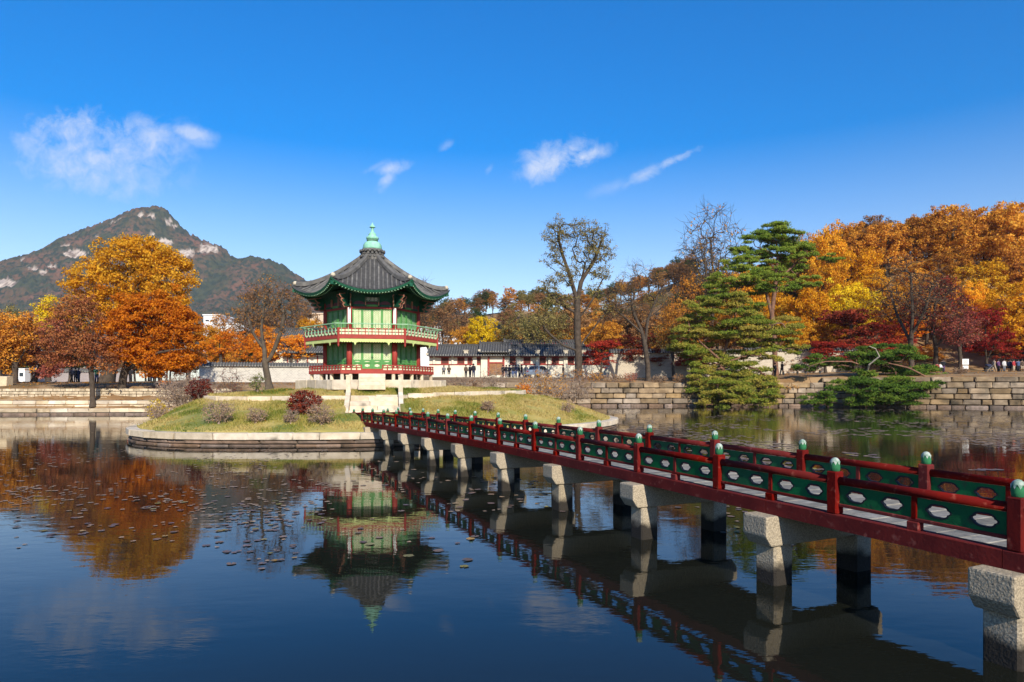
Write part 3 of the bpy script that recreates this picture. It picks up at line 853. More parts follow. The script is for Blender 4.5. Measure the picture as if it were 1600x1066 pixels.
# posts with green lotus caps
postm = chamf_mesh('post', 0.125, 0.125, 0.46, M_red, 0.012, (0, 0, 0.23))
mb = MB(); mb.lathe([(0.040, 0.455), (0.050, 0.465), (0.053, 0.50), (0.050, 0.545), (0.041, 0.575), (0.023, 0.595), (0.004, 0.602)], 14)
capm = mb.mesh('post_cap', M_green, True)
mb = MB(); prof = []
nn = 16; vs = []; fs = []
for i, (r, z) in enumerate([(0.0535, 0.545), (0.0485, 0.568), (0.039, 0.588), (0.023, 0.603), (0.004, 0.609)]):
    for j in range(nn):
        w = 2 * math.pi * j / nn; dz = (0.022 if j % 2 else -0.018) if i == 0 else 0
        vs.append((r * math.cos(w), r * math.sin(w), z + dz))
for i in range(4):
    for j in range(nn):
        q = (j + 1) % nn; fs.append((i * nn + j, i * nn + q, i * nn + nn + q, i * nn + nn + j))
mb.add(vs, fs); petm = mb.mesh('petal_tip', pbr('faded_white_paint', (0.42, 0.45, 0.39), (0.14, 0.24, 0.17), 26, 0.8, coord='GEO'), True)
M_cap = pbr('cap_green', (0.025, 0.16, 0.06), (0.018, 0.11, 0.045), 9, 0.8, coord='GEO'); capm.materials.clear(); capm.materials.append(M_cap)
for off in (0.0, BW):
    for n in range(N0, N1 + 1):
        M = Matrix.Translation(bp(n, off, btop(n))) @ BROT
        po = link('post', postm, None, br, True, M)
        link('post_cap', capm, None, po); link('petal_tip', petm, None, po)
# rails, panels, short middle posts
railm = {}
def cloud(cx, cy, a, b, grow=0.0, n=44):
    """outline of several overlapping round lobes"""
    C = [(0.60, 0.0, 0.40), (-0.60, 0.0, 0.40), (0.20, 0.42, 0.56), (-0.20, 0.42, 0.56), (0.20, -0.42, 0.56), (-0.20, -0.42, 0.56)]
    pts = []
    for i in range(n):
        w = 2 * math.pi * i / n; dx, dy = math.cos(w), math.sin(w); best = 0.2
        for (x, y, r_) in C:
            bq = x * dx + y * dy; disc = bq * bq - (x * x + y * y - r_ * r_)
            if disc > 0: best = max(best, bq + math.sqrt(disc))
        pts.append((cx + dx * (a * best + grow), cy + dy * (b * best + grow)))
    return pts
HB = BS / 2 - 0.125 / 2 - 0.03          # clear length of a half bay panel
PZ0, PZ1 = 0.118, 0.315
outer = [(-HB / 2, PZ0), (HB / 2, PZ0), (HB / 2, PZ1), (-HB / 2, PZ1)]
zc = (PZ0 + PZ1) / 2
holes = [cloud(s * HB * 0.25, zc, 0.112, 0.056) for s in (-1, 1)]
mb = MB(); mb.plate(outer, [h[::-1] for h in holes], lambda u, v, d: (u, 0.011 - d, v), 0.022)
panelm = mb.mesh('panel', M_green)
mb = MB()
mb.plate(cloud(0, zc, 0.112, 0.056, 0.014), [cloud(0, zc, 0.112, 0.056, -0.003)[::-1]], lambda u, v, d: (u, 0.0145 - d, v), 0.029)
trimm = mb.mesh('cutout_trim', M_black)
mb = MB(); mb.tube([(-BS / 2 + 0.05, 0, 0), (BS / 2 - 0.05, 0, 0)], 0.043, 12); trailm = mb.mesh('hand_rail', M_red, True)
lowm = chamf_mesh('lower_rail', BS - 0.12, 0.05, 0.035, M_red, 0.006)
midm = chamf_mesh('short_post', 0.055, 0.05, 0.25, M_red, 0.006)
blkm = chamf_mesh('foot_block', 0.12, 0.09, 0.085, M_red, 0.008)
for off in (0.0, BW):
    for n in range(N0, N1):
        M = bmat(n, n + 1, off)
        T = Matrix.Translation
        link('hand_rail', trailm, None, br, True, M @ T((0, 0, 0.363)))
        link('lower_rail', lowm, None, br, True, M @ T((0, 0, 0.100)))
        link('short_post', midm, None, br, True, M @ T((0, 0, 0.222)))
        link('foot_block', blkm, None, br, True, M @ T((0, 0, 0.040)))
        for s in (-1, 1):
            po = link('panel', panelm, None, br, True, M @ T((s * (0.0275 + HB / 2 + 0.001), 0, 0)))
            for q in (-1, 1): link('cutout_trim', trimm, None, po, False, Matrix.Translation((q * HB * 0.25, 0, 0)))
# granite piers: a bolster across the bridge on two square columns
def pier_cap_mesh():
    mb = MB(); L_ = BW + 0.52; w = 0.37; h = 0.36
    f = lambda u, v, d: (w / 2 - d * w, u, v)
    mb.plate([(-L_ / 2, h * 0.35), (-L_ / 2 + 0.09, 0), (L_ / 2 - 0.09, 0), (L_ / 2, h * 0.35), (L_ / 2, h), (-L_ / 2, h)], [], f, 1.0)
    me = mb.mesh('pier_cap')
    bm = bmesh.new(); bm.from_mesh(me)
    bmesh.ops.dissolve_limit(bm, angle_limit=0.02, verts=list(bm.verts), edges=list(bm.edges))
    bmesh.ops.bevel(bm, geom=list(bm.edges), offset=0.022, segments=2, affect='EDGES', profile=0.6)
    bmesh.ops.recalc_face_normals(bm, faces=list(bm.faces))
    bm.to_mesh(me); bm.free(); me.materials.append(M_pier); return me
pcm = pier_cap_mesh()
colm = chamf_mesh('pier_column', 0.31, 0.31, 2.0, M_pier, 0.025)
for k, n in enumerate(PIERN):
    zt = btop(n) - 0.166
    M = Matrix.Translation(bp(n, BW / 2, zt - 0.36)) @ BROT @ Matrix.Rotation(random.uniform(-0.02, 0.02), 4, 'Z')
    link('pier_cap', pcm, None, br, True, M)
    for off in (0.07, BW - 0.07):
        M = Matrix.Translation(bp(n, off, zt - 0.362 - 1.0)) @ BROT @ Matrix.Rotation(random.uniform(-0.05, 0.05), 4, 'Z')
        link('pier_column', colm, None, br, True, M)

# ------------------------------------------------------------------ the pavilion
CX, CY = -7.97, 38.0
pv = thing('pavilion', 'two storey hexagonal pavilion with grey tiled roof and green doors on the island', 'pavilion', (CX, CY, 0), None, R(11.5))
def hexc(r):
    return [Vector((x * r, y * r, 0)) for x, y in ((-0.465, -0.82), (0.465, -0.82), (1, 0), (0.465, 0.82), (-0.465, 0.82), (-1, 0))]
def face(i, r):
    c = hexc(r); a, b = c[i], c[(i + 1) % 6]; e = (b - a); Ln = e.length; e.normalize()
    inn = Vector((-e.y, e.x, 0)); m = (a + b) / 2
    M = Matrix(((e.x, inn.x, 0, m.x), (e.y, inn.y, 0, m.y), (0, 0, 1, 0), (0, 0, 0, 1)))
    return M, Ln
def hexslab(name, r, z0, z1, mat, parent, r2=None):
    mb = MB(); a = hexc(r); b = hexc(r2 or r)
    mb.add([(v.x, v.y, z0) for v in a] + [(v.x, v.y, z1) for v in b],
           [tuple(range(6))[::-1], tuple(range(6, 12))] + [(i, (i + 1) % 6, (i + 1) % 6 + 6, i + 6) for i in range(6)])
    return mb.build(name, mat, parent)
RC, RB, RL, RP = 2.57, 3.72, 3.50, 4.20
# stone plinth: big blocks round the edge
hexslab('plinth_core', RP - 0.35, 1.7, 2.66, M_granite, pv)
for i in range(6):
    M, Ln = face(i, RP)
    s = -Ln / 2
    while s < Ln / 2 - 0.2:
        l = min(random.uniform(0.9, 1.5), Ln / 2 - s)
        if Ln / 2 - s - l < 0.35: l = Ln / 2 - s
        link('plinth_stone', random.choice(stones(M_granite, 0.04, 0.015)), None, pv, False, M @ Matrix.Translation((s + l / 2, 0.20, 2.44)) @ Matrix.Diagonal((l - 0.015, 0.45, 0.52, 1)))
        s += l
# front steps
for k in range(4):
    zt = 2.40 + 0.205 * k
    M, Ln = face(0, RP)
    mb = MB(); chamf_box(mb, 1.36, 1.55 - 0.30 * k, 0.21, (0, 0.62 - 0.775 + 0.15 * k, zt - 0.105 + 0.002 * k), 0.015)
    mb.build('stair_step', M_granite, pv, False, M)
# stub pillars below the lower deck, then a dark block painting the shaded void under the floor
hexslab('underfloor_void', RC - 0.1, 2.62, 3.05, M_core, pv)
mb = MB(); mb.lathe([(0.10, 2.66), (0.10, 3.04)], 8); stubm = mb.mesh('stub_pillar', M_granite)
for i in range(6):
    M, Ln = face(i, RL - 0.18)
    for s in (-0.5, -0.17, 0.17) if i else (-0.5, -0.36, 0.36):
        link('stub_pillar', stubm, None, pv, False, M @ Matrix.Translation((s * Ln, 0, 0)))
# lower deck and its low railing
hexslab('lower_floor', RL - 0.06, 3.06, 3.20, M_redb, pv)
def railing_low(i):
    M, Ln = face(i, RL)
    spans = [(-Ln / 2, Ln / 2)] if i else [(-Ln / 2, -0.52), (0.52, Ln / 2)]
    mb = MB(); mb.box((0, 0.06, 3.12), (Ln, 0.1, 0.17)); mb.build('floor_beam', M_redb, pv, False, M)
    for a, b in spans:
        mb = MB()
        mb.box(((a + b) / 2, 0.06, 3.475), (b - a, 0.07, 0.05)); mb.box(((a + b) / 2, 0.06, 3.345), (b - a, 0.05, 0.035))
        n = max(2, round((b - a) / 0.30))
        for k in range(n + 1):
            x = a + (b - a) * k / n; x = min(max(x, a + 0.03), b - 0.03)
            mb.box((x, 0.055, 3.33), (0.05, 0.055, 0.25))
        r = mb.build('lower_railing', M_redb, pv, False, M)
        mb = MB()
        for k in range(n):
            x0 = a + (b - a) * k / n + 0.035; x1 = a + (b - a) * (k + 1) / n - 0.035
            mb.box(((x0 + x1) / 2, 0.08, 3.28), (x1 - x0, 0.02, 0.095))
            mb.box(((x0 + x1) / 2, 0.08, 3.41), (0.09, 0.02, 0.06))
        mb.build('railing_panel', M_cream, r)
for i in range(6): railing_low(i)
# columns
mb = MB(); mb.lathe([(0.155, 3.2), (0.15, 4.9)], 14); lcol = mb.mesh('column', M_redb, True)
mb = MB(); mb.lathe([(0.14, 5.02), (0.135, 7.0)], 14); ucol = mb.mesh('column', M_redb, True)
for c in hexc(RC):
    link('column', lcol, None, pv, False, Matrix.Translation(c)); link('column', ucol, None, pv, False, Matrix.Translation(c))
# lattice door leaves
def door_meshes(w, h, solid):
    mb = MB(); mb.box((0, 0.03, h / 2), (w, 0.03, h)); base = mb.mesh('door_leaf', M_doorgreen if solid else M_doorgreen)
    mb = MB(); fw = 0.055
    for x in (-1, 1): mb.box((x * (w / 2 - fw / 2), 0, h / 2), (fw, 0.07, h))
    for z in (fw / 2, h * solid_h, h - fw / 2, h * solid_h + 0.14): mb.box((0, 0.004, z), (w - 2 * fw, 0.055, fw))
    fr = mb.mesh('leaf_frame', M_doorgreen)
    mb = MB(); iw = w - 2 * fw; z0 = h * solid_h + 0.18; z1 = h - fw - 0.01
    nx = 3; pr = iw / nx; nz = max(1, round((z1 - z0) / (pr * 0.9))); pz = (z1 - z0) / nz
    for k in range(nz):
        for j in range(nx):
            cx = -iw / 2 + pr * (j + 0.5); cz = z0 + pz * (k + 0.5)
            hexo = [(cx + math.cos(R(60 * q)) * pr * 0.52, cz + math.sin(R(60 * q)) * pz * 0.56) for q in range(6)]
            hexi = [(cx + math.cos(R(60 * q)) * pr * 0.31, cz + math.sin(R(60 * q)) * pz * 0.33) for q in range(6)]
            dy = 0.004 * ((j + k) % 2)
            mb.plate(hexo, [hexi[::-1]], lambda u, v, d, dy=dy: (u, 0.012 - dy - d * 0 + d, v), 0.014)
            mb.box((cx, 0.008, cz), (pr * 0.22, 0.012, pz * 0.22))
    # white lotus on the lower boards
    for zc_, hh in ((h * solid_h / 2 + 0.02, h * solid_h * 0.5), (h * solid_h + 0.085, 0.05)):
        pet = []
        for q in range(18):
            w_ = 2 * math.pi * q / 18; rr = 1 if q % 3 else 0.72
            pet.append((math.cos(w_) * iw * 0.36 * rr, zc_ + math.sin(w_) * hh * 0.5 * rr))
        mb.plate(pet, [], lambda u, v, d: (u, 0.008 + d, v), 0.012)
    lat = mb.mesh('lattice', M_cream)
    return base, fr, lat
solid_h = 0.26
def storey(z0, z1, sh):
    global solid_h
    solid_h = sh
    cache = {}
    for i in range(6):
        M, Ln = face(i, RC)
        key = round(Ln, 3)
        w = (Ln - 0.30) / 4
        if key not in cache: cache[key] = door_meshes(w - 0.008, z1 - z0, True)
        b, f_, l = cache[key]
        for k in range(4):
            T = M @ Matrix.Translation((-Ln / 2 + 0.15 + w * (k + 0.5), 0.03, z0))
            d = link('door_leaf', b, None, pv, False, T)
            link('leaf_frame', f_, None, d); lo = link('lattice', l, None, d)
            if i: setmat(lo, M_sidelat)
        if i == 0:
            mb = MB(); mb.box((0, -0.02, (z0 + z1) / 2 - 0.1), (0.05, 0.05, 0.12)); mb.build('door_lock', M_black, pv, False, M)
        mb = MB(); mb.box((0, 0.02, z1 + 0.055), (Ln - 0.2, 0.14, 0.11)); mb.build('lintel', M_redb, pv, False, M)
        mb = MB(); mb.box((0, 0.02, z0 - 0.05), (Ln - 0.2, 0.12, 0.10)); mb.build('door_sill', M_redb, pv, False, M)
storey(3.31, 4.72, 0.22)
storey(5.12, 6.54, 0.10)
# balcony
hexslab('balcony_floor', RB - 0.08, 4.86, 5.03, M_redb, pv)
hexslab('balcony_underside', RC + 0.05, 4.70, 4.858, M_soffit, pv, RB - 0.3)
def baluster_mesh():
    mb = MB(); pts = []
    cur = [(0.02, 5.05), (-0.06, 5.12), (-0.10, 5.22), (-0.085, 5.33), (-0.10, 5.45), (-0.17, 5.54), (-0.24, 5.615)]
    bk = [(p[0] + 0.055 - 0.004 * i, p[1] + 0.012) for i, p in enumerate(cur)]
    mb.plate(cur + bk[::-1], [], lambda u, v, d: (0.016 - d, u, v), 0.032)
    return mb.mesh('baluster', M_mint)
balm = baluster_mesh()
for i in range(6):
    M, Ln = face(i, RB)
    mb = MB(); mb.box((0, 0.05, 4.955), (Ln - 0.02, 0.10, 0.17)); mb.build('balcony_beam', M_redb, pv, False, M)
    mb = MB()
    mb.box((0, 0.06, 5.07), (Ln, 0.06, 0.05)); mb.box((0, 0.06, 5.235), (Ln, 0.045, 0.04)); mb.box((0, 0.06, 5.40), (Ln, 0.07, 0.055))
    n = 10
    for k in range(n + 1):
        x = -Ln / 2 + Ln * k / n; x = min(max(x, -Ln / 2 + 0.02), Ln / 2 - 0.02)
        mb.box((x, 0.058, 5.22), (0.04, 0.05, 0.38))
    r = mb.build('balcony_railing', M_redb, pv, False, M)
    mb = MB()
    for k in range(n):
        x = -Ln / 2 + Ln * (k + 0.5) / n
        for z in (5.152, 5.318): mb.box((x, 0.07, z), (Ln / n - 0.05, 0.02, 0.115))
    mb.build('railing_panel', M_cream, r)
    for k in range(n):
        link('baluster', balm, None, pv, False, M @ Matrix.Translation((-Ln / 2 + Ln * (k + 0.5) / n, 0.02, 0)))
    mb = MB(); e = 0.14; mb.tube([(-Ln / 2 - e, -0.20, 5.635), (Ln / 2 + e, -0.20, 5.635)], 0.028, 8); mb.build('hand_rail', M_mint, pv, False, M)
    # scalloped valance
    top = 4.868; nsc = 26; lo = []
    for k in range(nsc * 4 + 1):
        u = -Ln / 2 + Ln * k / (nsc * 4); ph = (k % 4) / 4.0
        z = 4.72 - 0.045 * math.sin(math.pi * ph)
        c = abs((k / (nsc * 4)) * 4 % 2 - 1)
        if c < 0.12: z -= 0.16 * (1 - c / 0.12)
        lo.append((u, z))
    mb = MB(); mb.plate(lo + [(Ln / 2, top), (-Ln / 2, top)], [], lambda u, v, d: (u, 0.03 + d, v), 0.025)
    mb.build('valance', M_valance, pv, False, M)
for c in hexc(RB - 0.03):
    mb = MB(); mb.lathe([(0.02, 4.44), (0.055, 4.52), (0.045, 4.60), (0.065, 4.66), (0.065, 5.40), (0.03, 5.44)], 8, (c.x, c.y, 0))
    mb.build('corner_post', M_redb, pv)
# frieze, brackets, eave structure above the upper doors
hexslab('frieze_board', RC - 0.02, 6.62, 7.55, M_green2, pv, RC + 0.25)
def bracket_mesh():
    prof = [(0.1, 6.60), (-0.22, 6.66), (-0.50, 6.62), (-0.62, 6.70), (-0.45, 6.76), (-0.40, 6.82), (-0.62, 6.84), (-0.80, 6.93), (-0.62, 6.97), (-0.50, 7.03), (-0.78, 7.08), (-0.95, 7.19), (-0.70, 7.22), (-0.4, 7.28), (0.1, 7.34)]
    mb = MB(); mb.plate(prof, [], lambda u, v, d: (0.05 - d, u, v), 0.10); a = mb.mesh('bracket', M_green2)
    mb = MB()
    for i in range(1, len(prof) - 2):
        p, q = prof[i], prof[i + 1]
        mb.bar((0, p[0] - 0.006, p[1]), (0, q[0] - 0.006, q[1]), 0.112, 0.022, (1, 0, 0))
    b = mb.mesh('bracket_edge', M_pinkedge)
    return a, b
bka, bkb = bracket_mesh()
for i, c in enumerate(hexc(RC)):
    a0 = math.atan2(c.y, c.x)
    for da, sc in ((0, 1.0), (R(38), 0.72), (R(-38), 0.72)):
        M = Matrix.Translation(c) @ Matrix.Rotation(a0 + da + math.pi / 2, 4, 'Z') @ Matrix.Diagonal((1, sc, 1, 1))
        o = link('bracket', bka, None, pv, False, M); link('bracket_edge', bkb, None, o)
for i in range(6):
    M, Ln = face(i, RC)
    for k, x in enumerate((-Ln * 0.29, 0, Ln * 0.29)):
        w = Ln * 0.125
        arch = [(x + math.cos(t) * w, 6.78 + math.sin(t) * 0.17) for t in np.linspace(0, math.pi, 9)]
        mb = MB(); mb.plate(arch, [], lambda u, v, d: (u, -0.10 + d, v), 0.06); mb.build('flower_board', M_purple, pv, False, M)
        mb = MB(); mb.box((x, -0.10, 6.705), (w * 2.0, 0.06, 0.10)); mb.build('base_board', M_green2 if k != 1 else M_doorgreen, pv, False, M)
    for x in (-Ln * 0.145, Ln * 0.145):
        mb = MB(); mb.box((x, -0.13, 6.93), (0.06, 0.09, 0.42)); mb.build('frieze_post', M_pinkedge, pv, False, M)
# name board with three characters and the two white verse plaques on the front columns
M0, L0 = face(0, RC)
mb = MB(); chamf_box(mb, 0.74, 0.05, 0.26, (0, -0.24, 7.02), 0.01); nbd = mb.build('name_board', pbr('board_grey_green', (0.10, 0.13, 0.09), rough=0.7), pv, False, M0)
M_ink = pbr('pale_ink', (0.62, 0.60, 0.50), rough=0.7)
M_inkb = pbr('black_ink', (0.02, 0.02, 0.02), rough=0.7)
def text_mesh(s, size):
    cu = bpy.data.curves.new('text', 'FONT'); cu.body = s; cu.size = size; cu.align_x = 'CENTER'; cu.align_y = 'CENTER'; cu.extrude = 0.003
    ob = bpy.data.objects.new('text', cu); COL.objects.link(ob)
    me = bpy.data.meshes.new_from_object(ob.evaluated_get(bpy.context.evaluated_depsgraph_get()))
    bpy.data.objects.remove(ob); me.name = 'lettering'; me.materials.clear(); return me
me = text_mesh('\u4ead\u9060\u9999', 0.2); me.materials.append(M_ink)
link('lettering', me, None, nbd, False, Matrix.Translation((0, -0.27, 7.02)) @ Matrix.Rotation(R(90), 4, 'X'))
for sx in (-1, 1):
    mb = MB(); chamf_box(mb, 0.15, 0.03, 0.84, (sx * (L0 / 2 + 0.0), -0.17, 6.16), 0.006)
    pq = mb.build('verse_plaque', M_white, pv, False, M0 @ Matrix.Translation((0, 0, 0)))
    mb = MB()
    for k in range(7):
        z = 6.49 - 0.11 * k; x = sx * L0 / 2
        mb.box((x + 0.004 * (k % 3), -0.188, z + 0.016), (0.062, 0.006, 0.010)); mb.box((x, -0.188, z - 0.014), (0.05 + 0.012 * (k % 2), 0.006, 0.010)); mb.box((x + 0.010 * ((k % 3) - 1), -0.188, z), (0.012, 0.006, 0.06))
    mb.build('lettering', M_inkb, pq)
# roof
RE, ZA, ZT, RA = 4.45, 9.62, 7.86, 0.60
ec = hexc(RE); ac = hexc(RA)
def hip(i, v):
    p = ac[i % 6].lerp(ec[i % 6], v)
    z = ZA - (ZA - 7.84) * (1 - (1 - v) ** 1.75) + 0.16 * max(0, (v - 0.72) / 0.28) ** 2
    return Vector((p.x, p.y, z))
def sag(v): return 0.62 * v ** 1.8
def roofp(i, u, v, dz=0.0):
    a, b = hip(i, v), hip(i + 1, v); p = a.lerp(b, u)
    k = 4 * u * (1 - u)
    p.z += dz - sag(v) * (k ** 0.8 if k > 0 else 0)
    # the eave line bows in a little between the corners
    m = (a + b) / 2; inn = -Vector((m.x, m.y, 0)).normalized()
    return p + inn * (0.16 * v ** 3 * k)
rf = None
NU, NV = 24, 14
def roof_sheet(name, dz0, mat, parent, v0=0.0, v1=1.0, flip=False):
    mb = MB()
    for i in range(6):
        vs = [roofp(i, a / NU, v0 + (v1 - v0) * b / NV, dz0) for b in range(NV + 1) for a in range(NU + 1)]
        fs = []
        for b in range(NV):
            for a in range(NU):
                q = (b * (NU + 1) + a, (b + 1) * (NU + 1) + a, (b + 1) * (NU + 1) + a + 1, b * (NU + 1) + a + 1)
                fs.append(q[::-1] if flip else q)
        mb.add(vs, fs)
    return mb.build(name, mat, parent, smooth=True)
rf = roof_sheet('roof', 0.0, M_tiledark, pv)
roof_sheet('eave_soffit', -0.12, M_soffit, pv, 0.42, 0.985, True)
# closing strips along the eave: dark tile edge, green board with pale dots
for i in range(6):
    mb = MB()
    for a in range(NU):
        p, q = roofp(i, a / NU, 1.0), roofp(i, (a + 1) / NU, 1.0)
        p2, q2 = roofp(i, a / NU, 0.985, -0.12), roofp(i, (a + 1) / NU, 0.985, -0.12)
        mb.add([p, q, q2, p2], [(0, 3, 2, 1)])
    mb.build('eave_board', M_green2, pv)
# round tile rows
for i in range(6):
    a, b = hip(i, 1.0), hip(i + 1, 1.0); half = (b - a).length / 2
    nr = 18; ends = MB()
    for k in range(nr):
        x = -half + 2 * half * (k + 0.5) / nr
        pts = []
        for v in np.linspace(1.006, 0.02, 16):
            h_ = (hip(i + 1, v) - hip(i, v)).length / 2
            if abs(x) > h_ - 0.10: break
            pts.append(roofp(i, 0.5 + x / (2 * h_), v, 0.035))
        if len(pts) < 2: continue
        mb = MB(); mb.tube(pts, 0.058, 7); link('tile_row', mb.mesh('tile_row', M_tile, True), None, rf)
        d = (pts[0] - pts[1]).normalized(); ends.tube([pts[0] + d * 0.001, pts[0] + d * 0.03], 0.075, 10)
    stuff(ends.build('tile_ends', M_tileend, rf))
    # hip ridge
    mb = MB(); pts = [hip(i, v) + Vector((0, 0, 0.13)) for v in np.linspace(0.0, 0.93, 16)]
    ring = []; n_ = len(pts)
    for q, p in enumerate(pts):
        t = (pts[min(q + 1, n_ - 1)] - pts[max(q - 1, 0)]).normalized(); s_ = t.cross(Vector((0, 0, 1))).normalized()
        for w, z in ((-0.11, -0.13), (-0.105, 0.06), (-0.06, 0.12), (0.06, 0.12), (0.105, 0.06), (0.11, -0.13)):
            ring.append(p + s_ * w + Vector((0, 0, z)))
    fs = []
    for q in range(n_ - 1):
        for j in range(6):
            k = (j + 1) % 6; fs.append((q * 6 + j, q * 6 + 6 + j, q * 6 + 6 + k, q * 6 + k))
    fs += [tuple(range(6)), tuple((n_ - 1) * 6 + j for j in range(6))[::-1]]
    mb.add(ring, fs); mb.build('hip_ridge', M_tile, rf)
    mb = MB(); pe = hip(i, 0.94); mb.lathe([(0.03, 0.06), (0.12, 0.08), (0.13, 0.15), (0.10, 0.24), (0.04, 0.28)], 8, (pe.x, pe.y, pe.z)); mb.build('ridge_end', M_plaster, rf, smooth=True)
    mb = MB(); pts = [hip(i, v) + Vector((0, 0, 0.07)) for v in np.linspace(0.90, 1.012, 5)]; mb.tube(pts, 0.085, 8); mb.build('corner_tile', M_tile, rf, smooth=True)
    # corner rafter
    mb = MB(); pts = [hip(i, v) + Vector((0, 0, -0.26)) for v in np.linspace(0.46, 0.975, 8)]
    for p, q in zip(pts[:-1], pts[1:]): mb.bar(p, q, 0.16, 0.20)
    mb.build('corner_rafter', M_green2, pv)
    # rafters, with pale painted ends
    mb = MB(); dots = MB(); nr = 26
    for k in range(nr):
        u = (k + 0.5) / nr
        for v0, v1, dz, r in ((0.50, 0.90, -0.205, 0.042), (0.82, 0.978, -0.155, 0.036)):
            p, m_, q = roofp(i, u, v0, dz), roofp(i, u, (v0 + v1) / 2, dz), roofp(i, u, v1, dz)
            mb.tube([p, m_, q], r, 5); d = (q - m_).normalized(); dots.tube([q + d * 0.001, q + d * 0.012], r * 0.8, 6)
    stuff(mb.build('rafters', M_green2, pv)); stuff(dots.build('rafter_ends', M_mint, pv))
# neck of stacked tiles, then the green finial
mb = MB()
mb.lathe([(0.62, 9.50), (0.66, 9.72), (0.60, 9.80), (0.52, 9.86), (0.60, 9.98), (0.68, 10.06), (0.62, 10.14), (0.45, 10.16)], 18)
mb.build('roof_neck', M_tile, pv, smooth=False)
mb = MB()
for lev, (r, z) in enumerate(((0.66, 9.74), (0.60, 9.90), (0.68, 10.04))):
    for k in range(18):
        w = 2 * math.pi * (k + 0.5 * (lev % 2)) / 18
        mb.tube([(math.cos(w) * (r - 0.1), math.sin(w) * (r - 0.1), z), (math.cos(w) * (r + 0.05), math.sin(w) * (r + 0.05), z - 0.01)], 0.075, 7)
stuff(mb.build('neck_tiles', M_tile, pv))
lobes = lambda i, j: 1 + 0.035 * math.cos(j * 2 * math.pi / 24 * 8)
mb = MB(); mb.lathe([(0.46, 10.14), (0.53, 10.17), (0.53, 10.24), (0.50, 10.42), (0.42, 10.56), (0.28, 10.62)], 24, mod=lobes); fd = mb.build('finial', M_copper, pv, smooth=True)
mb = MB(); mb.lathe([(0.27, 10.60), (0.33, 10.66), (0.31, 10.72)], 16); mb.build('finial_collar', M_copperdk, fd, smooth=True)
mb = MB(); mb.lathe([(0.31, 10.715), (0.36, 10.78), (0.35, 10.86), (0.24, 10.93), (0.21, 10.98), (0.24, 11.02), (0.17, 11.10), (0.085, 11.18), (0.07, 11.36), (0.10, 11.41), (0.175, 11.43), (0.165, 11.46), (0.10, 11.55), (0.045, 11.63), (0.012, 11.72)], 18, mod=lambda i, j: 1 + (0.04 * math.cos(j * math.pi) if 0 < i < 3 else 0)); mb.build('finial_spire', M_copper, fd, smooth=True)
# ------------------------------------------------------------------ trees
def tubes_np(chains, sides=5):
    """chains: list of (pts (k,3), radii (k,)); returns V, F"""
    Vs, Fs, o = [], [], 0
    ang = np.arange(sides) * 2 * np.pi / sides; ca, sa = np.cos(ang), np.sin(ang)
    for p, r in chains:
        k = len(p); t = np.gradient(p, axis=0); t /= np.linalg.norm(t, axis=1)[:, None] + 1e-9
        m = np.abs(t.mean(0)); ref = np.eye(3)[int(np.argmin(m))]
        a = np.cross(t, ref); a /= np.linalg.norm(a, axis=1)[:, None] + 1e-9; b = np.cross(t, a)
        ring = p[:, None, :] + (a[:, None, :] * ca[None, :, None] + b[:, None, :] * sa[None, :, None]) * r[:, None, None]
        Vs.append(ring.reshape(-1, 3)); Fs.append(grid_faces(k, sides, True) + o); o += k * sides
    return np.concatenate(Vs), np.concatenate(Fs)
def norm(v):
    return v / (np.linalg.norm(v, axis=-1, keepdims=True) + 1e-9)
def resample(pts, step):
    pts = np.asarray(pts, float); d = np.linalg.norm(np.diff(pts, axis=0), axis=1); s = np.concatenate([[0], np.cumsum(d)])
    n = max(3, int(s[-1] / step) + 1); q = np.linspace(0, s[-1], n)
    return np.stack([np.interp(q, s, pts[:, i]) for i in range(3)], -1)
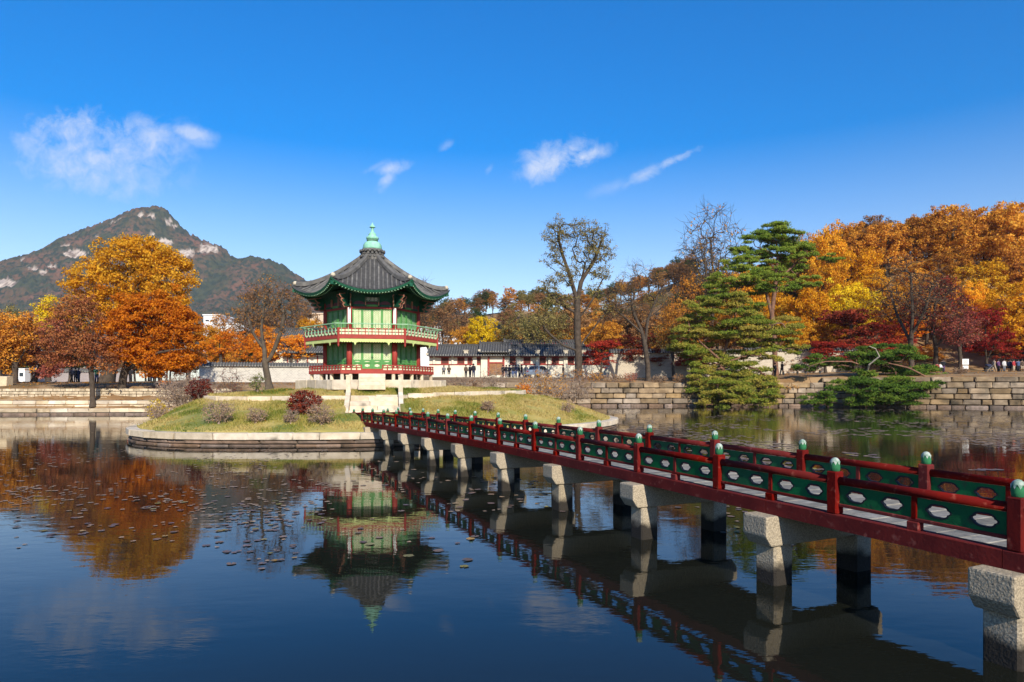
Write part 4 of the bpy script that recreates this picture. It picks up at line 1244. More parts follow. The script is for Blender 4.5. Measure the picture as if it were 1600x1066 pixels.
def skeleton(r, trunks, tips, trunk_r, tip_r=0.012, step=0.6, lift=0.18, h0=None, bias=0.28, wob=0.10):
    """grow a branching frame from the trunk polylines out to every tip; returns chains and tip directions"""
    pos, par, plen, chains = [], [], [], []
    cap = 60000
    A = np.zeros((cap, 3)); PL = np.zeros(cap); OK = np.zeros(cap, bool); n = 0; parent = np.full(cap, -1)
    for ti, tr in enumerate(trunks):
        tr = resample(tr, step * 0.7); start = -1
        if ti > 0:
            dd = np.linalg.norm(A[:n] - tr[0], axis=1); start = int(np.argmin(dd))
        ids = [start] if start >= 0 else []
        for i, p in enumerate(tr):
            if ti > 0 and i == 0: continue
            A[n] = p; parent[n] = ids[-1] if ids else -1
            PL[n] = 0 if parent[n] < 0 else PL[parent[n]] + np.linalg.norm(p - A[parent[n]])
            OK[n] = h0 is None or p[2] - trunks[0][0][2] > h0
            ids.append(n); n += 1
        chains.append(ids)
    tips = np.asarray(tips)
    d0 = np.min(np.linalg.norm(tips[:, None, :] - A[None, :n, :], axis=2), axis=1)
    tdir = np.zeros_like(tips); tipn = np.zeros(len(tips), int)
    for t in np.argsort(d0):
        tp = tips[t]; v = tp - A[:n]; d = np.linalg.norm(v, axis=1)
        c = d + bias * PL[:n] * 0.5 + np.where(v[:, 2] < -0.3 * d, 0.5 * d, 0) + np.where(OK[:n], 0, 50)
        s = int(np.argmin(c)); p0 = A[s]; L_ = d[s]
        k = max(2, int(L_ / step) + 1)
        pd = norm(p0 - A[parent[s]]) if parent[s] >= 0 else np.array([0, 0, 1.0])
        ctrl = p0 + pd * 0.30 * L_ + (tp - p0) * 0.25 + np.array([0, 0, lift * L_])
        u = np.linspace(0, 1, k + 1)[1:, None]
        pts = (1 - u) ** 2 * p0 + 2 * u * (1 - u) * ctrl + u ** 2 * tp
        if k > 2: pts[:-1] += r.normal(0, wob * step, (k - 1, 3))
        ids = [s]
        for p in pts:
            A[n] = p; parent[n] = ids[-1]; PL[n] = PL[ids[-1]] + np.linalg.norm(p - A[ids[-1]]); OK[n] = True; ids.append(n); n += 1
        tipn[t] = ids[-1]; tdir[t] = norm(A[ids[-1]] - A[ids[-2]]); chains.append(ids)
    cnt = np.zeros(n); cnt[tipn] += 1
    for i in range(n - 1, -1, -1):
        if parent[i] >= 0: cnt[parent[i]] += cnt[i]
    cnt = np.maximum(cnt, 1)
    e = math.log(trunk_r / tip_r) / math.log(max(2, cnt.max()))
    rad = tip_r * cnt ** e
    out = []
    for ci, ids in enumerate(chains):
        p = A[ids]; rr = rad[ids].copy()
        if ci >= 1: rr[0] = min(rr[0], rr[1] * 1.15)
        if ci == 0:
            hgt = p[:, 2] - p[0, 2]; rr = np.maximum(rr, tip_r) * (1 + 0.55 * np.exp(-hgt / (trunk_r * 1.6)))
        out.append((p, rr))
    return out, tdir
def blob_points(r, blobs, n, shell=0.55):
    """points inside a union of ellipsoids, more of them towards the outside"""
    vol = np.array([b[3] * b[4] * b[5] for b in blobs]) ** 0.8; pr = vol / vol.sum()
    w = r.choice(len(blobs), n, p=pr); d = norm(r.normal(size=(n, 3))); q = shell + (1 - shell) * r.random(n) ** 0.7
    q = np.where(r.random(n) < 0.2, r.random(n) ** 0.5, q)
    B = np.array(blobs)[w]
    return B[:, :3] + d * q[:, None] * B[:, 3:6]
def leaf_quads(r, centers, per, spread, size, up=0.35, aspect=0.62, flat=0.7, tvar=0.55):
    n = len(centers) * per; c = np.repeat(centers, per, 0)
    off = r.normal(size=(n, 3)); off = norm(off) * (r.random(n) ** 0.5)[:, None] * spread; off[:, 2] *= flat
    p = c + off
    nrm = norm(r.normal(size=(n, 3)) + np.array([0, 0, up * 2]) + norm(off) * 0.9)
    a = norm(np.cross(nrm, r.normal(size=(n, 3)))); b = np.cross(nrm, a)
    s = size * (0.6 + 0.8 * r.random(n))[:, None]
    V = np.stack([p + a * s, p + b * s * aspect + nrm * s * 0.15, p - a * s, p - b * s * aspect + nrm * s * 0.15], 1).reshape(-1, 3)
    t = np.repeat(r.random(len(centers)), per) * tvar + r.random(n) * (1 - tvar)
    return V, t
def quads_mesh(name, V, t, mat):
    return fast_mesh(name, V, np.arange(len(V)).reshape(-1, 4), t, [mat])
def twigs(r, tips, tdir, per, length, rad, droop=0.0, spreadk=0.8):
    ch = []
    for p, d in zip(tips, tdir):
        for _ in range(per):
            q = norm(d + r.normal(0, spreadk, 3)); L_ = length * (0.5 + r.random())
            m = p + q * L_ * 0.5 + r.normal(0, 0.06 * L_, 3); e = p + q * L_ + np.array([0, 0, -droop * L_]) + r.normal(0, 0.1 * L_, 3)
            ch.append((np.array([p, m, e]), np.array([rad, rad * 0.75, rad * 0.4])))
    return ch
def branch_mesh(name, chains, mat, thick=0.045):
    big = [c for c in chains if c[1].max() > thick]; small = [c for c in chains if c[1].max() <= thick]
    V, Fq, o = [], [], 0
    for cs, sd in ((big, 7), (small, 3)):
        if cs:
            v, f = tubes_np(cs, sd); V.append(v); Fq.append(f + o); o += len(v)
    return fast_mesh(name, np.concatenate(V), np.concatenate(Fq), None, [mat], True)

LEAF = {
 'orange': leafmat('orange_leaf', [(0.60, 0.17, 0.016), (0.82, 0.27, 0.02), (0.90, 0.36, 0.028), (0.92, 0.46, 0.05)], 0.48),
 'golden': leafmat('golden_leaf', [(0.42, 0.16, 0.02), (0.70, 0.31, 0.022), (0.83, 0.42, 0.03), (0.88, 0.52, 0.05)], 0.45),
 'gold': leafmat('bright_gold_leaf', [(0.52, 0.21, 0.015), (0.70, 0.33, 0.018), (0.80, 0.42, 0.025), (0.84, 0.52, 0.05)], 0.42),
 'yellow': leafmat('yellow_leaf', [(0.55, 0.33, 0.01), (0.78, 0.50, 0.012), (0.86, 0.60, 0.02), (0.88, 0.66, 0.04)], 0.42),
 'rust': leafmat('rust_leaf', [(0.34, 0.12, 0.03), (0.58, 0.24, 0.035), (0.70, 0.33, 0.045), (0.78, 0.43, 0.06)], 0.38),
 'redbrown': leafmat('red_brown_leaf', [(0.22, 0.07, 0.04), (0.37, 0.12, 0.05), (0.49, 0.19, 0.065), (0.58, 0.28, 0.085)], 0.38),
 'brown': leafmat('russet_brown_leaf', [(0.16, 0.08, 0.04), (0.27, 0.135, 0.06), (0.37, 0.19, 0.075), (0.45, 0.25, 0.09)], 0.35),
 'darkred': leafmat('dark_red_leaf', [(0.14, 0.022, 0.018), (0.24, 0.04, 0.025), (0.34, 0.07, 0.03), (0.44, 0.12, 0.04)], 0.38),
 'crimson': leafmat('crimson_leaf', [(0.19, 0.016, 0.014), (0.34, 0.03, 0.022), (0.45, 0.055, 0.03), (0.55, 0.11, 0.04)], 0.42),
 'pinkred': leafmat('faded_red_leaf', [(0.24, 0.06, 0.05), (0.38, 0.10, 0.07), (0.50, 0.17, 0.09), (0.58, 0.26, 0.12)], 0.40),
 'olive': leafmat('olive_leaf', [(0.16, 0.13, 0.04), (0.27, 0.22, 0.065), (0.38, 0.30, 0.10), (0.47, 0.36, 0.13)], 0.38),
 'darkgreen': leafmat('dark_green_leaf', [(0.018, 0.040, 0.014), (0.035, 0.065, 0.02), (0.06, 0.09, 0.026), (0.09, 0.11, 0.03)], 0.25),
 'pine': leafmat('pine_needle', [(0.055, 0.110, 0.018), (0.11, 0.185, 0.028), (0.19, 0.26, 0.035), (0.31, 0.34, 0.05)], 0.32),
 'pinelit': leafmat('sunlit_pine_needle', [(0.070, 0.125, 0.018), (0.135, 0.205, 0.028), (0.23, 0.28, 0.038), (0.46, 0.36, 0.07)], 0.32),  # sunlight put into the needle colour, brighter and yellower than plain pine
 'green': leafmat('green_leaf', [(0.06, 0.11, 0.02), (0.11, 0.17, 0.03), (0.18, 0.22, 0.035), (0.26, 0.26, 0.04)], 0.3),
 'straw': leafmat('straw_leaf', [(0.24, 0.15, 0.09), (0.34, 0.22, 0.13), (0.44, 0.29, 0.17), (0.50, 0.33, 0.16)], 0.3),
}
def tree_meshes(name, seed, trunks, blobs, tips, per, spread, size, leaf, trunk_r, bark=None, tip_r=0.012, twig=0, twiglen=0.6, step=0.6, h0=None, lift=0.18, leafcl=None, shell=0.55, up=0.35, flat=0.7, twigr=0.008, droop=0.0):
    r = np.random.default_rng(seed)
    T = blob_points(r, blobs, tips, shell)
    ch, td = skeleton(r, trunks, T, trunk_r, tip_r, step, lift, h0)
    if twig: ch = ch + twigs(r, T, td, twig, twiglen, twigr, droop)
    bm_ = branch_mesh('trunk', ch, bark or M_bark)
    lm = None
    if per:
        C = T
        if leafcl:            # more leaf clusters than limb tips
            w = r.integers(0, len(T), leafcl); C = np.concatenate([T, T[w] + r.normal(0, spread * 1.0, (leafcl, 3)) * np.array([1, 1, 0.7])])
        V, t = leaf_quads(r, C, per, spread, size, up=up, flat=flat)
        lm = quads_mesh('crown', V, t, LEAF[leaf])
    return bm_, lm
def place_tree(name, label, cat, meshes, loc, group=None, rz=0, scale=(1, 1, 1), leaf=None, bark=None):
    t = thing(name, label, cat, loc, group, rz); t.scale = scale
    a = link('trunk', meshes[0], None, t)
    if bark: setmat(a, bark)
    if meshes[1] is not None:
        c = link('crown', meshes[1], None, t)
        if leaf: setmat(c, LEAF[leaf])
    return t
def hero(name, label, cat, seed, base, Y, limbs, blobs, **kw):
    """a tree given by the picture outline of its limbs and leaf masses at distance Y; blobs: px, py, rx, ry [, depth offset, depth radius]"""
    grp = kw.pop('group', None)
    b0 = P(base[0], base[1], Y)
    k = Y / F
    tr = [[tuple(P(px, py, Y + (dy if True else 0)) - b0) for px, py, dy in l] for l in limbs]
    bl = []
    for b in blobs:
        px, py, rx, ry = b[:4]; off = b[4] if len(b) > 4 else 0; rd = b[5] if len(b) > 5 else (rx + ry) / 2 * k
        c = P(px, py, Y + off) - b0; bl.append((c.x, c.y, c.z, rx * k, rd, ry * k))
    ms = tree_meshes(name, seed, tr, bl, **kw)
    return place_tree(name, label, cat, ms, b0, grp)

# --- the trees one looks at first
hero('oak_tree', 'big golden orange tree with the broadest crown, rising behind the orange maple on the left', 'tree', 11, (165, 601), 70,
     [[(165, 601, 0), (172, 575, 0), (190, 540, 0), (205, 500, 0), (208, 450, 0)], [(176, 568, 0), (230, 520, -1), (262, 470, 0)], [(190, 540, 0), (160, 480, 1), (140, 440, 0)]],
     [(205, 420, 62, 48), (150, 440, 42, 34), (262, 428, 36, 40), (212, 392, 42, 24), (125, 462, 22, 16), (285, 405, 18, 10), (290, 440, 16, 10), (240, 470, 60, 26), (120, 492, 34, 26), (175, 480, 50, 22)],
     tips=520, per=52, spread=0.66, size=0.12, leaf='golden', trunk_r=0.62, h0=1.5, leafcl=160, tip_r=0.014)
hero('maple_tree', 'dense bright orange maple tree in front, its lower branches hanging over the bank', 'tree', 12, (190, 617), 59,
     [[(190, 617, 0), (192, 590, 0), (200, 560, 0), (222, 525, 0), (238, 490, 0)], [(194, 580, 0), (250, 550, -1.5), (290, 545, -1)], [(200, 560, 0), (182, 520, 1)]],
     [(238, 500, 60, 42), (200, 520, 44, 40), (282, 525, 38, 44), (250, 560, 58, 24), (215, 475, 36, 20), (278, 562, 40, 18), (186, 548, 30, 22), (255, 580, 30, 8)],
     tips=560, per=54, spread=0.56, size=0.105, leaf='orange', trunk_r=0.32, h0=2.0, leafcl=220, tip_r=0.012, flat=0.5)
hero('maple_tree', 'thin dark red maple leaning over the water from the stone ledge on the left', 'tree', 13, (145, 636), 56.6,
     [[(145, 636, 0), (144, 600, 0), (142, 578, 0), (148, 545, 0), (160, 510, 0)], [(143, 580, 0), (128, 565, 0), (112, 555, 0)], [(145, 560, 0), (120, 520, 1), (112, 490, 0)]],
     [(120, 500, 38, 42), (100, 540, 42, 26), (152, 545, 40, 22), (122, 470, 24, 16), (85, 560, 30, 14), (160, 570, 30, 10)],
     tips=420, per=20, spread=0.5, size=0.085, leaf='redbrown', trunk_r=0.20, h0=2.2, leafcl=160, twig=2, twiglen=0.5, flat=0.5)
hero('maple_tree', 'russet maple at the left picture edge with its crown cut by the frame', 'tree', 14, (22, 598), 64,
     [[(22, 598, 0), (24, 575, 0), (18, 540, 0), (10, 510, 0)], [(24, 575, 0), (40, 545, 0)]],
     [(5, 530, 40, 44), (32, 520, 26, 30), (15, 565, 36, 16), (-20, 540, 40, 40), (45, 500, 16, 12)],
     tips=360, per=30, spread=0.55, size=0.10, leaf='rust', trunk_r=0.26, h0=1.6, leafcl=150, twig=1)
hero('maple_tree', 'faded red maple with a leaning dark trunk, second from the left picture edge', 'tree', 15, (52, 598), 68,
     [[(52, 598, 0), (60, 580, 0), (68, 560, 0), (74, 530, 0)], [(62, 575, 0), (90, 555, 0)]],
     [(70, 540, 36, 26), (92, 560, 28, 16), (55, 555, 30, 18), (80, 515, 24, 18), (75, 582, 22, 8)],
     tips=330, per=22, spread=0.5, size=0.09, leaf='pinkred', trunk_r=0.22, h0=1.4, leafcl=120, twig=2, twiglen=0.5, flat=0.5)
hero('maple_sapling', 'little red maple sapling on the path edge between the two left trunks', 'tree', 16, (71, 603), 62,
     [[(71, 603, 0), (71, 590, 0), (72, 578, 0)]], [(72, 580, 12, 8), (66, 586, 10, 6), (80, 572, 12, 7)], tips=60, per=16, spread=0.28, size=0.07, leaf='pinkred', trunk_r=0.05, h0=0.5)
hero('ginkgo_tree', 'slim yellow tree glowing among the darker crowns on the left', 'tree', 17, (76, 596), 90,
     [[(76, 596, 0), (76, 560, 0), (74, 500, 0), (76, 465, 0)]],
     [(72, 500, 12, 18), (78, 476, 9, 14), (70, 525, 12, 16), (60, 486, 8, 12)], tips=150, per=18, spread=0.6, size=0.13, leaf='yellow', trunk_r=0.25, h0=2)
hero('oak_tree', 'tall half bare olive tree standing alone against the sky in the middle', 'tree', 18, (904, 598), 82.5,
     [[(904, 598, 0), (904, 560, 0), (902, 520, 0), (902, 470, 0), (908, 440, 0), (915, 410, 1)], [(903, 545, 0), (922, 520, 1), (945, 490, 0), (950, 478, 0)],
      [(904, 549, 0), (880, 540, -1), (862, 525, 0), (850, 512, 0)], [(902, 470, 0), (890, 430, 0), (878, 395, 1), (872, 370, 0)], [(908, 440, 0), (930, 405, 0), (940, 375, 0)], [(902, 490, 0), (875, 475, 0), (855, 455, 0)],
      [(903, 500, 0), (925, 470, -1), (940, 440, 0)]],
     [(872, 365, 26, 26), (905, 360, 18, 20), (930, 370, 24, 26), (945, 395, 20, 16), (865, 400, 22, 20), (915, 400, 28, 24), (885, 430, 24, 18), (858, 445, 18, 16), (870, 470, 26, 12), (935, 425, 24, 14), (930, 455, 20, 14), (845, 500, 24, 14), (945, 485, 20, 14), (880, 500, 24, 12)],
     tips=620, per=18, spread=0.5, size=0.09, leaf='olive', trunk_r=0.46, h0=5, twig=2, twiglen=0.75, tip_r=0.022, twigr=0.013, bark=M_bark, shell=0.35, leafcl=60)
hero('bare_tree', 'bare grey tree with twisting limbs just right of the tall olive tree', 'tree', 19, (1013, 597), 83,
     [[(1013, 597, 0), (1012, 570, 0), (1008, 540, 0), (1002, 515, 0), (990, 490, 0), (985, 460, 0)], [(1008, 540, 0), (1012, 500, 0), (1025, 470, 0), (1030, 445, 0)], [(1003, 520, 0), (975, 495, 0), (955, 480, 0)], [(1010, 500, 0), (1035, 480, 0), (1050, 462, 0)]],
     [(985, 450, 34, 30), (1020, 440, 30, 24), (965, 470, 26, 20), (1040, 462, 22, 16), (1000, 480, 40, 20), (955, 490, 18, 14), (1000, 420, 24, 14)],
     tips=420, per=3, spread=0.4, size=0.07, leaf='rust', trunk_r=0.30, h0=3, twig=3, twiglen=0.9, tip_r=0.014, twigr=0.012, shell=0.3)
hero('bare_tree', 'bare orange brown tree with a leaning trunk on the island before the left wall', 'tree', 20, (421, 610), 42,
     [[(421, 610, 0), (418, 590, 0), (414, 570, 0), (413, 545, 0), (408, 515, 0), (412, 480, 0)], [(415, 572, 0), (428, 548, 0), (438, 520, 0), (445, 490, 0)], [(413, 548, 0), (395, 520, 0), (385, 490, 0)]],
     [(410, 470, 36, 36), (450, 475, 30, 36), (375, 490, 30, 26), (430, 445, 36, 22), (395, 455, 26, 20), (470, 490, 22, 20), (360, 505, 22, 14), (430, 510, 40, 20)],
     tips=340, per=3, spread=0.3, size=0.045, leaf='rust', trunk_r=0.20, h0=1.9, twig=3, twiglen=0.5, tip_r=0.008, twigr=0.006, shell=0.3, bark=M_barklit)
# orange maples behind the left wall
hero('maple_tree', 'orange maple with layered branches behind the left palace wall, under the white building', 'tree', 21, (345, 590), 100,
     [[(345, 590, 0), (345, 560, 0), (342, 530, 0)]], [(345, 540, 30, 14), (370, 530, 30, 12), (330, 552, 22, 10), (385, 548, 26, 12), (350, 522, 22, 8)],
     tips=200, per=26, spread=0.6, size=0.12, leaf='orange', trunk_r=0.25, h0=2.5, flat=0.4)
hero('maple_tree', 'orange maple with layered branches behind the left palace wall, beside the pavilion', 'tree', 22, (455, 590), 100,
     [[(455, 590, 0), (455, 565, 0), (452, 540, 0)]], [(450, 540, 34, 12), (470, 552, 26, 10), (430, 552, 26, 10), (470, 530, 22, 9), (440, 528, 22, 8)],
     tips=200, per=26, spread=0.6, size=0.12, leaf='orange', trunk_r=0.25, h0=2.5, flat=0.4)
# --- pines
def pine_meshes(seed, trunks, pads, leaf, trunk_r, tuft=150, step=0.5, h0=None, bark=M_pinebark, nl=0.20):
    """pads: (x, y, z, rx, ry, rz) flattened cushions of upright needle tufts"""
    r = np.random.default_rng(seed)
    T, C, per_c = [], [], []
    for p in pads:
        n = max(4, int(3 + p[3] * p[4] * 2.2))
        q = np.array(p[:3]) + norm(r.normal(size=(n, 3))) * (r.random(n) ** 0.5)[:, None] * np.array([p[3], p[4], p[5] * 0.5]) - np.array([0, 0, p[5] * 0.5])
        T.append(q)
        m = int(tuft * p[3] * p[4]) + 10
        d = norm(r.normal(size=(m, 3))) * (r.random(m) ** 0.45)[:, None]; d[:, 2] = np.abs(d[:, 2]) * 0.9 - 0.25
        # cushions are knotted, not smooth
        lump = 0.75 + 0.5 * r.random((m, 1))
        C.append(np.array(p[:3]) + d * np.array(p[3:6]) * lump); per_c.append(np.full(m, r.random()))
    T = np.concatenate(T); C = np.concatenate(C); pc = np.concatenate(per_c)
    ch, td = skeleton(r, trunks, T, trunk_r, 0.014, step, 0.10, h0, bias=0.2, wob=0.16)
    bm_ = branch_mesh('trunk', ch, bark)
    k = 5; n = len(C) * k; c = np.repeat(C, k, 0)
    d = norm(r.normal(size=(n, 3)) * np.array([1, 1, 0.7]) + np.array([0, 0, 0.55])); L_ = nl * (0.6 + 0.7 * r.random(n))[:, None]
    s = norm(np.cross(d, r.normal(size=(n, 3)))) * 0.034
    V = np.stack([c - s, c + s, c + d * L_ + s * 0.5, c + d * L_ - s * 0.5], 1).reshape(-1, 3)
    t = np.clip(np.repeat(pc * 0.5 + r.random(len(C)) * 0.25, k) + r.random(n) * 0.25, 0, 1)
    return bm_, quads_mesh('crown', V, t, LEAF[leaf])
def pine(label, seed, base, Y, limbs, pads, leaf, trunk_r, name='pine_tree', fill=6, **kw):
    b0 = P(base[0], base[1], Y); k = Y / F
    r = np.random.default_rng(seed + 100)
    tr = [[tuple(P(px, py, Y + dy) - b0) for px, py, dy in l] for l in limbs]
    pl = []
    for q in pads:
        px, py, rx, ry = q[:4]; off = q[4] if len(q) > 4 else r.uniform(-1, 1) * 1.5
        c = P(px, py, Y + off) - b0
        # a layer is a handful of knotted cushions of different size and height
        for q_ in range(fill):
            a = r.uniform(0, 6.28); f_ = r.random() ** 0.5 * 0.85; sz = r.uniform(0.36, 0.66)
            pl.append((c.x + math.cos(a) * rx * k * f_ * 1.35, c.y + math.sin(a) * rx * k * f_, c.z + r.uniform(-0.75, 0.6) * max(1.0, ry * k), rx * k * sz, rx * k * sz * 0.9, max(0.25, ry * k * r.uniform(0.55, 1.15))))
    ms = pine_meshes(seed, tr, pl, leaf, trunk_r, **kw)
    return place_tree(name, label, 'tree', ms, b0)
pine('tall dark green pine with flat layered crown and reddish trunks, behind the spreading pine', 31, (1212, 586), 88,
     [[(1212, 586, 0), (1210, 540, 0), (1206, 490, 0), (1212, 440, 0), (1215, 400, 0), (1212, 370, 0)], [(1207, 500, 0), (1198, 460, 0), (1180, 440, 0)], [(1212, 440, 0), (1240, 415, 0), (1262, 395, 0)], [(1215, 400, 0), (1180, 385, 0)]],
     [(1200, 358, 24, 7), (1225, 366, 22, 7), (1180, 374, 22, 7), (1215, 378, 26, 7), (1248, 384, 22, 6), (1165, 390, 18, 6), (1205, 393, 24, 6), (1255, 396, 18, 6), (1160, 402, 16, 6), (1240, 402, 14, 5), (1190, 418, 22, 6), (1170, 424, 18, 6), (1212, 424, 18, 6), (1140, 436, 24, 6), (1120, 448, 18, 6), (1195, 433, 22, 6), (1250, 442, 18, 5), (1125, 455, 16, 5), (1238, 430, 12, 5), (1300, 402, 14, 4), (1270, 440, 12, 4), (1160, 440, 22, 7), (1185, 450, 22, 7), (1225, 448, 20, 6), (1145, 415, 16, 6), (1235, 412, 18, 6), (1185, 402, 22, 6)],
     'pine', 0.34, fill=9, h0=6, tuft=150)
pine('broad spreading pine with sunlit yellow-green needles that hangs over the embankment', 32, (1130, 588), 80,
     [[(1130, 588, 0), (1128, 560, 0), (1140, 525, 0), (1150, 490, 0), (1145, 470, 0)], [(1128, 565, 0), (1100, 540, -1), (1080, 520, 0)], [(1138, 530, 0), (1180, 510, -1), (1220, 505, 0)], [(1130, 575, 0), (1160, 570, -2), (1190, 580, -3)], [(1130, 580, 0), (1115, 590, -2), (1120, 610, -4)]],
     [(1140, 468, 24, 8), (1165, 478, 22, 8), (1110, 472, 20, 7), (1090, 480, 16, 6), (1130, 490, 30, 8), (1180, 495, 24, 8), (1085, 498, 20, 7), (1210, 505, 28, 8), (1160, 510, 34, 8), (1110, 512, 30, 8), (1230, 515, 20, 7), (1075, 518, 22, 7), (1190, 522, 30, 8), (1140, 530, 32, 8), (1090, 538, 30, 8), (1065, 535, 16, 6), (1220, 535, 20, 7), (1170, 545, 26, 7), (1105, 556, 24, 8), (1080, 560, 20, 7), (1200, 555, 20, 6),
      (1130, 575, 26, 7, -1), (1165, 577, 26, 7, -2), (1110, 590, 24, 8, -2), (1150, 588, 28, 7, -3), (1185, 590, 24, 7, -3), (1100, 605, 22, 8, -2), (1140, 600, 28, 7, -4), (1180, 605, 24, 7, -4), (1165, 617, 24, 7, -5), (1120, 618, 22, 7, -4), (1195, 618, 18, 6, -5), (1208, 600, 14, 6, -3), (1140, 612, 20, 6, -5), (1100, 580, 18, 8, -1), (1075, 548, 18, 8), (1060, 552, 14, 7), (1085, 575, 18, 8, -1), (1090, 592, 16, 8, -2), (1240, 548, 16, 6), (1150, 560, 26, 7), (1155, 628, 20, 6, -5), (1110, 630, 16, 5, -4), (1190, 632, 16, 5, -5)],
     'pinelit', 0.30, fill=8, h0=0.6, tuft=150)
pine('low pine crouching over the water wall on the right with a pale bent branch', 33, (1352, 590), 77,
     [[(1352, 590, 0), (1358, 570, -1), (1375, 560, -1), (1390, 575, -2)], [(1356, 575, 0), (1330, 565, -1), (1290, 565, -1), (1265, 572, -2)], [(1378, 565, -1), (1420, 575, -2), (1450, 590, -2)], [(1352, 588, 0), (1360, 608, -3), (1380, 618, -4)], [(1352, 590, -1), (1310, 605, -3), (1280, 618, -4)]],
     [(1360, 545, 20, 7), (1390, 548, 24, 7), (1345, 556, 22, 7), (1415, 555, 22, 7), (1375, 562, 28, 7), (1405, 572, 26, 8), (1340, 570, 18, 7), (1280, 564, 22, 6), (1260, 572, 16, 5), (1300, 568, 16, 6), (1430, 580, 26, 8), (1390, 585, 28, 8), (1360, 590, 22, 8), (1450, 594, 22, 8), (1415, 598, 30, 8, -3), (1370, 602, 30, 8, -3), (1335, 606, 24, 7, -3), (1440, 606, 22, 7, -3), (1400, 612, 30, 8, -4), (1350, 616, 26, 7, -4), (1300, 608, 18, 6, -3), (1275, 622, 18, 6, -4), (1290, 628, 14, 5, -4), (1370, 625, 28, 7, -4), (1410, 622, 20, 6, -4), (1340, 622, 18, 6, -4), (1430, 590, 22, 8), (1380, 630, 16, 5, -4)],
     'pine', 0.24, fill=8, h0=0.2, tuft=150)
mb = MB(); mb.tube([P(1352, 590, 77), P(1358, 570, 75.4), P(1374, 557, 74.6), P(1368, 545, 74.2), P(1358, 541, 74)], [0.12, 0.10, 0.08, 0.05, 0.03], 7)
pb = [o for o in bpy.data.objects if o.name.startswith('pine_tree')][-1]
o = mb.build('bent_branch', pbr('pale_branch', (0.45, 0.38, 0.30), (0.33, 0.27, 0.21), 4, 0.9, coord='GEO'), pb, True)

# --- prototypes for the woods, 10 m tall
def proto(seed, kind):
    r = np.random.default_rng(seed)
    if kind == 'round':
        bl = [(0, 0, 6.2, 3.0, 3.0, 2.9), (1.4 * r.uniform(0.6, 1), 0.8, 5.2, 2.4, 2.4, 2.0), (-1.6, -0.6, 5.4, 2.3, 2.4, 2.1), (r.uniform(-1, 1), -1.2, 7.6, 1.9, 1.9, 1.8), (r.uniform(-1.2, 1.2), 1.2, 7.2, 1.9, 2.0, 1.8), (0.6, 0, 4.0, 2.2, 2.2, 1.3)]
        return tree_meshes('p', seed, [[(0, 0, 0), (0.1, 0, 2.2), (0.3 * r.normal(), 0.3 * r.normal(), 4.5), (0.3, 0, 7)]], bl, tips=190, per=44, spread=0.52, size=0.115, leaf='rust', trunk_r=0.24, h0=1.6, leafcl=50, tip_r=0.012, twig=1)
    if kind == 'sparse':
        bl = [(0, 0, 6.6, 2.6, 2.6, 2.8), (1.6, 0.6, 5.6, 1.9, 1.9, 1.8), (-1.6, -0.4, 5.6, 1.9, 1.9, 2.0), (r.uniform(-1, 1), 0.4, 8.2, 1.4, 1.4, 1.3)]
        return tree_meshes('p', seed, [[(0, 0, 0), (0.15, 0, 2.0), (-0.2, 0.1, 4.5), (0.1, 0, 7)], [(0.1, 0, 2.2), (1.2, 0.3, 4.6), (1.7, 0.4, 6.2)]], bl, tips=280, per=13, spread=0.5, size=0.10, leaf='rust', trunk_r=0.20, h0=1.8, tip_r=0.012, twig=3, twiglen=0.6, shell=0.4)
    if kind == 'bare':
        bl = [(0, 0, 6.8, 2.4, 2.4, 2.8), (1.5, 0.5, 6.0, 1.9, 1.9, 2.0), (-1.5, -0.4, 6.0, 1.9, 1.9, 2.2), (0.3, 0.4, 8.6, 1.2, 1.2, 1.2)]
        return tree_meshes('p', seed, [[(0, 0, 0), (0.15, 0, 2.2), (-0.2, 0.1, 4.5), (0.1, 0, 7.5)], [(0.1, 0, 2.4), (1.0, 0.3, 4.6), (1.5, 0.4, 6.4)], [(0, 0, 3.0), (-1.0, -0.2, 5.0), (-1.4, -0.3, 6.6)]], bl, tips=300, per=3, spread=0.4, size=0.07, leaf='rust', trunk_r=0.17, h0=2.2, tip_r=0.012, twig=4, twiglen=0.7, shell=0.3, twigr=0.010)
    if kind == 'maple':
        bl = [(r.uniform(-2.4, 2.4), r.uniform(-2.2, 2.2), r.uniform(3.6, 9.2), 2.0, 2.0, 0.7) for _ in range(11)]
        return tree_meshes('p', seed, [[(0, 0, 0), (0.2, 0, 1.8), (-0.3, 0.2, 4.5), (0.1, 0, 8)], [(0.2, 0, 1.8), (1.4, 0.4, 4.2), (2.0, 0.5, 6)]], bl, tips=260, per=26, spread=0.6, size=0.13, leaf='darkred', trunk_r=0.24, h0=1.6, flat=0.45, leafcl=60, twig=1)
PROTO = {k: [proto(200 + 10 * i + s, k) for s in range(n)] for i, (k, n) in enumerate((('round', 4), ('sparse', 3), ('bare', 2), ('maple', 2)))}
PW = {'round': 8.0, 'sparse': 7.2, 'bare': 5.4, 'maple': 8.4}
_pk = 0
def wood(px, top, Y, wpx, kind, leaf, label, name='broadleaf_tree', group=None, sink=0.0):
    global _pk
    _pk += 1
    x = XP(px, Y); z = float(ground_z(x, Y)) - sink; H = ZP(top, Y) - z
    ms = PROTO[kind][_pk % len(PROTO[kind])]
    sw = wpx / F * Y / PW[kind]
    return place_tree(name, label, 'tree', ms, (x, Y, z), group, random.uniform(0, 6.28), (sw, sw, H / 10.0), leaf)
G_W = 'autumn trees of the right-hand wood'
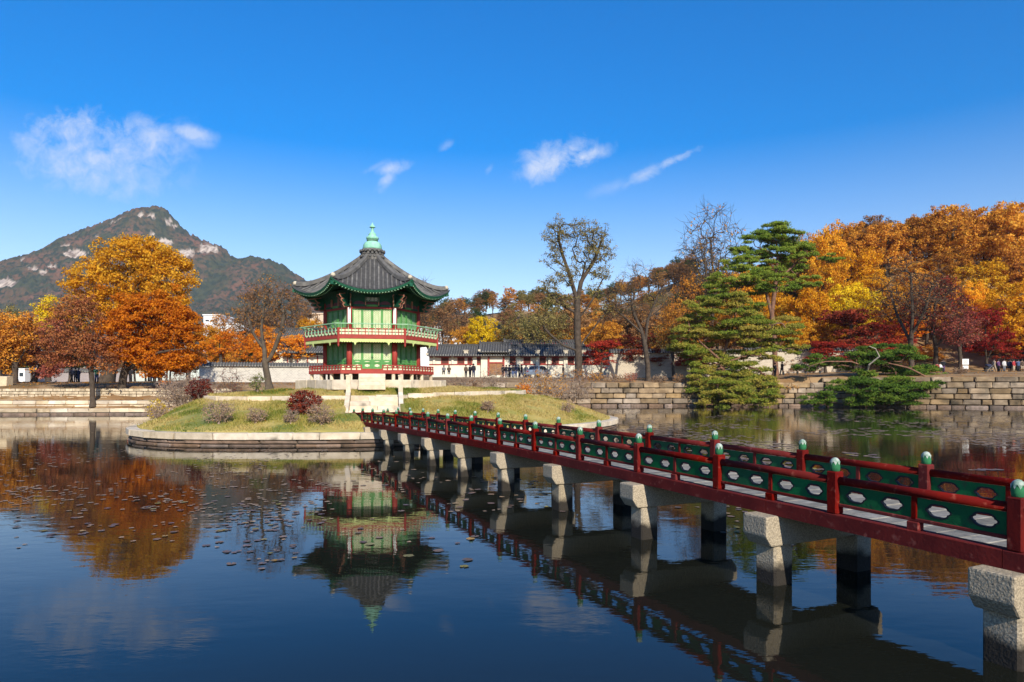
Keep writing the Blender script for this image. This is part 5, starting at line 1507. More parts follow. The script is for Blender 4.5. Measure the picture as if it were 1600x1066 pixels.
W = [
 (1600, 294, 125, 130, 'round', 'rust', 'tallest rust orange tree at the top right corner of the wood'),
 (1548, 310, 128, 110, 'round', 'rust', 'rust orange tree on the skyline, second from the right picture edge'),
 (1492, 308, 130, 110, 'round', 'rust', 'rust orange tree on the skyline, third from the right picture edge'),
 (1438, 326, 132, 100, 'round', 'rust', 'russet tree on the skyline, fourth from the right picture edge'),
 (1385, 334, 132, 100, 'round', 'rust', 'russet tree on the skyline, fifth from the right picture edge'),
 (1335, 334, 134, 90, 'round', 'rust', 'brown orange tree on the skyline above the low pine'),
 (1290, 344, 130, 80, 'round', 'golden', 'golden orange tree on the skyline just right of the dark pine top'),
 (1255, 352, 134, 60, 'sparse', 'rust', 'rust brown tree showing above the tall pine on its right side'),
 (1345, 372, 118, 90, 'round', 'gold', 'bright golden tree below the skyline, above the bare red brown tree'),
 (1290, 390, 112, 100, 'round', 'golden', 'broad deep golden tree right of the tall pine'),
 (1265, 440, 104, 90, 'round', 'gold', 'golden tree directly right of the tall pine trunks'),
 (1325, 430, 104, 100, 'round', 'yellow', 'yellow tree in the middle of the right-hand wood, right of the other golden ones'),
 (1245, 490, 100, 80, 'round', 'golden', 'lower golden tree with dark trunk behind the spreading pine'),
 (1300, 490, 100, 80, 'round', 'golden', 'lower golden tree with dark trunk above the red maples'),
 (1480, 385, 118, 90, 'round', 'rust', 'orange brown tree behind the bare red brown tree, on its right'),
 (1430, 400, 120, 90, 'round', 'rust', 'orange brown tree behind the bare red brown tree'),
 (1530, 395, 112, 100, 'round', 'gold', 'yellow gold tree at the right, left one of the pair by the picture edge'),
 (1590, 372, 112, 100, 'round', 'rust', 'orange tree above the yellow gold pair at the right picture edge'),
 (1595, 435, 98, 120, 'round', 'gold', 'yellow gold tree with dark limbs at the right picture edge'),
 (1600, 490, 96, 80, 'round', 'golden', 'orange gold tree low at the right picture edge'),
 (1560, 540, 118, 80, 'round', 'orange', 'low orange tree behind the white sign board at the right'),
 (1480, 545, 120, 80, 'round', 'orange', 'low orange tree behind the seated visitors at the right'),
 (1425, 385, 92, 130, 'bare', 'brown', 'bare reddish brown tree with a slender forked trunk right of the low pine'),
 (1460, 420, 96, 120, 'sparse', 'darkred', 'thin dark red tree just right of the slender bare one'),
 (1500, 470, 93, 110, 'sparse', 'pinkred', 'brown red maple with a stout dark trunk beside the white sign board'),
 (1540, 478, 95, 70, 'maple', 'crimson', 'crimson maple behind the stout trunk at the right'),
 (1330, 480, 97, 110, 'maple', 'darkred', 'dark red maple below the golden trees, left of the low pine top'),
 (1385, 500, 96, 90, 'maple', 'crimson', 'crimson maple behind the top of the low pine'),
 (1290, 530, 94, 80, 'maple', 'crimson', 'low crimson maple over the tiled wall right of the spreading pine'),
 (1350, 535, 94, 70, 'maple', 'crimson', 'low crimson maple behind the low pine on its left side'),
 (1580, 530, 96, 60, 'maple', 'crimson', 'small crimson maple near the right picture edge'),
 (1112, 310, 108, 120, 'bare', 'rust', 'tall bare tree with a few rust leaves left of the tall pine'),
 (1085, 372, 112, 90, 'bare', 'brown', 'bare grey tree left of the tall bare one'),
 (1075, 420, 106, 90, 'sparse', 'rust', 'rust orange thin tree above the spreading pine on its left'),
 (1120, 410, 112, 80, 'round', 'golden', 'dull orange tree behind the spreading pine top'),
 (1165, 400, 116, 80, 'round', 'golden', 'dull orange gold tree seen between the limbs of the tall pine'),
 (1200, 420, 116, 80, 'round', 'gold', 'golden tree seen right behind the tall pine trunk'),
 (1050, 470, 98, 90, 'sparse', 'rust', 'orange brown tree between the bare grey tree and the spreading pine'),
 (1000, 475, 100, 90, 'round', 'brown', 'brown tree behind the twisting bare tree'),
 (960, 455, 104, 80, 'sparse', 'brown', 'olive brown thin tree right behind the tall olive tree'),
 (945, 490, 98, 80, 'round', 'rust', 'orange brown tree right of the tall olive trunk above the roof end'),
 (1000, 520, 92, 80, 'maple', 'darkred', 'dark red maple behind the twisting bare trunk'),
 (940, 528, 84, 70, 'maple', 'crimson', 'small crimson maple on the bank just right of the tall olive trunk'),
 (1080, 530, 90, 70, 'maple', 'crimson', 'crimson maple left of the spreading pine by the thick trunk'),
 (1040, 500, 94, 70, 'sparse', 'olive', 'olive green small tree beside the twisting bare tree'),
 (1052, 470, 86, 80, 'sparse', 'rust', 'rust tree with the thickest trunk, on the bank left of the spreading pine'),
 (850, 470, 112, 110, 'sparse', 'olive', 'wide olive brown tree behind the long building, left of the tall olive tree'),
 (805, 478, 120, 80, 'sparse', 'olive', 'olive brown thin tree behind the long building, right of the yellow ginkgo'),
 (895, 465, 118, 90, 'round', 'brown', 'brown tree behind the tall olive trunk'),
 (870, 505, 116, 70, 'round', 'golden', 'orange gold tree peeping over the long building roof'),
 (925, 500, 112, 70, 'round', 'rust', 'rust orange tree over the right end of the long building'),
 (793, 500, 126, 60, 'round', 'golden', 'dull orange tree just right of the yellow ginkgo'),
 (722, 500, 128, 60, 'round', 'rust', 'rust orange tree just left of the yellow ginkgo'),
 (752, 484, 122, 72, 'round', 'yellow', 'bright yellow ginkgo tree over the long building roof'),
 (690, 470, 130, 80, 'sparse', 'brown', 'brown bare tree close to the right side of the pavilion'),
 (655, 430, 135, 90, 'bare', 'brown', 'bare tree whose twigs show above the right side of the pavilion roof'),
 (715, 455, 150, 70, 'sparse', 'brown', 'brown tree at the foot of the wooded hill right of the pavilion'),
 (400, 440, 120, 110, 'sparse', 'brown', 'grey brown wide tree behind the white building on the left'),
 (455, 440, 122, 100, 'sparse', 'brown', 'brown tree behind the left edge of the pavilion roof'),
 (350, 480, 118, 70, 'sparse', 'rust', 'rust brown tree right of the golden crown on the left'),
 (485, 485, 112, 60, 'round', 'golden', 'golden orange tree between the beige building and the pavilion'),
 (415, 500, 108, 70, 'round', 'orange', 'orange tree behind the bare island tree'),
 (330, 500, 112, 70, 'round', 'golden', 'dull gold tree in front of the white building'),
 (25, 470, 92, 70, 'sparse', 'olive', 'olive green thin tree behind the russet maple at the left edge'),
 (50, 490, 98, 70, 'round', 'golden', 'dull gold tree behind the left maples'),
 (110, 505, 92, 90, 'round', 'brown', 'dark brown tree behind the thin dark red maple'),
 (295, 540, 92, 70, 'round', 'brown', 'dark brown tree at the right foot of the orange maple'),
 (0, 500, 104, 90, 'round', 'rust', 'rust tree far behind at the left picture edge'),
 (1352, 415, 111, 90, 'round', 'gold', 'bright golden tree left of the bare red brown tree top'),
 (1395, 428, 106, 80, 'round', 'golden', 'dull gold tree seen through the bare red brown branches on their left'),
 (1448, 442, 108, 80, 'round', 'rust', 'orange brown tree filling in behind the slender forked trunk'),
 (1405, 490, 108, 80, 'round', 'orange', 'orange tree low behind the slender forked trunk'),
 (1475, 490, 110, 80, 'round', 'golden', 'dull gold tree low behind the thin dark red tree'),
 (1508, 425, 106, 80, 'round', 'golden', 'orange gold tree between the thin dark red tree and the yellow gold pair'),
 (1550, 460, 104, 80, 'round', 'orange', 'orange tree under the left one of the yellow gold pair'),
 (1235, 455, 108, 70, 'round', 'gold', 'golden tree seen through the lower limbs of the tall pine'),
 (1150, 470, 104, 90, 'round', 'rust', 'orange brown tree behind the spreading pine crown'),
 (1185, 500, 100, 80, 'round', 'brown', 'brown tree low behind the spreading pine crown'),
]
for w in W:
    nm = {'maple': 'maple_tree', 'bare': 'bare_tree'}.get(w[4], 'broadleaf_tree')
    if 'ginkgo' in w[6] and w[5] == 'yellow': nm = 'ginkgo_tree'
    wood(*w[:6], w[6], nm, sink=3.5 if (w[3 - 1] >= 125 and w[0] > 1200) else 0.0)
# --- small wood on the knoll straight ahead and the slope behind the first rows: same kinds, too far to tell apart
cnt = 0
for k in range(150):
    px = 622 + 460 * rng.random(); Y = 200 + 95 * rng.random()
    x = XP(px, Y); z = float(ground_z(x, Y)); kd = rng.choice(['round', 'sparse', 'round']); lf = rng.choice(['darkgreen', 'brown', 'darkgreen', 'rust', 'brown', 'olive'])
    h = rng.uniform(7, 10); _pk += 1; sw = rng.uniform(0.8, 1.15)
    lab = {'darkgreen': 'dark green tree on the wooded hill beyond the long building', 'brown': 'brown tree on the wooded hill beyond the long building', 'rust': 'rust tree on the wooded hill beyond the long building', 'olive': 'olive tree on the wooded hill beyond the long building'}[lf]
    place_tree('hill_tree', lab, 'tree', PROTO[kd][_pk % len(PROTO[kd])], (x, Y, z - 0.4), 'trees on the far wooded hill, ' + lf, rng.uniform(0, 6), (sw, sw, h / 10), lf)
for k in range(160):
    px = 1010 + 630 * rng.random(); Y = 136 + 40 * rng.random()
    if k >= 100: px = 1650 + 420 * rng.random(); Y = 88 + 80 * rng.random()
    x = XP(px, Y); z = float(ground_z(x, Y)); _pk += 1
    lf = rng.choice(['rust', 'golden', 'brown', 'rust']); sw = rng.uniform(1.0, 1.4); h = rng.uniform(9, 12.5) * (0.72 if px < 1280 else 1)
    place_tree('hill_tree', {'rust': 'rust', 'golden': 'dull gold', 'brown': 'brown'}[lf] + ' tree filling the wood behind the skyline row on the right', 'tree', PROTO['round'][_pk % 4], (x, Y, z - 0.4), 'trees behind the right-hand skyline, ' + lf, rng.uniform(0, 6), (sw, sw, h / 10), lf)
for k in range(60):
    px = -40 + 560 * rng.random(); Y = 150 + 80 * rng.random(); x = XP(px, Y); z = float(ground_z(x, Y)); _pk += 1
    lf = rng.choice(['rust', 'darkgreen', 'brown', 'golden']); sw = rng.uniform(0.9, 1.3); h = rng.uniform(9, 14)
    place_tree('hill_tree', {'rust': 'rust', 'golden': 'dull gold', 'brown': 'brown', 'darkgreen': 'dark green'}[lf] + ' tree far behind the left palace wall', 'tree', PROTO['round'][_pk % 4], (x, Y, z - 0.4), 'trees far behind the left wall, ' + lf, rng.uniform(0, 6), (sw, sw, h / 10), lf)
# undergrowth along the foot of the right-hand wood
for k, (px, Y, wpx, top, lf) in enumerate([(1225, 98, 70, 555, 'brown'), (1270, 100, 70, 540, 'rust'), (1400, 100, 60, 545, 'brown'), (1440, 104, 70, 535, 'rust'), (1530, 106, 70, 535, 'orange'), (1590, 104, 70, 540, 'golden'), (1100, 98, 80, 535, 'brown'), (1040, 98, 70, 545, 'rust'), (1160, 100, 70, 530, 'brown')]):
    x = XP(px, Y); z = float(ground_z(x, Y)); _pk += 1
    sw = wpx / F * Y / 8
    place_tree('undergrowth_bush', ['brown', 'rust', 'brown', 'rust', 'bright orange', 'dull gold', 'brown', 'rust', 'brown'][k] + ' bush at the foot of the right-hand wood, ' + ['behind the spreading pine', 'behind the tiled wall', 'behind the low pine', 'right of the low pine', 'behind the white sign board', 'at the right picture edge', 'left of the spreading pine', 'by the twisting bare trunk', 'under the tall pine'][k], 'bush', PROTO['round'][_pk % 4], (x, Y, z - 2.0), None, k, (sw, sw, (ZP(top, Y) - z + 2) / 10), lf)

# ------------------------------------------------------------------ shrubs of the island
def shrub(px, py, rx, ry, leaf, per, label, seed, Y=None, stems=16, tips=150, size=0.03, mat=None, name='shrub', twig=2, twr=0.006, hollow=0.5, zz=None):
    """px, py: middle of the shrub in the photograph, rx, ry its half sizes"""
    base_py = py + ry
    if Y is None:
        best = None
        for yv in np.arange(26.5, 52, 0.1):
            z = float(island_z(XP(px, yv), yv)); e = abs(HZ - (z - EYE) * F / yv - base_py)
            if best is None or e < best[0]: best = (e, yv, z)
        Y, z = best[1], best[2]
    else:
        z = float(island_z(XP(px, Y), Y)) if zz is None else zz
    k = Y / F; r = np.random.default_rng(seed); W_, H_ = rx * k, 2 * ry * k
    tr = [[(0, 0, -0.03), (0.01, 0, 0.03 * H_), (0.0, 0.0, 0.08 * H_)]]
    for s in range(stems):
        a = 2 * math.pi * s / stems + r.uniform(-0.2, 0.2); q = r.uniform(0.15, 0.6)
        tr.append([(0, 0, 0.02 * H_), (math.cos(a) * q * W_ * 0.5, math.sin(a) * q * W_ * 0.5, H_ * 0.28), (math.cos(a) * q * W_, math.sin(a) * q * W_, H_ * 0.6)])
    bl = [(0, 0, H_ * 0.52, W_, W_ * 0.9, H_ * 0.48), (W_ * 0.3, 0, H_ * 0.45, W_ * 0.7, W_ * 0.6, H_ * 0.4), (-W_ * 0.3, 0, H_ * 0.45, W_ * 0.7, W_ * 0.6, H_ * 0.4)]
    ms = tree_meshes('s', seed, tr, bl, tips=tips, per=per, spread=0.12 if per else 0.1, size=size, leaf=leaf, trunk_r=0.045, tip_r=0.007, twig=twig, twiglen=0.16 * (H_ + 0.3), step=0.18, lift=0.1, bark=mat or M_shrubtwig, shell=hollow, twigr=twr)
    return place_tree(name, label, 'shrub', ms, (XP(px, Y), Y, z))
shrub(476, 629, 27, 19, 'darkred', 26, 'round dark red shrub left of the stone stairs', 401, tips=260, size=0.035, hollow=0.6)
shrub(342, 643, 27, 18, 'straw', 4, 'low twiggy shrub in the middle of the left lawn', 402, tips=200)
shrub(400, 648, 16, 13, 'straw', 4, 'small straw coloured shrub right of the low twiggy one on the left lawn', 403, tips=110)
shrub(455, 650, 12, 11, 'straw', 4, 'tiny straw shrub just below the dark red shrub', 404, tips=80)
shrub(502, 646, 22, 17, 'straw', 5, 'straw shrub between the dark red shrub and the stairs', 405, tips=170)
shrub(288, 606, 42, 30, 'straw', 3, 'large greyish pink twiggy shrub at the left end of the terrace wall', 406, tips=620, Y=37, size=0.04, twr=0.009)
shrub(312, 610, 20, 19, 'darkred', 16, 'dark red shrub inside the large pinkish one', 407, tips=190, Y=35.5, size=0.04)
shrub(246, 626, 17, 17, 'yellow', 12, 'yellow leaved shrub at the left shoulder of the island', 408, tips=130, Y=36, size=0.04)
shrub(247, 640, 20, 15, 'straw', 3, 'grey twiggy shrub below the yellow one', 409, tips=120, Y=34)
shrub(330, 588, 24, 30, 'pinkred', 2, 'pale bare shrub with reddish twigs in front of the left palace wall', 410, tips=220, Y=43, stems=10)
shrub(362, 602, 22, 30, 'darkred', 3, 'thin bare sapling with a few dark red leaves in front of the left wall', 411, tips=150, Y=41, stems=6, mat=M_twig)
shrub(402, 612, 13, 17, 'green', 12, 'green sapling at the terrace wall by the bare island tree', 412, tips=70, Y=34.5, stems=5)
shrub(717, 606, 28, 20, 'pinkred', 1, 'bare many stemmed small tree on the right lawn', 413, tips=170, stems=7, mat=M_twig, twr=0.007)
shrub(762, 635, 11, 9, 'straw', 6, 'small grey round bush on the right lawn', 414, tips=100)
shrub(796, 623, 9, 9, 'green', 12, 'small green plant with a red tip on the right lawn', 415, tips=60)
shrub(849, 633, 14, 10, 'orange', 14, 'orange leaved bush at the right end of the lawn', 416, tips=110, size=0.035)
shrub(850, 600, 44, 24, 'rust', 3, 'widest rust brown twiggy shrub at the right end of the terrace', 417, tips=460, Y=44, size=0.045, twr=0.008)
shrub(896, 612, 34, 20, 'straw', 3, 'greyish twiggy shrub leaning over the right tip of the island', 418, tips=360, Y=46, zz=1.2, size=0.04, twr=0.008)
shrub(770, 596, 24, 18, 'straw', 2, 'bare twiggy shrub behind the terrace, left of the widest one', 419, tips=190, Y=45, twr=0.008)
shrub(742, 600, 14, 10, 'brown', 5, 'small brown shrub behind the terrace right of the bare small tree', 420, tips=100, Y=44)
shrub(818, 602, 13, 9, 'orange', 10, 'small bright orange shrub beside the widest rust shrub', 421, tips=90, Y=43, size=0.04)
shrub(888, 636, 12, 9, 'straw', 6, 'pale grassy shrub near the right tip of the lawn', 422, tips=80)

# weeds and small bushes along the top of the far embankment and in its joints
WD = [(930, 80.5, 14, 9, 'rust', 'rust weed bush on the embankment top by the tall olive tree'), (958, 80, 18, 7, 'straw', 'straw coloured weeds on the embankment top under the small crimson maple'), (985, 80, 12, 8, 'pinkred', 'reddish weed bush on the embankment top left of the twisting bare tree'),
      (1030, 80, 14, 6, 'straw', 'straw weeds right of the twisting bare trunk'), (1062, 80, 12, 7, 'brown', 'brown weed bush at the left foot of the spreading pine'), (1235, 78.5, 18, 6, 'rust', 'rust weeds right of the spreading pine'), (1500, 76, 12, 5, 'straw', 'straw weeds on the wall top left of the pram'), (905, 79, 20, 12, 'rust', 'thin rust shrub at the foot of the tall olive tree')]
for k_, (px, Y, rx, ry, lf, lb_) in enumerate(WD):
    zz_ = float(ground_z(XP(px, Y), Y)); py_ = HZ - (zz_ - EYE) * F / Y - ry
    shrub(px, py_, rx, ry, lf, 5, lb_, 450 + k_, tips=120, Y=Y, zz=zz_, size=0.06, twr=0.010, name='weed_bush')
# ------------------------------------------------------------------ fallen leaves on the banks and the lawn
r = np.random.default_rng(55)
pts = []
for _ in range(2600):
    px = r.uniform(0, 640); Y = r.uniform(56, 74); x = XP(px, Y); d = float(bank_dist(x, Y))
    if d > 0.3: pts.append((x, Y, float(ground_z(x, Y)) + 0.03, 0.09))
for _ in range(2600):
    px = r.uniform(900, 1620); Y = r.uniform(72, 92); x = XP(px, Y); d = float(bank_dist(x, Y))
    if d > 1.5: pts.append((x, Y, float(ground_z(x, Y)) + 0.03, 0.09))
for _ in range(1500):
    a = r.uniform(-np.pi, R(25)); q = float(i_out(a)) - 0.5 - r.random() * 8; x = IC[0] + q * math.cos(a); y = IC[1] + q * math.sin(a)
    su, sv = stair_uv(x, y)
    if abs(su) < 1.4 and -2 < sv < 1.5: continue
    pts.append((x, y, float(island_z(x, y)) + 0.07, 0.04))
pts = np.array(pts); V, t = leaf_quads(r, pts[:, :3], 1, 0.02, 0.08, up=2.0)
sc_ = np.repeat(pts[:, 3] / 0.08, 4)[:, None]; c_ = np.repeat(pts[:, :3], 4, 0); V = c_ + (V - c_) * sc_
o = stuff(link('fallen_leaves', quads_mesh('fallen_leaves', V, t, LEAF['rust']))); o['label'] = 'fallen autumn leaves on the banks and the island lawn'
# ------------------------------------------------------------------ palace walls
def tiled_wall(name, label, pxa, pxb, Ya, Yb, top, bot, mat, seam=True):
    """wall with a tiled coping between two picture columns at given distances"""
    a, b = Vector((XP(pxa, Ya), Ya, 0)), Vector((XP(pxb, Yb), Yb, 0))
    d = (b - a); L_ = d.length; m = (a + b) / 2; Ym = (Ya + Yb) / 2
    z0, z1 = ZP(bot, Ym) - 0.6, ZP(top, Ym)
    t = thing(name, label, 'wall', (m.x, m.y, z0)); rz = math.atan2(d.y, d.x)
    M = Matrix.Rotation(rz, 4, 'Z'); H = z1 - z0
    mb = MB(); mb.box((0, 0, (H - 0.55) / 2), (L_, 0.5, H - 0.55)); mb.build('wall_face', mat, t, False, M)
    mb = MB(); f = lambda u, v, d_: (-L_ / 2 + d_ * L_, u, v)
    mb.plate([(-0.55, H - 0.50), (0.55, H - 0.50), (0.50, H - 0.40), (0.08, H), (-0.08, H), (-0.50, H - 0.40)], [], f, 1.0); mb.build('coping', M_tiledark, t, False, M)
    rows = MB(); ends = MB(); n = int(L_ / 0.36)
    for k in range(n):
        x = -L_ / 2 + (k + 0.5) * L_ / n
        rows.tube([(x, -0.60, H - 0.44), (x, -0.08, H + 0.03)], 0.085, 5); ends.tube([(x, -0.63, H - 0.455), (x, -0.605, H - 0.45)], 0.10, 6)
    stuff(rows.build('coping_tiles', M_tile, t, False, M)); stuff(ends.build('tile_ends', M_tileend, t, False, M))
    return t
def blockwall_mat(name, c1, c2, mortar, sc=1.4):
    m = pbr(name, c1, c2, 1.0, 0.9, 0.2, 10, coord='OBJ'); t = m.node_tree; b = t.nodes['Principled BSDF']
    co = N(t, 'ShaderNodeTexCoord'); mp = N(t, 'ShaderNodeMapping'); mp.inputs['Rotation'].default_value = (R(90), 0, 0)
    t.links.new(co.outputs['Object'], mp.inputs['Vector'])
    br_ = N(t, 'ShaderNodeTexBrick'); br_.inputs['Scale'].default_value = sc; br_.inputs['Mortar Size'].default_value = 0.03
    br_.inputs['Color1'].default_value = (*c1, 1); br_.inputs['Color2'].default_value = (*c2, 1); br_.inputs['Mortar'].default_value = (*mortar, 1)
    t.links.new(mp.outputs[0], br_.inputs['Vector']); t.links.new(br_.outputs['Color'], b.inputs['Base Color'])
    return m
M_blk = blockwall_mat('block_wall', (0.46, 0.43, 0.37), (0.34, 0.31, 0.27), (0.62, 0.58, 0.50))
M_blk2 = blockwall_mat('warm_block_wall', (0.46, 0.39, 0.29), (0.36, 0.30, 0.225), (0.54, 0.47, 0.37))
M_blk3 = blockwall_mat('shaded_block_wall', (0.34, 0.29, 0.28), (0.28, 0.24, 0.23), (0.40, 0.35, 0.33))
tiled_wall('palace_wall', 'pale block wall with a tiled coping between the orange maple and the pavilion', 312, 545, 88, 92, 567, 598, M_blk)
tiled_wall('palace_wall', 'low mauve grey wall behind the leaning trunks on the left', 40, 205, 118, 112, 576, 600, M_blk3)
tiled_wall('palace_wall', 'warm grey block wall with tiled coping behind the tree trunks right of the long building', 952, 1160, 91, 92, 546, 592, M_blk2)
tiled_wall('palace_wall', 'light tiled wall seen between the spreading pine and the low pine', 1162, 1345, 96, 97, 543, 586, M_blk2)

# ------------------------------------------------------------------ the long palace building with its gate
def tiled_roof(parent, L_, ridge, eave, depth, M, rowmat=M_tile, step=0.36, name='roof', hips=True):
    """gabled roof: ridge along x at y = 0"""
    mb = MB(); f = lambda u, v, d: (-L_ / 2 + d * L_, u, v)
    def prof(y): t = abs(y) / depth; return ridge - (ridge - eave) * (1 - max(0.0, 1 - t) ** 1.25)
    ys_ = np.linspace(-depth, depth, 13)
    top = [(y, prof(y)) for y in ys_]; bot = [(y, prof(y) - 0.16) for y in ys_[::-1]]
    mb.plate(top + bot, [], f, 1.0); rf_ = mb.build(name, M_tiledark, parent, False, M)
    rows = MB(); ends = MB(); n = int(L_ / step)
    for k in range(n):
        x = -L_ / 2 + (k + 0.5) * L_ / n
        for s in (-1, 1):
            pts = [(x, s * depth * q, prof(depth * q) + 0.03) for q in (1.01, 0.75, 0.5, 0.25, 0.02)]
            rows.tube(pts, 0.085, 5)
        ends.tube([(x, -depth * 1.03, eave + 0.0), (x, -depth * 1.012, eave + 0.02)], 0.10, 6)
    stuff(rows.build('roof_tiles', rowmat, rf_)); stuff(ends.build('tile_ends', M_tileend, rf_))
    mb = MB(); mb.box((0, 0, ridge + 0.14), (L_ + 0.1, 0.32, 0.34))
    for s in (-1, 1): mb.box((s * L_ / 2, 0, ridge + 0.26), (0.30, 0.34, 0.50))
    mb.build('roof_ridge', M_tiledark, rf_)
    for s in (-1, 1):
        mb = MB(); mb.tube([(s * (L_ / 2 - 0.05), -depth * q, prof(depth * q) + 0.10) for q in (1.0, 0.7, 0.4, 0.1)], 0.16, 6); mb.build('verge', M_tile, rf_)
        mb = MB(); mb.box((s * (L_ / 2 - 0.05), -depth * 0.97, prof(depth) + 0.16), (0.34, 0.30, 0.28)); mb.build('verge_end', M_plaster, rf_)
    rf2 = MB(); n = int(L_ / 0.45)
    for k in range(n):
        x = -L_ / 2 + (k + 0.5) * L_ / n; rf2.tube([(x, -depth * 0.98, eave - 0.14), (x, -depth * 0.45, eave + 0.35)], 0.055, 5)
    stuff(rf2.build('rafters', M_redb, parent, False, M))
    return rf_
YB = 96.0
bx0, bx1 = XP(668, YB), XP(958, YB)
bz = float(ground_z(0, YB)) - 0.2
lb = thing('palace_building', 'long low white palace building with grey tiled roof and a row of dark red windows', 'building', ((bx0 + bx1) / 2, YB, bz))
def BX(px): return XP(px, YB) - lb.location.x
def BZ(py): return ZP(py, YB) - bz
LB = bx1 - bx0
I4 = Matrix.Identity(4)
mb = MB(); mb.box((0, 2.6, BZ(556) / 2), (LB - 0.4, 4.6, BZ(556))); mb.build('wall', M_wallwhite, lb)
tiled_roof(lb, LB, BZ(539.5), BZ(555.5), 3.4, Matrix.Translation((0, 2.6, 0)))
mb = MB(); mb.box((0, 0.26, BZ(569.5)), (LB - 0.4, 0.12, 0.14)); mb.build('sill_beam', M_redb, lb)
mb = MB(); mb.box((0, 0.26, BZ(557.5)), (LB - 0.4, 0.12, 0.22)); mb.build('lintel_beam', M_redb, lb)
for px, w in ((695, 11), (720, 10), (734, 6), (750, 10), (799, 12), (823.6, 10), (848, 9), (868, 10), (892, 9), (914, 10), (934, 8)):
    ww = w / F * YB; z0, z1 = BZ(568.7), BZ(558.8)
    mb = MB(); 
    for s in (-1, 1): mb.box((BX(px) + s * ww / 2, 0.24, (z0 + z1) / 2), (0.09, 0.14, z1 - z0))
    for zz_ in (z0 + 0.04, z1 - 0.04): mb.box((BX(px), 0.245, zz_), (ww, 0.13, 0.08))
    fr = mb.build('window', M_redb, lb)
    mb = MB(); mb.box((BX(px), 0.28, (z0 + z1) / 2), (ww - 0.08, 0.06, z1 - z0 - 0.1))
    for q in range(1, 5): mb.box((BX(px) - ww / 2 + ww * q / 5, 0.245, (z0 + z1) / 2), (0.03, 0.03, z1 - z0 - 0.1))
    mb.build('lattice', M_window, fr)
for px in (678, 707, 742, 759, 810, 840, 858.5, 884, 903, 925, 947):
    mb = MB(); big = px in (742, 810, 840, 884)
    mb.box((BX(px), 0.20, (BZ(557) if big else BZ(557) + BZ(569)) / 2 if big else (BZ(557) + BZ(569)) / 2), (0.55 if big else 0.30, 0.28, BZ(557) if big else BZ(557) - BZ(569)))
    mb.build('buttress' if big else 'wall_pier', M_wallwhite, lb)
for px in (728, 810, 840, 884, 912):
    mb = MB(); mb.box((BX(px), 0.4, BZ(551)), (0.62, 0.6, 0.62)); mb.box((BX(px), 0.4, BZ(547.5)), (0.75, 0.75, 0.10)); mb.build('roof_vent', M_plaster, lb)
# raised gate
mb = MB(); mb.box((BX(774), 2.4, BZ(548) / 2), (XP(797, YB) - XP(752, YB), 4.9, BZ(548))); gt_ = mb.build('gate_block', M_wallwhite, lb)
tiled_roof(lb, XP(797, YB) - XP(749, YB), BZ(536), BZ(550), 3.6, Matrix.Translation((BX(773), 2.4, 0)), name='gate_roof')
for s in (-1, 1):
    mb = MB(); mb.box((BX(775) + s * 0.55, -0.08, BZ(577)), (1.06, 0.10, BZ(568.5) - BZ(586))); mb.build('gate_leaf', M_wood, lb)
for px in (763.5, 787): 
    mb = MB(); mb.box((BX(px), -0.12, BZ(570)), (0.26, 0.2, BZ(553) - BZ(587))); mb.build('gate_post', M_redb, lb)
mb = MB(); mb.box((BX(775), -0.12, BZ(567)), (2.3, 0.16, 0.2)); mb.build('gate_lintel', M_redb, lb)
# rear hall whose roof shows over the long building
rb = thing('palace_hall', 'second palace hall whose grey ridge and plaster frieze show over the long building roof', 'building', (XP(848, 112), 112, bz))
mb = MB(); Lr = XP(908, 112) - XP(788, 112); mb.box((0, 0, (ZP(541, 112) - bz) / 2), (Lr - 1, 4, ZP(541, 112) - bz)); mb.build('wall', M_wallwhite, rb)
tiled_roof(rb, Lr, ZP(533.5, 112) - bz, ZP(540, 112) - bz, 2.8, I4)
# houses behind the left wall
lh = thing('palace_house', 'grey tiled palace house half hidden by orange maples behind the left wall', 'building', (XP(455, 108), 108, 3.0))
mb = MB(); mb.box((0, 2.6, (ZP(540, 108) - 3) / 2), (9.4, 4.5, ZP(540, 108) - 3)); mb.build('wall', M_wallwhite, lh)
tiled_roof(lh, 10.5, ZP(513, 108) - 3, ZP(536, 108) - 3, 4.4, Matrix.Translation((0, 2.6, 0)))
for s in (-3, -1, 1, 3):
    mb = MB(); mb.box((s, 0.3, ZP(556, 108) - 3), (0.9, 0.12, 1.6)); mb.build('window', M_window, lh)
l2 = thing('palace_house', 'small palace house with white panels right behind the left wall coping', 'building', (XP(480, 100), 100, 3.0))
mb = MB(); mb.box((0, 2, 2.0), (7.5, 3.5, 4.0)); mb.build('wall', M_wallwhite, l2)
tiled_roof(l2, 8.5, 6.0, 4.4, 3.2, Matrix.Translation((0, 2.0, 0)))
for s in range(5):
    mb = MB(); mb.box((-3 + 1.5 * s, 0.18, 3.2), (0.12, 0.14, 1.6)); mb.build('wall_post', M_redb, l2)
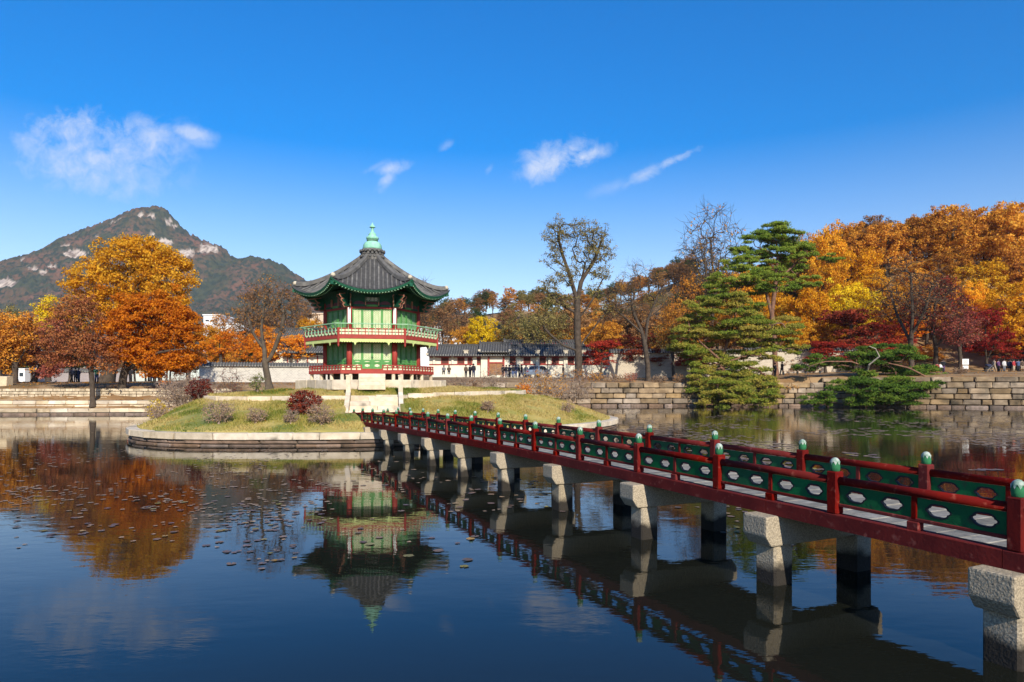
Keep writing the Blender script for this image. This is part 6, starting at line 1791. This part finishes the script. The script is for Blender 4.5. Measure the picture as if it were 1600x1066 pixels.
def modern(label, pxa, pxb, top, Y, mat, wins, roofs=(), name='office_building', base=2.0):
    x0, x1 = XP(pxa, Y), XP(pxb, Y); H = ZP(top, Y) - base
    t = thing(name, label, 'building', ((x0 + x1) / 2, Y, base))
    mb = MB(); mb.box((0, 5, H / 2), (x1 - x0, 10, H)); mb.build('wall', mat, t)
    mb = MB(); mb.box((0, 5, H + 0.15), (x1 - x0 + 0.5, 10.5, 0.3)); mb.build('parapet', mat, t)
    for (wx, wy, ww, wh) in wins:
        mb = MB(); cx = XP(wx, Y) - t.location.x; cz = ZP(wy, Y) - base
        mb.box((cx, -0.02, cz), (ww / F * Y, 0.08, wh / F * Y)); w_ = mb.build('window', M_bldwhite, t)
        mb = MB(); mb.box((cx, -0.05, cz), (ww / F * Y - 0.25, 0.06, wh / F * Y - 0.25)); mb.build('pane', M_glassdk, w_)
    return t
t = modern('white modern building between the golden tree and the bare brown tree', 318, 343, 493, 190, M_bldwhite, [(324, 501, 7, 4), (331.5, 501, 7, 4), (339, 502, 3, 7)])
t2 = modern('lower white wing stepping down to the right of the white modern building', 343, 380, 507, 191, M_bldwhite, [(350, 514, 5, 3), (358, 514, 5, 3), (366, 514, 5, 3)])
modern('beige concrete block beside the left edge of the pavilion roof', 480, 522, 491, 185, M_beige, [(488, 503, 4, 4)])
modern('white building peeping out at the right side of the pavilion balcony', 655, 688, 512, 180, M_bldwhite, [(668, 520, 4, 3), (676, 520, 4, 3), (684, 520, 3, 3)])
modern('long white low building under the brown trees right of the pavilion', 676, 735, 527, 178, M_bldwhite, [(690, 533, 5, 3), (702, 533, 5, 3), (714, 533, 5, 3)])
modern('white building glimpsed between the left maples', 15, 48, 520, 185, M_bldwhite, [(25, 528, 5, 3), (36, 528, 5, 3)])
# white gate post block at the left, big pale stone
t = thing('white_kiosk', 'small white kiosk box by the leaning dark trunk on the left', 'kiosk', (XP(37, 90), 90, float(ground_z(XP(37, 90), 90))))
mb = MB(); chamf_box(mb, 1.1, 1.1, 1.7, (0, 0, 0.85), 0.03); mb.build('body', M_bldwhite, t)
mb = MB(); chamf_box(mb, 1.25, 1.25, 0.12, (0, 0, 1.77), 0.02); mb.build('roof', M_white, t)
mb = MB(); mb.box((0.1, -0.56, 1.0), (0.5, 0.04, 0.5)); mb.build('hatch', M_glassdk, t)
t = tag(link('boulder', None) if False else link('boulder', stones(M_leftstone, 0.07, 0.035)[0].copy()), 'pale boulder on the bank at the left picture edge', 'boulder')
t.location = (XP(6, 60), 60, float(ground_z(XP(6, 60), 60)) + 0.35); t.scale = (1.1, 0.9, 0.95)

# ------------------------------------------------------------------ street furniture on the right bank
def gz(px, Y): return float(ground_z(XP(px, Y), Y))
Y = 92
t = thing('lamp_post', 'slim dark lamp post in front of the long white building', 'lamp post', (XP(855.5, 90), 90, gz(855.5, 90)))
mb = MB(); mb.lathe([(0.09, 0), (0.09, 0.5), (0.05, 0.55), (0.045, 3.4), (0.06, 3.42)], 8); mb.build('pole', M_asphalt, t)
mb = MB(); mb.lathe([(0.10, 3.42), (0.16, 3.5), (0.14, 3.85), (0.20, 3.88), (0.04, 4.05)], 8); mb.build('lantern', M_glassdk, t)
t = thing('sign_board', 'white information board on posts beside the stout tree trunk at the right', 'sign', (XP(1508, 88), 88, gz(1508, 88)))
for s in (-1, 1):
    mb = MB(); mb.box((s * 0.42, 0, 0.9), (0.09, 0.09, 1.8)); mb.build('post', M_wood, t)
mb = MB(); chamf_box(mb, 0.85, 0.06, 0.75, (0, -0.07, 1.45), 0.01); pn = mb.build('panel', M_white, t)
mb = MB(); chamf_box(mb, 0.75, 0.06, 0.45, (0, -0.07, 0.72), 0.01); mb.build('lower_panel', M_white, t)
mb = MB()
for k in range(5): mb.box((-0.05 + 0.03 * (k % 2), -0.103, 1.68 - 0.11 * k), (0.58 - 0.08 * (k % 3), 0.006, 0.035))
mb.build('lettering', M_inkb, pn)
def bench(px, Y, label, L_=2.2, rz=0.0):
    t = thing('bench', label, 'bench', (XP(px, Y), Y, gz(px, Y)), None, rz)
    for k in range(4):
        mb = MB(); mb.box((0, -0.18 + 0.12 * k, 0.44), (L_, 0.10, 0.05)); mb.build('slat', M_wood, t)
    for s in (-1, 1):
        for q in (-1, 1):
            mb = MB(); mb.box((s * (L_ / 2 - 0.2), q * 0.16, 0.21), (0.10, 0.08, 0.42)); mb.build('leg', M_asphalt, t)
bench(1200, 84, 'dark bench seen left of the lone visitor between the pines')
bench(1235, 84, 'dark bench under the wall right of the lone visitor between the pines')
bench(1270, 84, 'dark bench nearest the low pine on its left')
bench(1460, 85, 'bench under the seated visitors beside the low pine')
bench(1585, 86, 'long bench below the group of visitors at the right edge', 4.0)
# car behind the island shrubs
def car(px, Y, label, mat):
    t = thing('car', label, 'car', (XP(px, Y), Y, gz(px, Y)), None, R(62))
    prof = [(-2.2, 0.35), (-2.25, 0.75), (-2.1, 0.98), (-1.3, 1.06), (1.35, 1.02), (2.05, 0.85), (2.2, 0.6), (2.2, 0.32)]
    cab = [(-1.75, 1.0), (-1.35, 1.52), (-0.2, 1.60), (0.55, 1.50), (1.25, 1.0)]
    mb = MB(); mb.plate(prof[::-1], [], lambda u, v, d: (u, -0.88 + d * 1.76, v), 1.0); b = mb.build('body', mat, t)
    mb = MB(); vs = []
    for s in (-1, 1):
        for u, v in cab: vs.append((u, s * (0.84 - 0.28 * (v - 1.0)), v))
    n = len(cab); fs = [tuple(range(n)), tuple(range(n, 2 * n))[::-1]] + [(i, i + n, (i + 1) % n + n, (i + 1) % n) for i in range(n)]
    mb.add(vs, fs); mb.build('cabin', mat, b)
    for s in (-1, 1):
        mb = MB(); mb.plate([(-1.45, 1.06), (-1.2, 1.45), (-0.2, 1.52), (0.5, 1.43), (0.95, 1.06)][::s], [], lambda u, v, d, s=s: (u, s * (0.855 - 0.28 * (v - 1.0)) - 0.01 + d * 0.02, v), 1.0); mb.build('side_window', M_glassdk, b)
        for u in (-1.35, 1.35):
            mb = MB(); mb.tube([(u, s * 0.70, 0.33), (u, s * 0.90, 0.33)], 0.33, 14); w = mb.build('wheel', M_black, t)
            mb = MB(); mb.tube([(u, s * 0.895, 0.33), (u, s * 0.91, 0.33)], 0.2, 10); mb.build('rim', M_tileend, w)
        mb = MB(); mb.box((2.2, s * 0.6, 0.68), (0.06, 0.36, 0.15)); mb.build('headlight', M_white, t)
        mb = MB(); mb.box((-2.22, s * 0.65, 0.8), (0.06, 0.28, 0.18)); mb.build('tail_light', M_redb, t)
    mb = MB(); mb.add([(1.21, -0.72, 1.06), (1.21, 0.72, 1.06), (0.62, 0.62, 1.47), (0.62, -0.62, 1.47)], [(0, 1, 2, 3)])
    o = mb.build('windscreen', M_glassdk, b); o.location = (0.05, 0, 0.02)
    mb = MB(); mb.add([(-1.72, -0.72, 1.06), (-1.72, 0.72, 1.06), (-1.38, 0.62, 1.47), (-1.38, -0.62, 1.47)], [(3, 2, 1, 0)])
    o = mb.build('rear_window', M_glassdk, b); o.location = (-0.05, 0, 0.02)
car(842, 93, 'blue grey car parked before the long white building, its roof showing over the shrub', pbr('blue_grey_paint', (0.20, 0.25, 0.32), rough=0.3, coat=0.5))

# ------------------------------------------------------------------ people
def body_mesh(pose):
    J = {'pelvis': (0, 0, 0.95, .12), 'spine': (0, 0, 1.15, .115), 'chest': (0, 0, 1.34, .14), 'neck': (0, 0, 1.48, .055), 'head': (0, -0.015, 1.60, .095), 'crown': (0, 0, 1.68, .075)}
    for s, sd in ((-1, 'l'), (1, 'r')):
        J['sh' + sd] = (s * 0.18, 0, 1.40, .065); J['el' + sd] = (s * 0.235, 0.02, 1.13, .048); J['wr' + sd] = (s * 0.24, -0.06, 0.90, .034); J['ha' + sd] = (s * 0.235, -0.09, 0.81, .038)
        J['hi' + sd] = (s * 0.09, 0, 0.90, .095); J['kn' + sd] = (s * 0.10, -0.01, 0.50, .062); J['an' + sd] = (s * 0.10, 0.02, 0.09, .042); J['to' + sd] = (s * 0.11, -0.12, 0.045, .042)
    if pose == 'walk':
        J['knl'] = (-0.09, -0.14, 0.52, .062); J['anl'] = (-0.09, -0.22, 0.10, .042); J['tol'] = (-0.09, -0.37, 0.06, .042)
        J['knr'] = (0.09, 0.06, 0.50, .062); J['anr'] = (0.09, 0.26, 0.15, .042); J['tor'] = (0.09, 0.16, 0.05, .042)
        J['ell'] = (-0.23, 0.12, 1.14, .048); J['wrl'] = (-0.23, 0.13, 0.90, .034); J['hal'] = (-0.23, 0.10, 0.82, .038)
        J['elr'] = (0.23, -0.04, 1.14, .048); J['wrr'] = (0.22, -0.22, 0.98, .034); J['har'] = (0.21, -0.30, 0.95, .038)
    if pose == 'photo':
        for s, sd in ((-1, 'l'), (1, 'r')):
            J['el' + sd] = (s * 0.25, -0.12, 1.18, .048); J['wr' + sd] = (s * 0.10, -0.30, 1.38, .034); J['ha' + sd] = (s * 0.05, -0.32, 1.46, .038)
    if pose == 'sit':
        for k in list(J):
            x, y, z, r_ = J[k]
            if k[:2] not in ('kn', 'an', 'to'): J[k] = (x, y + 0.02, z - 0.43, r_)
        for s, sd in ((-1, 'l'), (1, 'r')):
            J['kn' + sd] = (s * 0.11, -0.42, 0.50, .062); J['an' + sd] = (s * 0.11, -0.44, 0.09, .042); J['to' + sd] = (s * 0.12, -0.58, 0.045, .042)
            J['el' + sd] = (s * 0.24, -0.06, 0.72, .048); J['wr' + sd] = (s * 0.14, -0.28, 0.62, .034); J['ha' + sd] = (s * 0.09, -0.36, 0.60, .038)
    E = [('pelvis', 'spine'), ('spine', 'chest'), ('chest', 'neck'), ('neck', 'head'), ('head', 'crown')]
    for sd in 'lr':
        E += [('chest', 'sh' + sd), ('sh' + sd, 'el' + sd), ('el' + sd, 'wr' + sd), ('wr' + sd, 'ha' + sd), ('pelvis', 'hi' + sd), ('hi' + sd, 'kn' + sd), ('kn' + sd, 'an' + sd), ('an' + sd, 'to' + sd)]
    ks = list(J); me = bpy.data.meshes.new('b'); me.from_pydata([J[k][:3] for k in ks], [(ks.index(a), ks.index(b)) for a, b in E], [])
    ob = bpy.data.objects.new('b', me); COL.objects.link(ob)
    ob.modifiers.new('s', 'SKIN'); sd_ = ob.modifiers.new('d', 'SUBSURF'); sd_.levels = 1; sd_.render_levels = 1
    for k, v in zip(ks, me.skin_vertices[0].data):
        v.radius = (J[k][3], J[k][3]); v.use_root = (k == 'pelvis')
    dg = bpy.context.evaluated_depsgraph_get(); out = bpy.data.meshes.new_from_object(ob.evaluated_get(dg)); bpy.data.objects.remove(ob)
    out.name = 'body'; return out, J
M_skin = pbr('skin', (0.50, 0.31, 0.22), rough=0.6)
M_hair = pbr('black_hair', (0.018, 0.014, 0.012), rough=0.6)
CLOTH = {k: pbr(k + '_cloth', c, tuple(x * 0.8 for x in c), 8, 0.9, rnd=0.1) for k, c in {'black': (0.018, 0.018, 0.022), 'navy': (0.03, 0.035, 0.07), 'grey': (0.16, 0.16, 0.17), 'white': (0.62, 0.60, 0.57), 'red': (0.34, 0.025, 0.03), 'beige': (0.40, 0.30, 0.20), 'blue': (0.07, 0.10, 0.20), 'green': (0.05, 0.16, 0.10), 'purple': (0.11, 0.05, 0.12), 'brown': (0.10, 0.065, 0.045)}.items()}
POSE = {}
for p in ('stand', 'walk', 'photo', 'sit'):
    bm_, J = body_mesh(p); bm_.materials.append(M_skin)
    dz = -0.43 if p == 'sit' else 0
    jb_ = MB()
    jb_.lathe([(0.175, 0.86 + dz), (0.185, 0.95 + dz), (0.165, 1.12 + dz), (0.19, 1.32 + dz), (0.17, 1.42 + dz), (0.08, 1.475 + dz)], 12)
    for v_ in range(len(jb_.v)): x_, y_, z_ = jb_.v[v_]; jb_.v[v_] = (x_ * 1.12, y_ * 0.78, z_)
    for sd in 'lr':
        a, b, c = (Vector(J[q + sd][:3]) for q in ('sh', 'el', 'wr')); jb_.tube([a, b, c], [0.082, 0.066, 0.052], 8)
    tb = MB()
    for sd in 'lr':
        a, b, c = (Vector(J[q + sd][:3]) for q in ('hi', 'kn', 'an')); tb.tube([a + Vector((0, 0, 0.02)), b, c], [0.115, 0.085, 0.066], 8)
    hb = MB(); h = J['head']; hb.lathe([(0.105, -0.06), (0.118, 0.0), (0.112, 0.06), (0.08, 0.12), (0.02, 0.145)], 10, (0, h[1] + 0.028, h[2] + 0.005))
    sh = MB()
    for sd in 'lr':
        a, b = Vector(J['an' + sd][:3]), Vector(J['to' + sd][:3]); sh.tube([a + Vector((0, 0.03, -0.035)), b + Vector((0, -0.01, 0.005))], [0.058, 0.05], 8)
    POSE[p] = (bm_, jb_.mesh('jacket', CLOTH['black'], True), tb.mesh('trousers', CLOTH['black'], True), hb.mesh('hair', M_hair, True), sh.mesh('shoes', M_black, True))
def person(px, Y, pose, top, legs, label, face=0.0, h=1.68, dz=0.0):
    t = thing('person', label, 'person', (XP(px, Y), Y, gz(px, Y) + dz), None, R(face)); t.scale = (h / 1.72,) * 3
    b, j, tr_, hr, sh = POSE[pose]
    link('body', b, None, t)
    o = link('jacket', j, None, t); setmat(o, CLOTH[top]); o = link('trousers', tr_, None, t); setmat(o, CLOTH[legs])
    link('hair', hr, None, t); link('shoes', sh, None, t)
# on the far side, in front of the long building
person(693.5, 92, 'sit', 'grey', 'black', 'seated person in grey, left of the pair in front of the long white building', 0, dz=0.35)
person(701.5, 92, 'sit', 'brown', 'black', 'seated person in brown, right of the pair in front of the long white building', 5, dz=0.35)
person(728, 92, 'stand', 'brown', 'black', 'person in brown half hidden by the bare small tree', 20)
person(734.5, 91, 'stand', 'black', 'black', 'person in black just left of the tallest person by the bare small tree', -30)
person(740, 90, 'stand', 'black', 'navy', 'tallest standing person in black right of the bare small tree', 180, 1.80)
person(786, 92, 'stand', 'black', 'black', 'person in black at the left end of the crowd before the gate', 10)
person(791, 91, 'photo', 'black', 'navy', 'person in black taking a picture in the crowd before the gate', 160)
person(796, 92, 'stand', 'navy', 'black', 'person in navy second from the left end of the crowd before the gate', -40)
person(801.5, 90, 'walk', 'black', 'blue', 'person in black and blue jeans walking at the front of the crowd', 30)
person(806, 91, 'stand', 'navy', 'blue', 'person in navy and blue jeans in the middle of the crowd', 190)
person(811, 92, 'stand', 'black', 'black', 'person in black near the right end of the crowd', 80)
person(815, 91, 'walk', 'black', 'navy', 'person in black and navy trousers at the right end of the crowd', -60)
person(822, 93, 'stand', 'grey', 'grey', 'person in grey right of the crowd before the gate', 0)
person(880, 92, 'stand', 'black', 'brown', 'lone person in black standing by the white wall right of the lamp post', 60)
# under the pines
person(1211, 83, 'stand', 'black', 'black', 'lone visitor in black standing under the spreading pine', 30)
person(1222, 84, 'walk', 'brown', 'black', 'visitor in brown beside the thick pine trunk', -70)
# right bank
person(1464, 84.6, 'sit', 'red', 'black', 'seated visitor in red at the left end of the bench beside the low pine', -20)
person(1469, 84.8, 'sit', 'white', 'black', 'seated visitor in a white top leaning over on the bench beside the low pine', 10)
person(1474, 84.8, 'stand', 'black', 'purple', 'visitor in black standing behind the seated ones by the low pine', 170)
person(1553, 84, 'walk', 'beige', 'beige', 'visitor in beige pushing the pram along the bank', 95)
person(1560, 86, 'stand', 'purple', 'black', 'visitor in dark purple behind the pram', 20)
person(1569, 85, 'stand', 'white', 'grey', 'visitor in a white jacket among the group at the right', 10)
person(1578, 86, 'stand', 'navy', 'black', 'visitor in navy right of the white jacket', -30)
person(1584, 85.5, 'stand', 'red', 'beige', 'visitor in red and beige trousers at the right', 25)
person(1591, 85.5, 'photo', 'blue', 'black', 'visitor in blue taking a picture near the right picture edge', 180)
person(1597, 86, 'stand', 'brown', 'beige', 'visitor in brown at the very right picture edge', 0)
# left path
person(112, 72, 'walk', 'grey', 'black', 'person in grey walking on the left path before the mauve wall', 80, 1.55)
person(118, 76, 'stand', 'black', 'black', 'person in black on the left path, right of the grey walker', 20, 1.6)
person(123, 76, 'stand', 'navy', 'navy', 'person in navy on the left path, rightmost of the three by the mauve wall', -20, 1.6)
person(151, 66, 'photo', 'green', 'navy', 'person in green behind the thin dark red maple trunk', 40, 1.6)
person(196, 72, 'stand', 'red', 'black', 'person in red behind the orange maple trunk', 10, 1.6)
person(204, 72, 'stand', 'black', 'black', 'person in black right of the one in red behind the orange maple trunk', -10, 1.65)
person(238, 70, 'sit', 'navy', 'blue', 'person in navy sitting in the shade under the orange maple', 30, dz=0.1)
person(247, 70, 'sit', 'black', 'black', 'person in black sitting in the shade under the orange maple', -20, dz=0.1)
# pram
t = thing('pram', 'dark pram pushed by the visitor in beige at the edge of the right bank', 'pram', (XP(1543.5, 83.6), 83.6, gz(1543.5, 83.6)))
for x in (-0.38, 0.38):
    for y in (-0.26, 0.26):
        mb = MB(); mb.tube([(x, y - 0.02, 0.14), (x, y + 0.02, 0.14)], 0.14, 12); mb.build('wheel', M_black, t)
mb = MB()
for y in (-0.26, 0.26): mb.tube([(-0.38, y, 0.14), (0.1, y, 0.55), (0.62, y, 1.02)], 0.018, 6); mb.tube([(0.38, y, 0.14), (0, y, 0.55)], 0.018, 6)
mb.tube([(0.62, -0.26, 1.02), (0.62, 0.26, 1.02)], 0.02, 6); mb.build('frame', M_tileend, t)
mb = MB(); mb.plate([(-0.42, 0.42), (0.22, 0.42), (0.34, 0.62), (0.30, 0.70), (-0.42, 0.62)], [], lambda u, v, d: (u, -0.22 + d * 0.44, v), 1.0); mb.build('seat', CLOTH['black'], t)
mb = MB(); mb.plate([(0.30, 0.70)] + [(0.02 + math.cos(a) * 0.34, 0.68 + math.sin(a) * 0.36) for a in np.linspace(0, 2.6, 9)] + [(0.0, 0.70)], [], lambda u, v, d: (u, -0.24 + d * 0.48, v), 1.0); mb.build('hood', CLOTH['navy'], t)

# ------------------------------------------------------------------ lily pads and floating leaves
r = np.random.default_rng(77)
pads = []
def inpond(x, y):
    a = math.atan2(y - PC[1], x - PC[0]); q = math.hypot(x - PC[0], y - PC[1])
    if q > bank_r(a) - 0.6: return False
    a2 = math.atan2(y - IC[1], x - IC[0]); return math.hypot(x - IC[0], y - IC[1]) > float(i_out(a2)) + 0.35
def scatter(n, fpx, fpy, dens, rad):
    k = 0; tries = 0
    while k < n and tries < n * 30:
        tries += 1
        px, py = fpx(), fpy(); Y = EYE * F / (py - HZ); x = XP(px, Y)
        if not inpond(x, Y): continue
        if fbm(np.array(x * dens), np.array(Y * dens * 0.6), 3, 40) < 0.47 + 0.08 * r.random(): continue
        pads.append((x, Y, rad * r.uniform(0.55, 1.35))); k += 1
scatter(800, lambda: r.uniform(0, 520), lambda: 655 + 190 * r.random() ** 1.3, 0.35, 0.052)
scatter(130, lambda: r.uniform(20, 470), lambda: r.uniform(780, 925), 0.45, 0.05)
scatter(150, lambda: r.uniform(540, 980), lambda: 690 + 110 * r.random(), 0.5, 0.062)
scatter(2300, lambda: r.uniform(950, 1600), lambda: 640 + 95 * r.random() ** 1.2, 0.25, 0.13)
scatter(90, lambda: r.uniform(900, 1300), lambda: r.uniform(720, 840), 0.5, 0.062)
scatter(24, lambda: r.uniform(480, 760), lambda: r.uniform(720, 905), 0.5, 0.062)
pads.sort(key=lambda p: -p[2] / p[1] ** 1.5)
def pad_verts(rad, seed):
    q = np.random.default_rng(seed); n = 12; vs = [(0, 0, 0.004)]; fs = []
    for i in range(n):
        w = 0.22 + (2 * math.pi - 0.44) * i / (n - 1); rr = rad * q.uniform(0.86, 1.08)
        vs.append((math.cos(w) * rr, math.sin(w) * rr, 0.005 + abs(q.normal(0, 0.003))))
    fs = [(0, i, i + 1) for i in range(1, n)]
    return vs, fs
PADM = [pbr('pad_brown', (0.13, 0.088, 0.065), (0.19, 0.13, 0.10), 14, 0.6, rnd=0.3), pbr('pad_mauve', (0.165, 0.115, 0.105), (0.11, 0.076, 0.068), 14, 0.55, rnd=0.3), pbr('pad_olive', (0.16, 0.15, 0.04), (0.26, 0.20, 0.06), 14, 0.6, rnd=0.3), pbr('pad_ochre', (0.34, 0.22, 0.09), (0.26, 0.16, 0.06), 14, 0.6, rnd=0.3)]
padmesh = []
for mi, m in enumerate(PADM):
    for s in range(3):
        mb = MB(); mb.add(*pad_verts(0.15, 10 * mi + s)); padmesh.append((mi, mb.mesh('lily_pad', m)))
names = ['withered brown lily pad floating on the pond', 'mauve brown lily pad floating on the pond', 'olive lily pad floating on the pond', 'ochre yellow leaf floating on the pond']
for x, y, rad in pads[:300]:
    mi = int(r.choice(4, p=[0.42, 0.40, 0.11, 0.07])); me = padmesh[mi * 3 + int(r.integers(3))][1]
    o = link('lily_pad', me); o.location = (x, y, 0.002 + 0.003 * r.random()); o.rotation_euler = (0, 0, r.uniform(0, 6.28)); o.scale = (rad / 0.15, rad / 0.15, 1)
    tag(o, names[mi], 'lily pad', 'floating lily pads, ' + ['brown', 'mauve', 'olive', 'ochre'][mi])
mb = MB()
for k, (x, y, rad) in enumerate(pads[300:]):
    vs, fs = pad_verts(rad, 1000 + k % 40); a = r.uniform(0, 6.28); c, s = math.cos(a), math.sin(a); h = 0.003 * r.random()
    mb.add([(x + v[0] * c - v[1] * s, y + v[0] * s + v[1] * c, v[2] + h) for v in vs], fs)
o = stuff(mb.build('lily_pads', pbr('pad_pale', (0.20, 0.145, 0.10), (0.30, 0.20, 0.12), 1.5, 0.6, coord='GEO'))); o['label'] = 'small withered lily pads scattered over the far water'

# ------------------------------------------------------------------ autumn air: one even box of thin haze
mb = MB(); mb.box((-350, 900, 170), (5200, 5800, 344))
hz = stuff(mb.build('haze'))
hm = bpy.data.materials.new('haze'); hm.use_nodes = True
t = hm.node_tree; t.nodes.clear()
o_ = N(t, 'ShaderNodeOutputMaterial'); pvn = N(t, 'ShaderNodeVolumePrincipled')
pvn.inputs['Color'].default_value = (0.80, 0.88, 1.0, 1); pvn.inputs['Density'].default_value = 0.00008; pvn.inputs['Anisotropy'].default_value = 0.0
t.links.new(pvn.outputs[0], o_.inputs['Volume'])
hz.data.materials.append(hm)
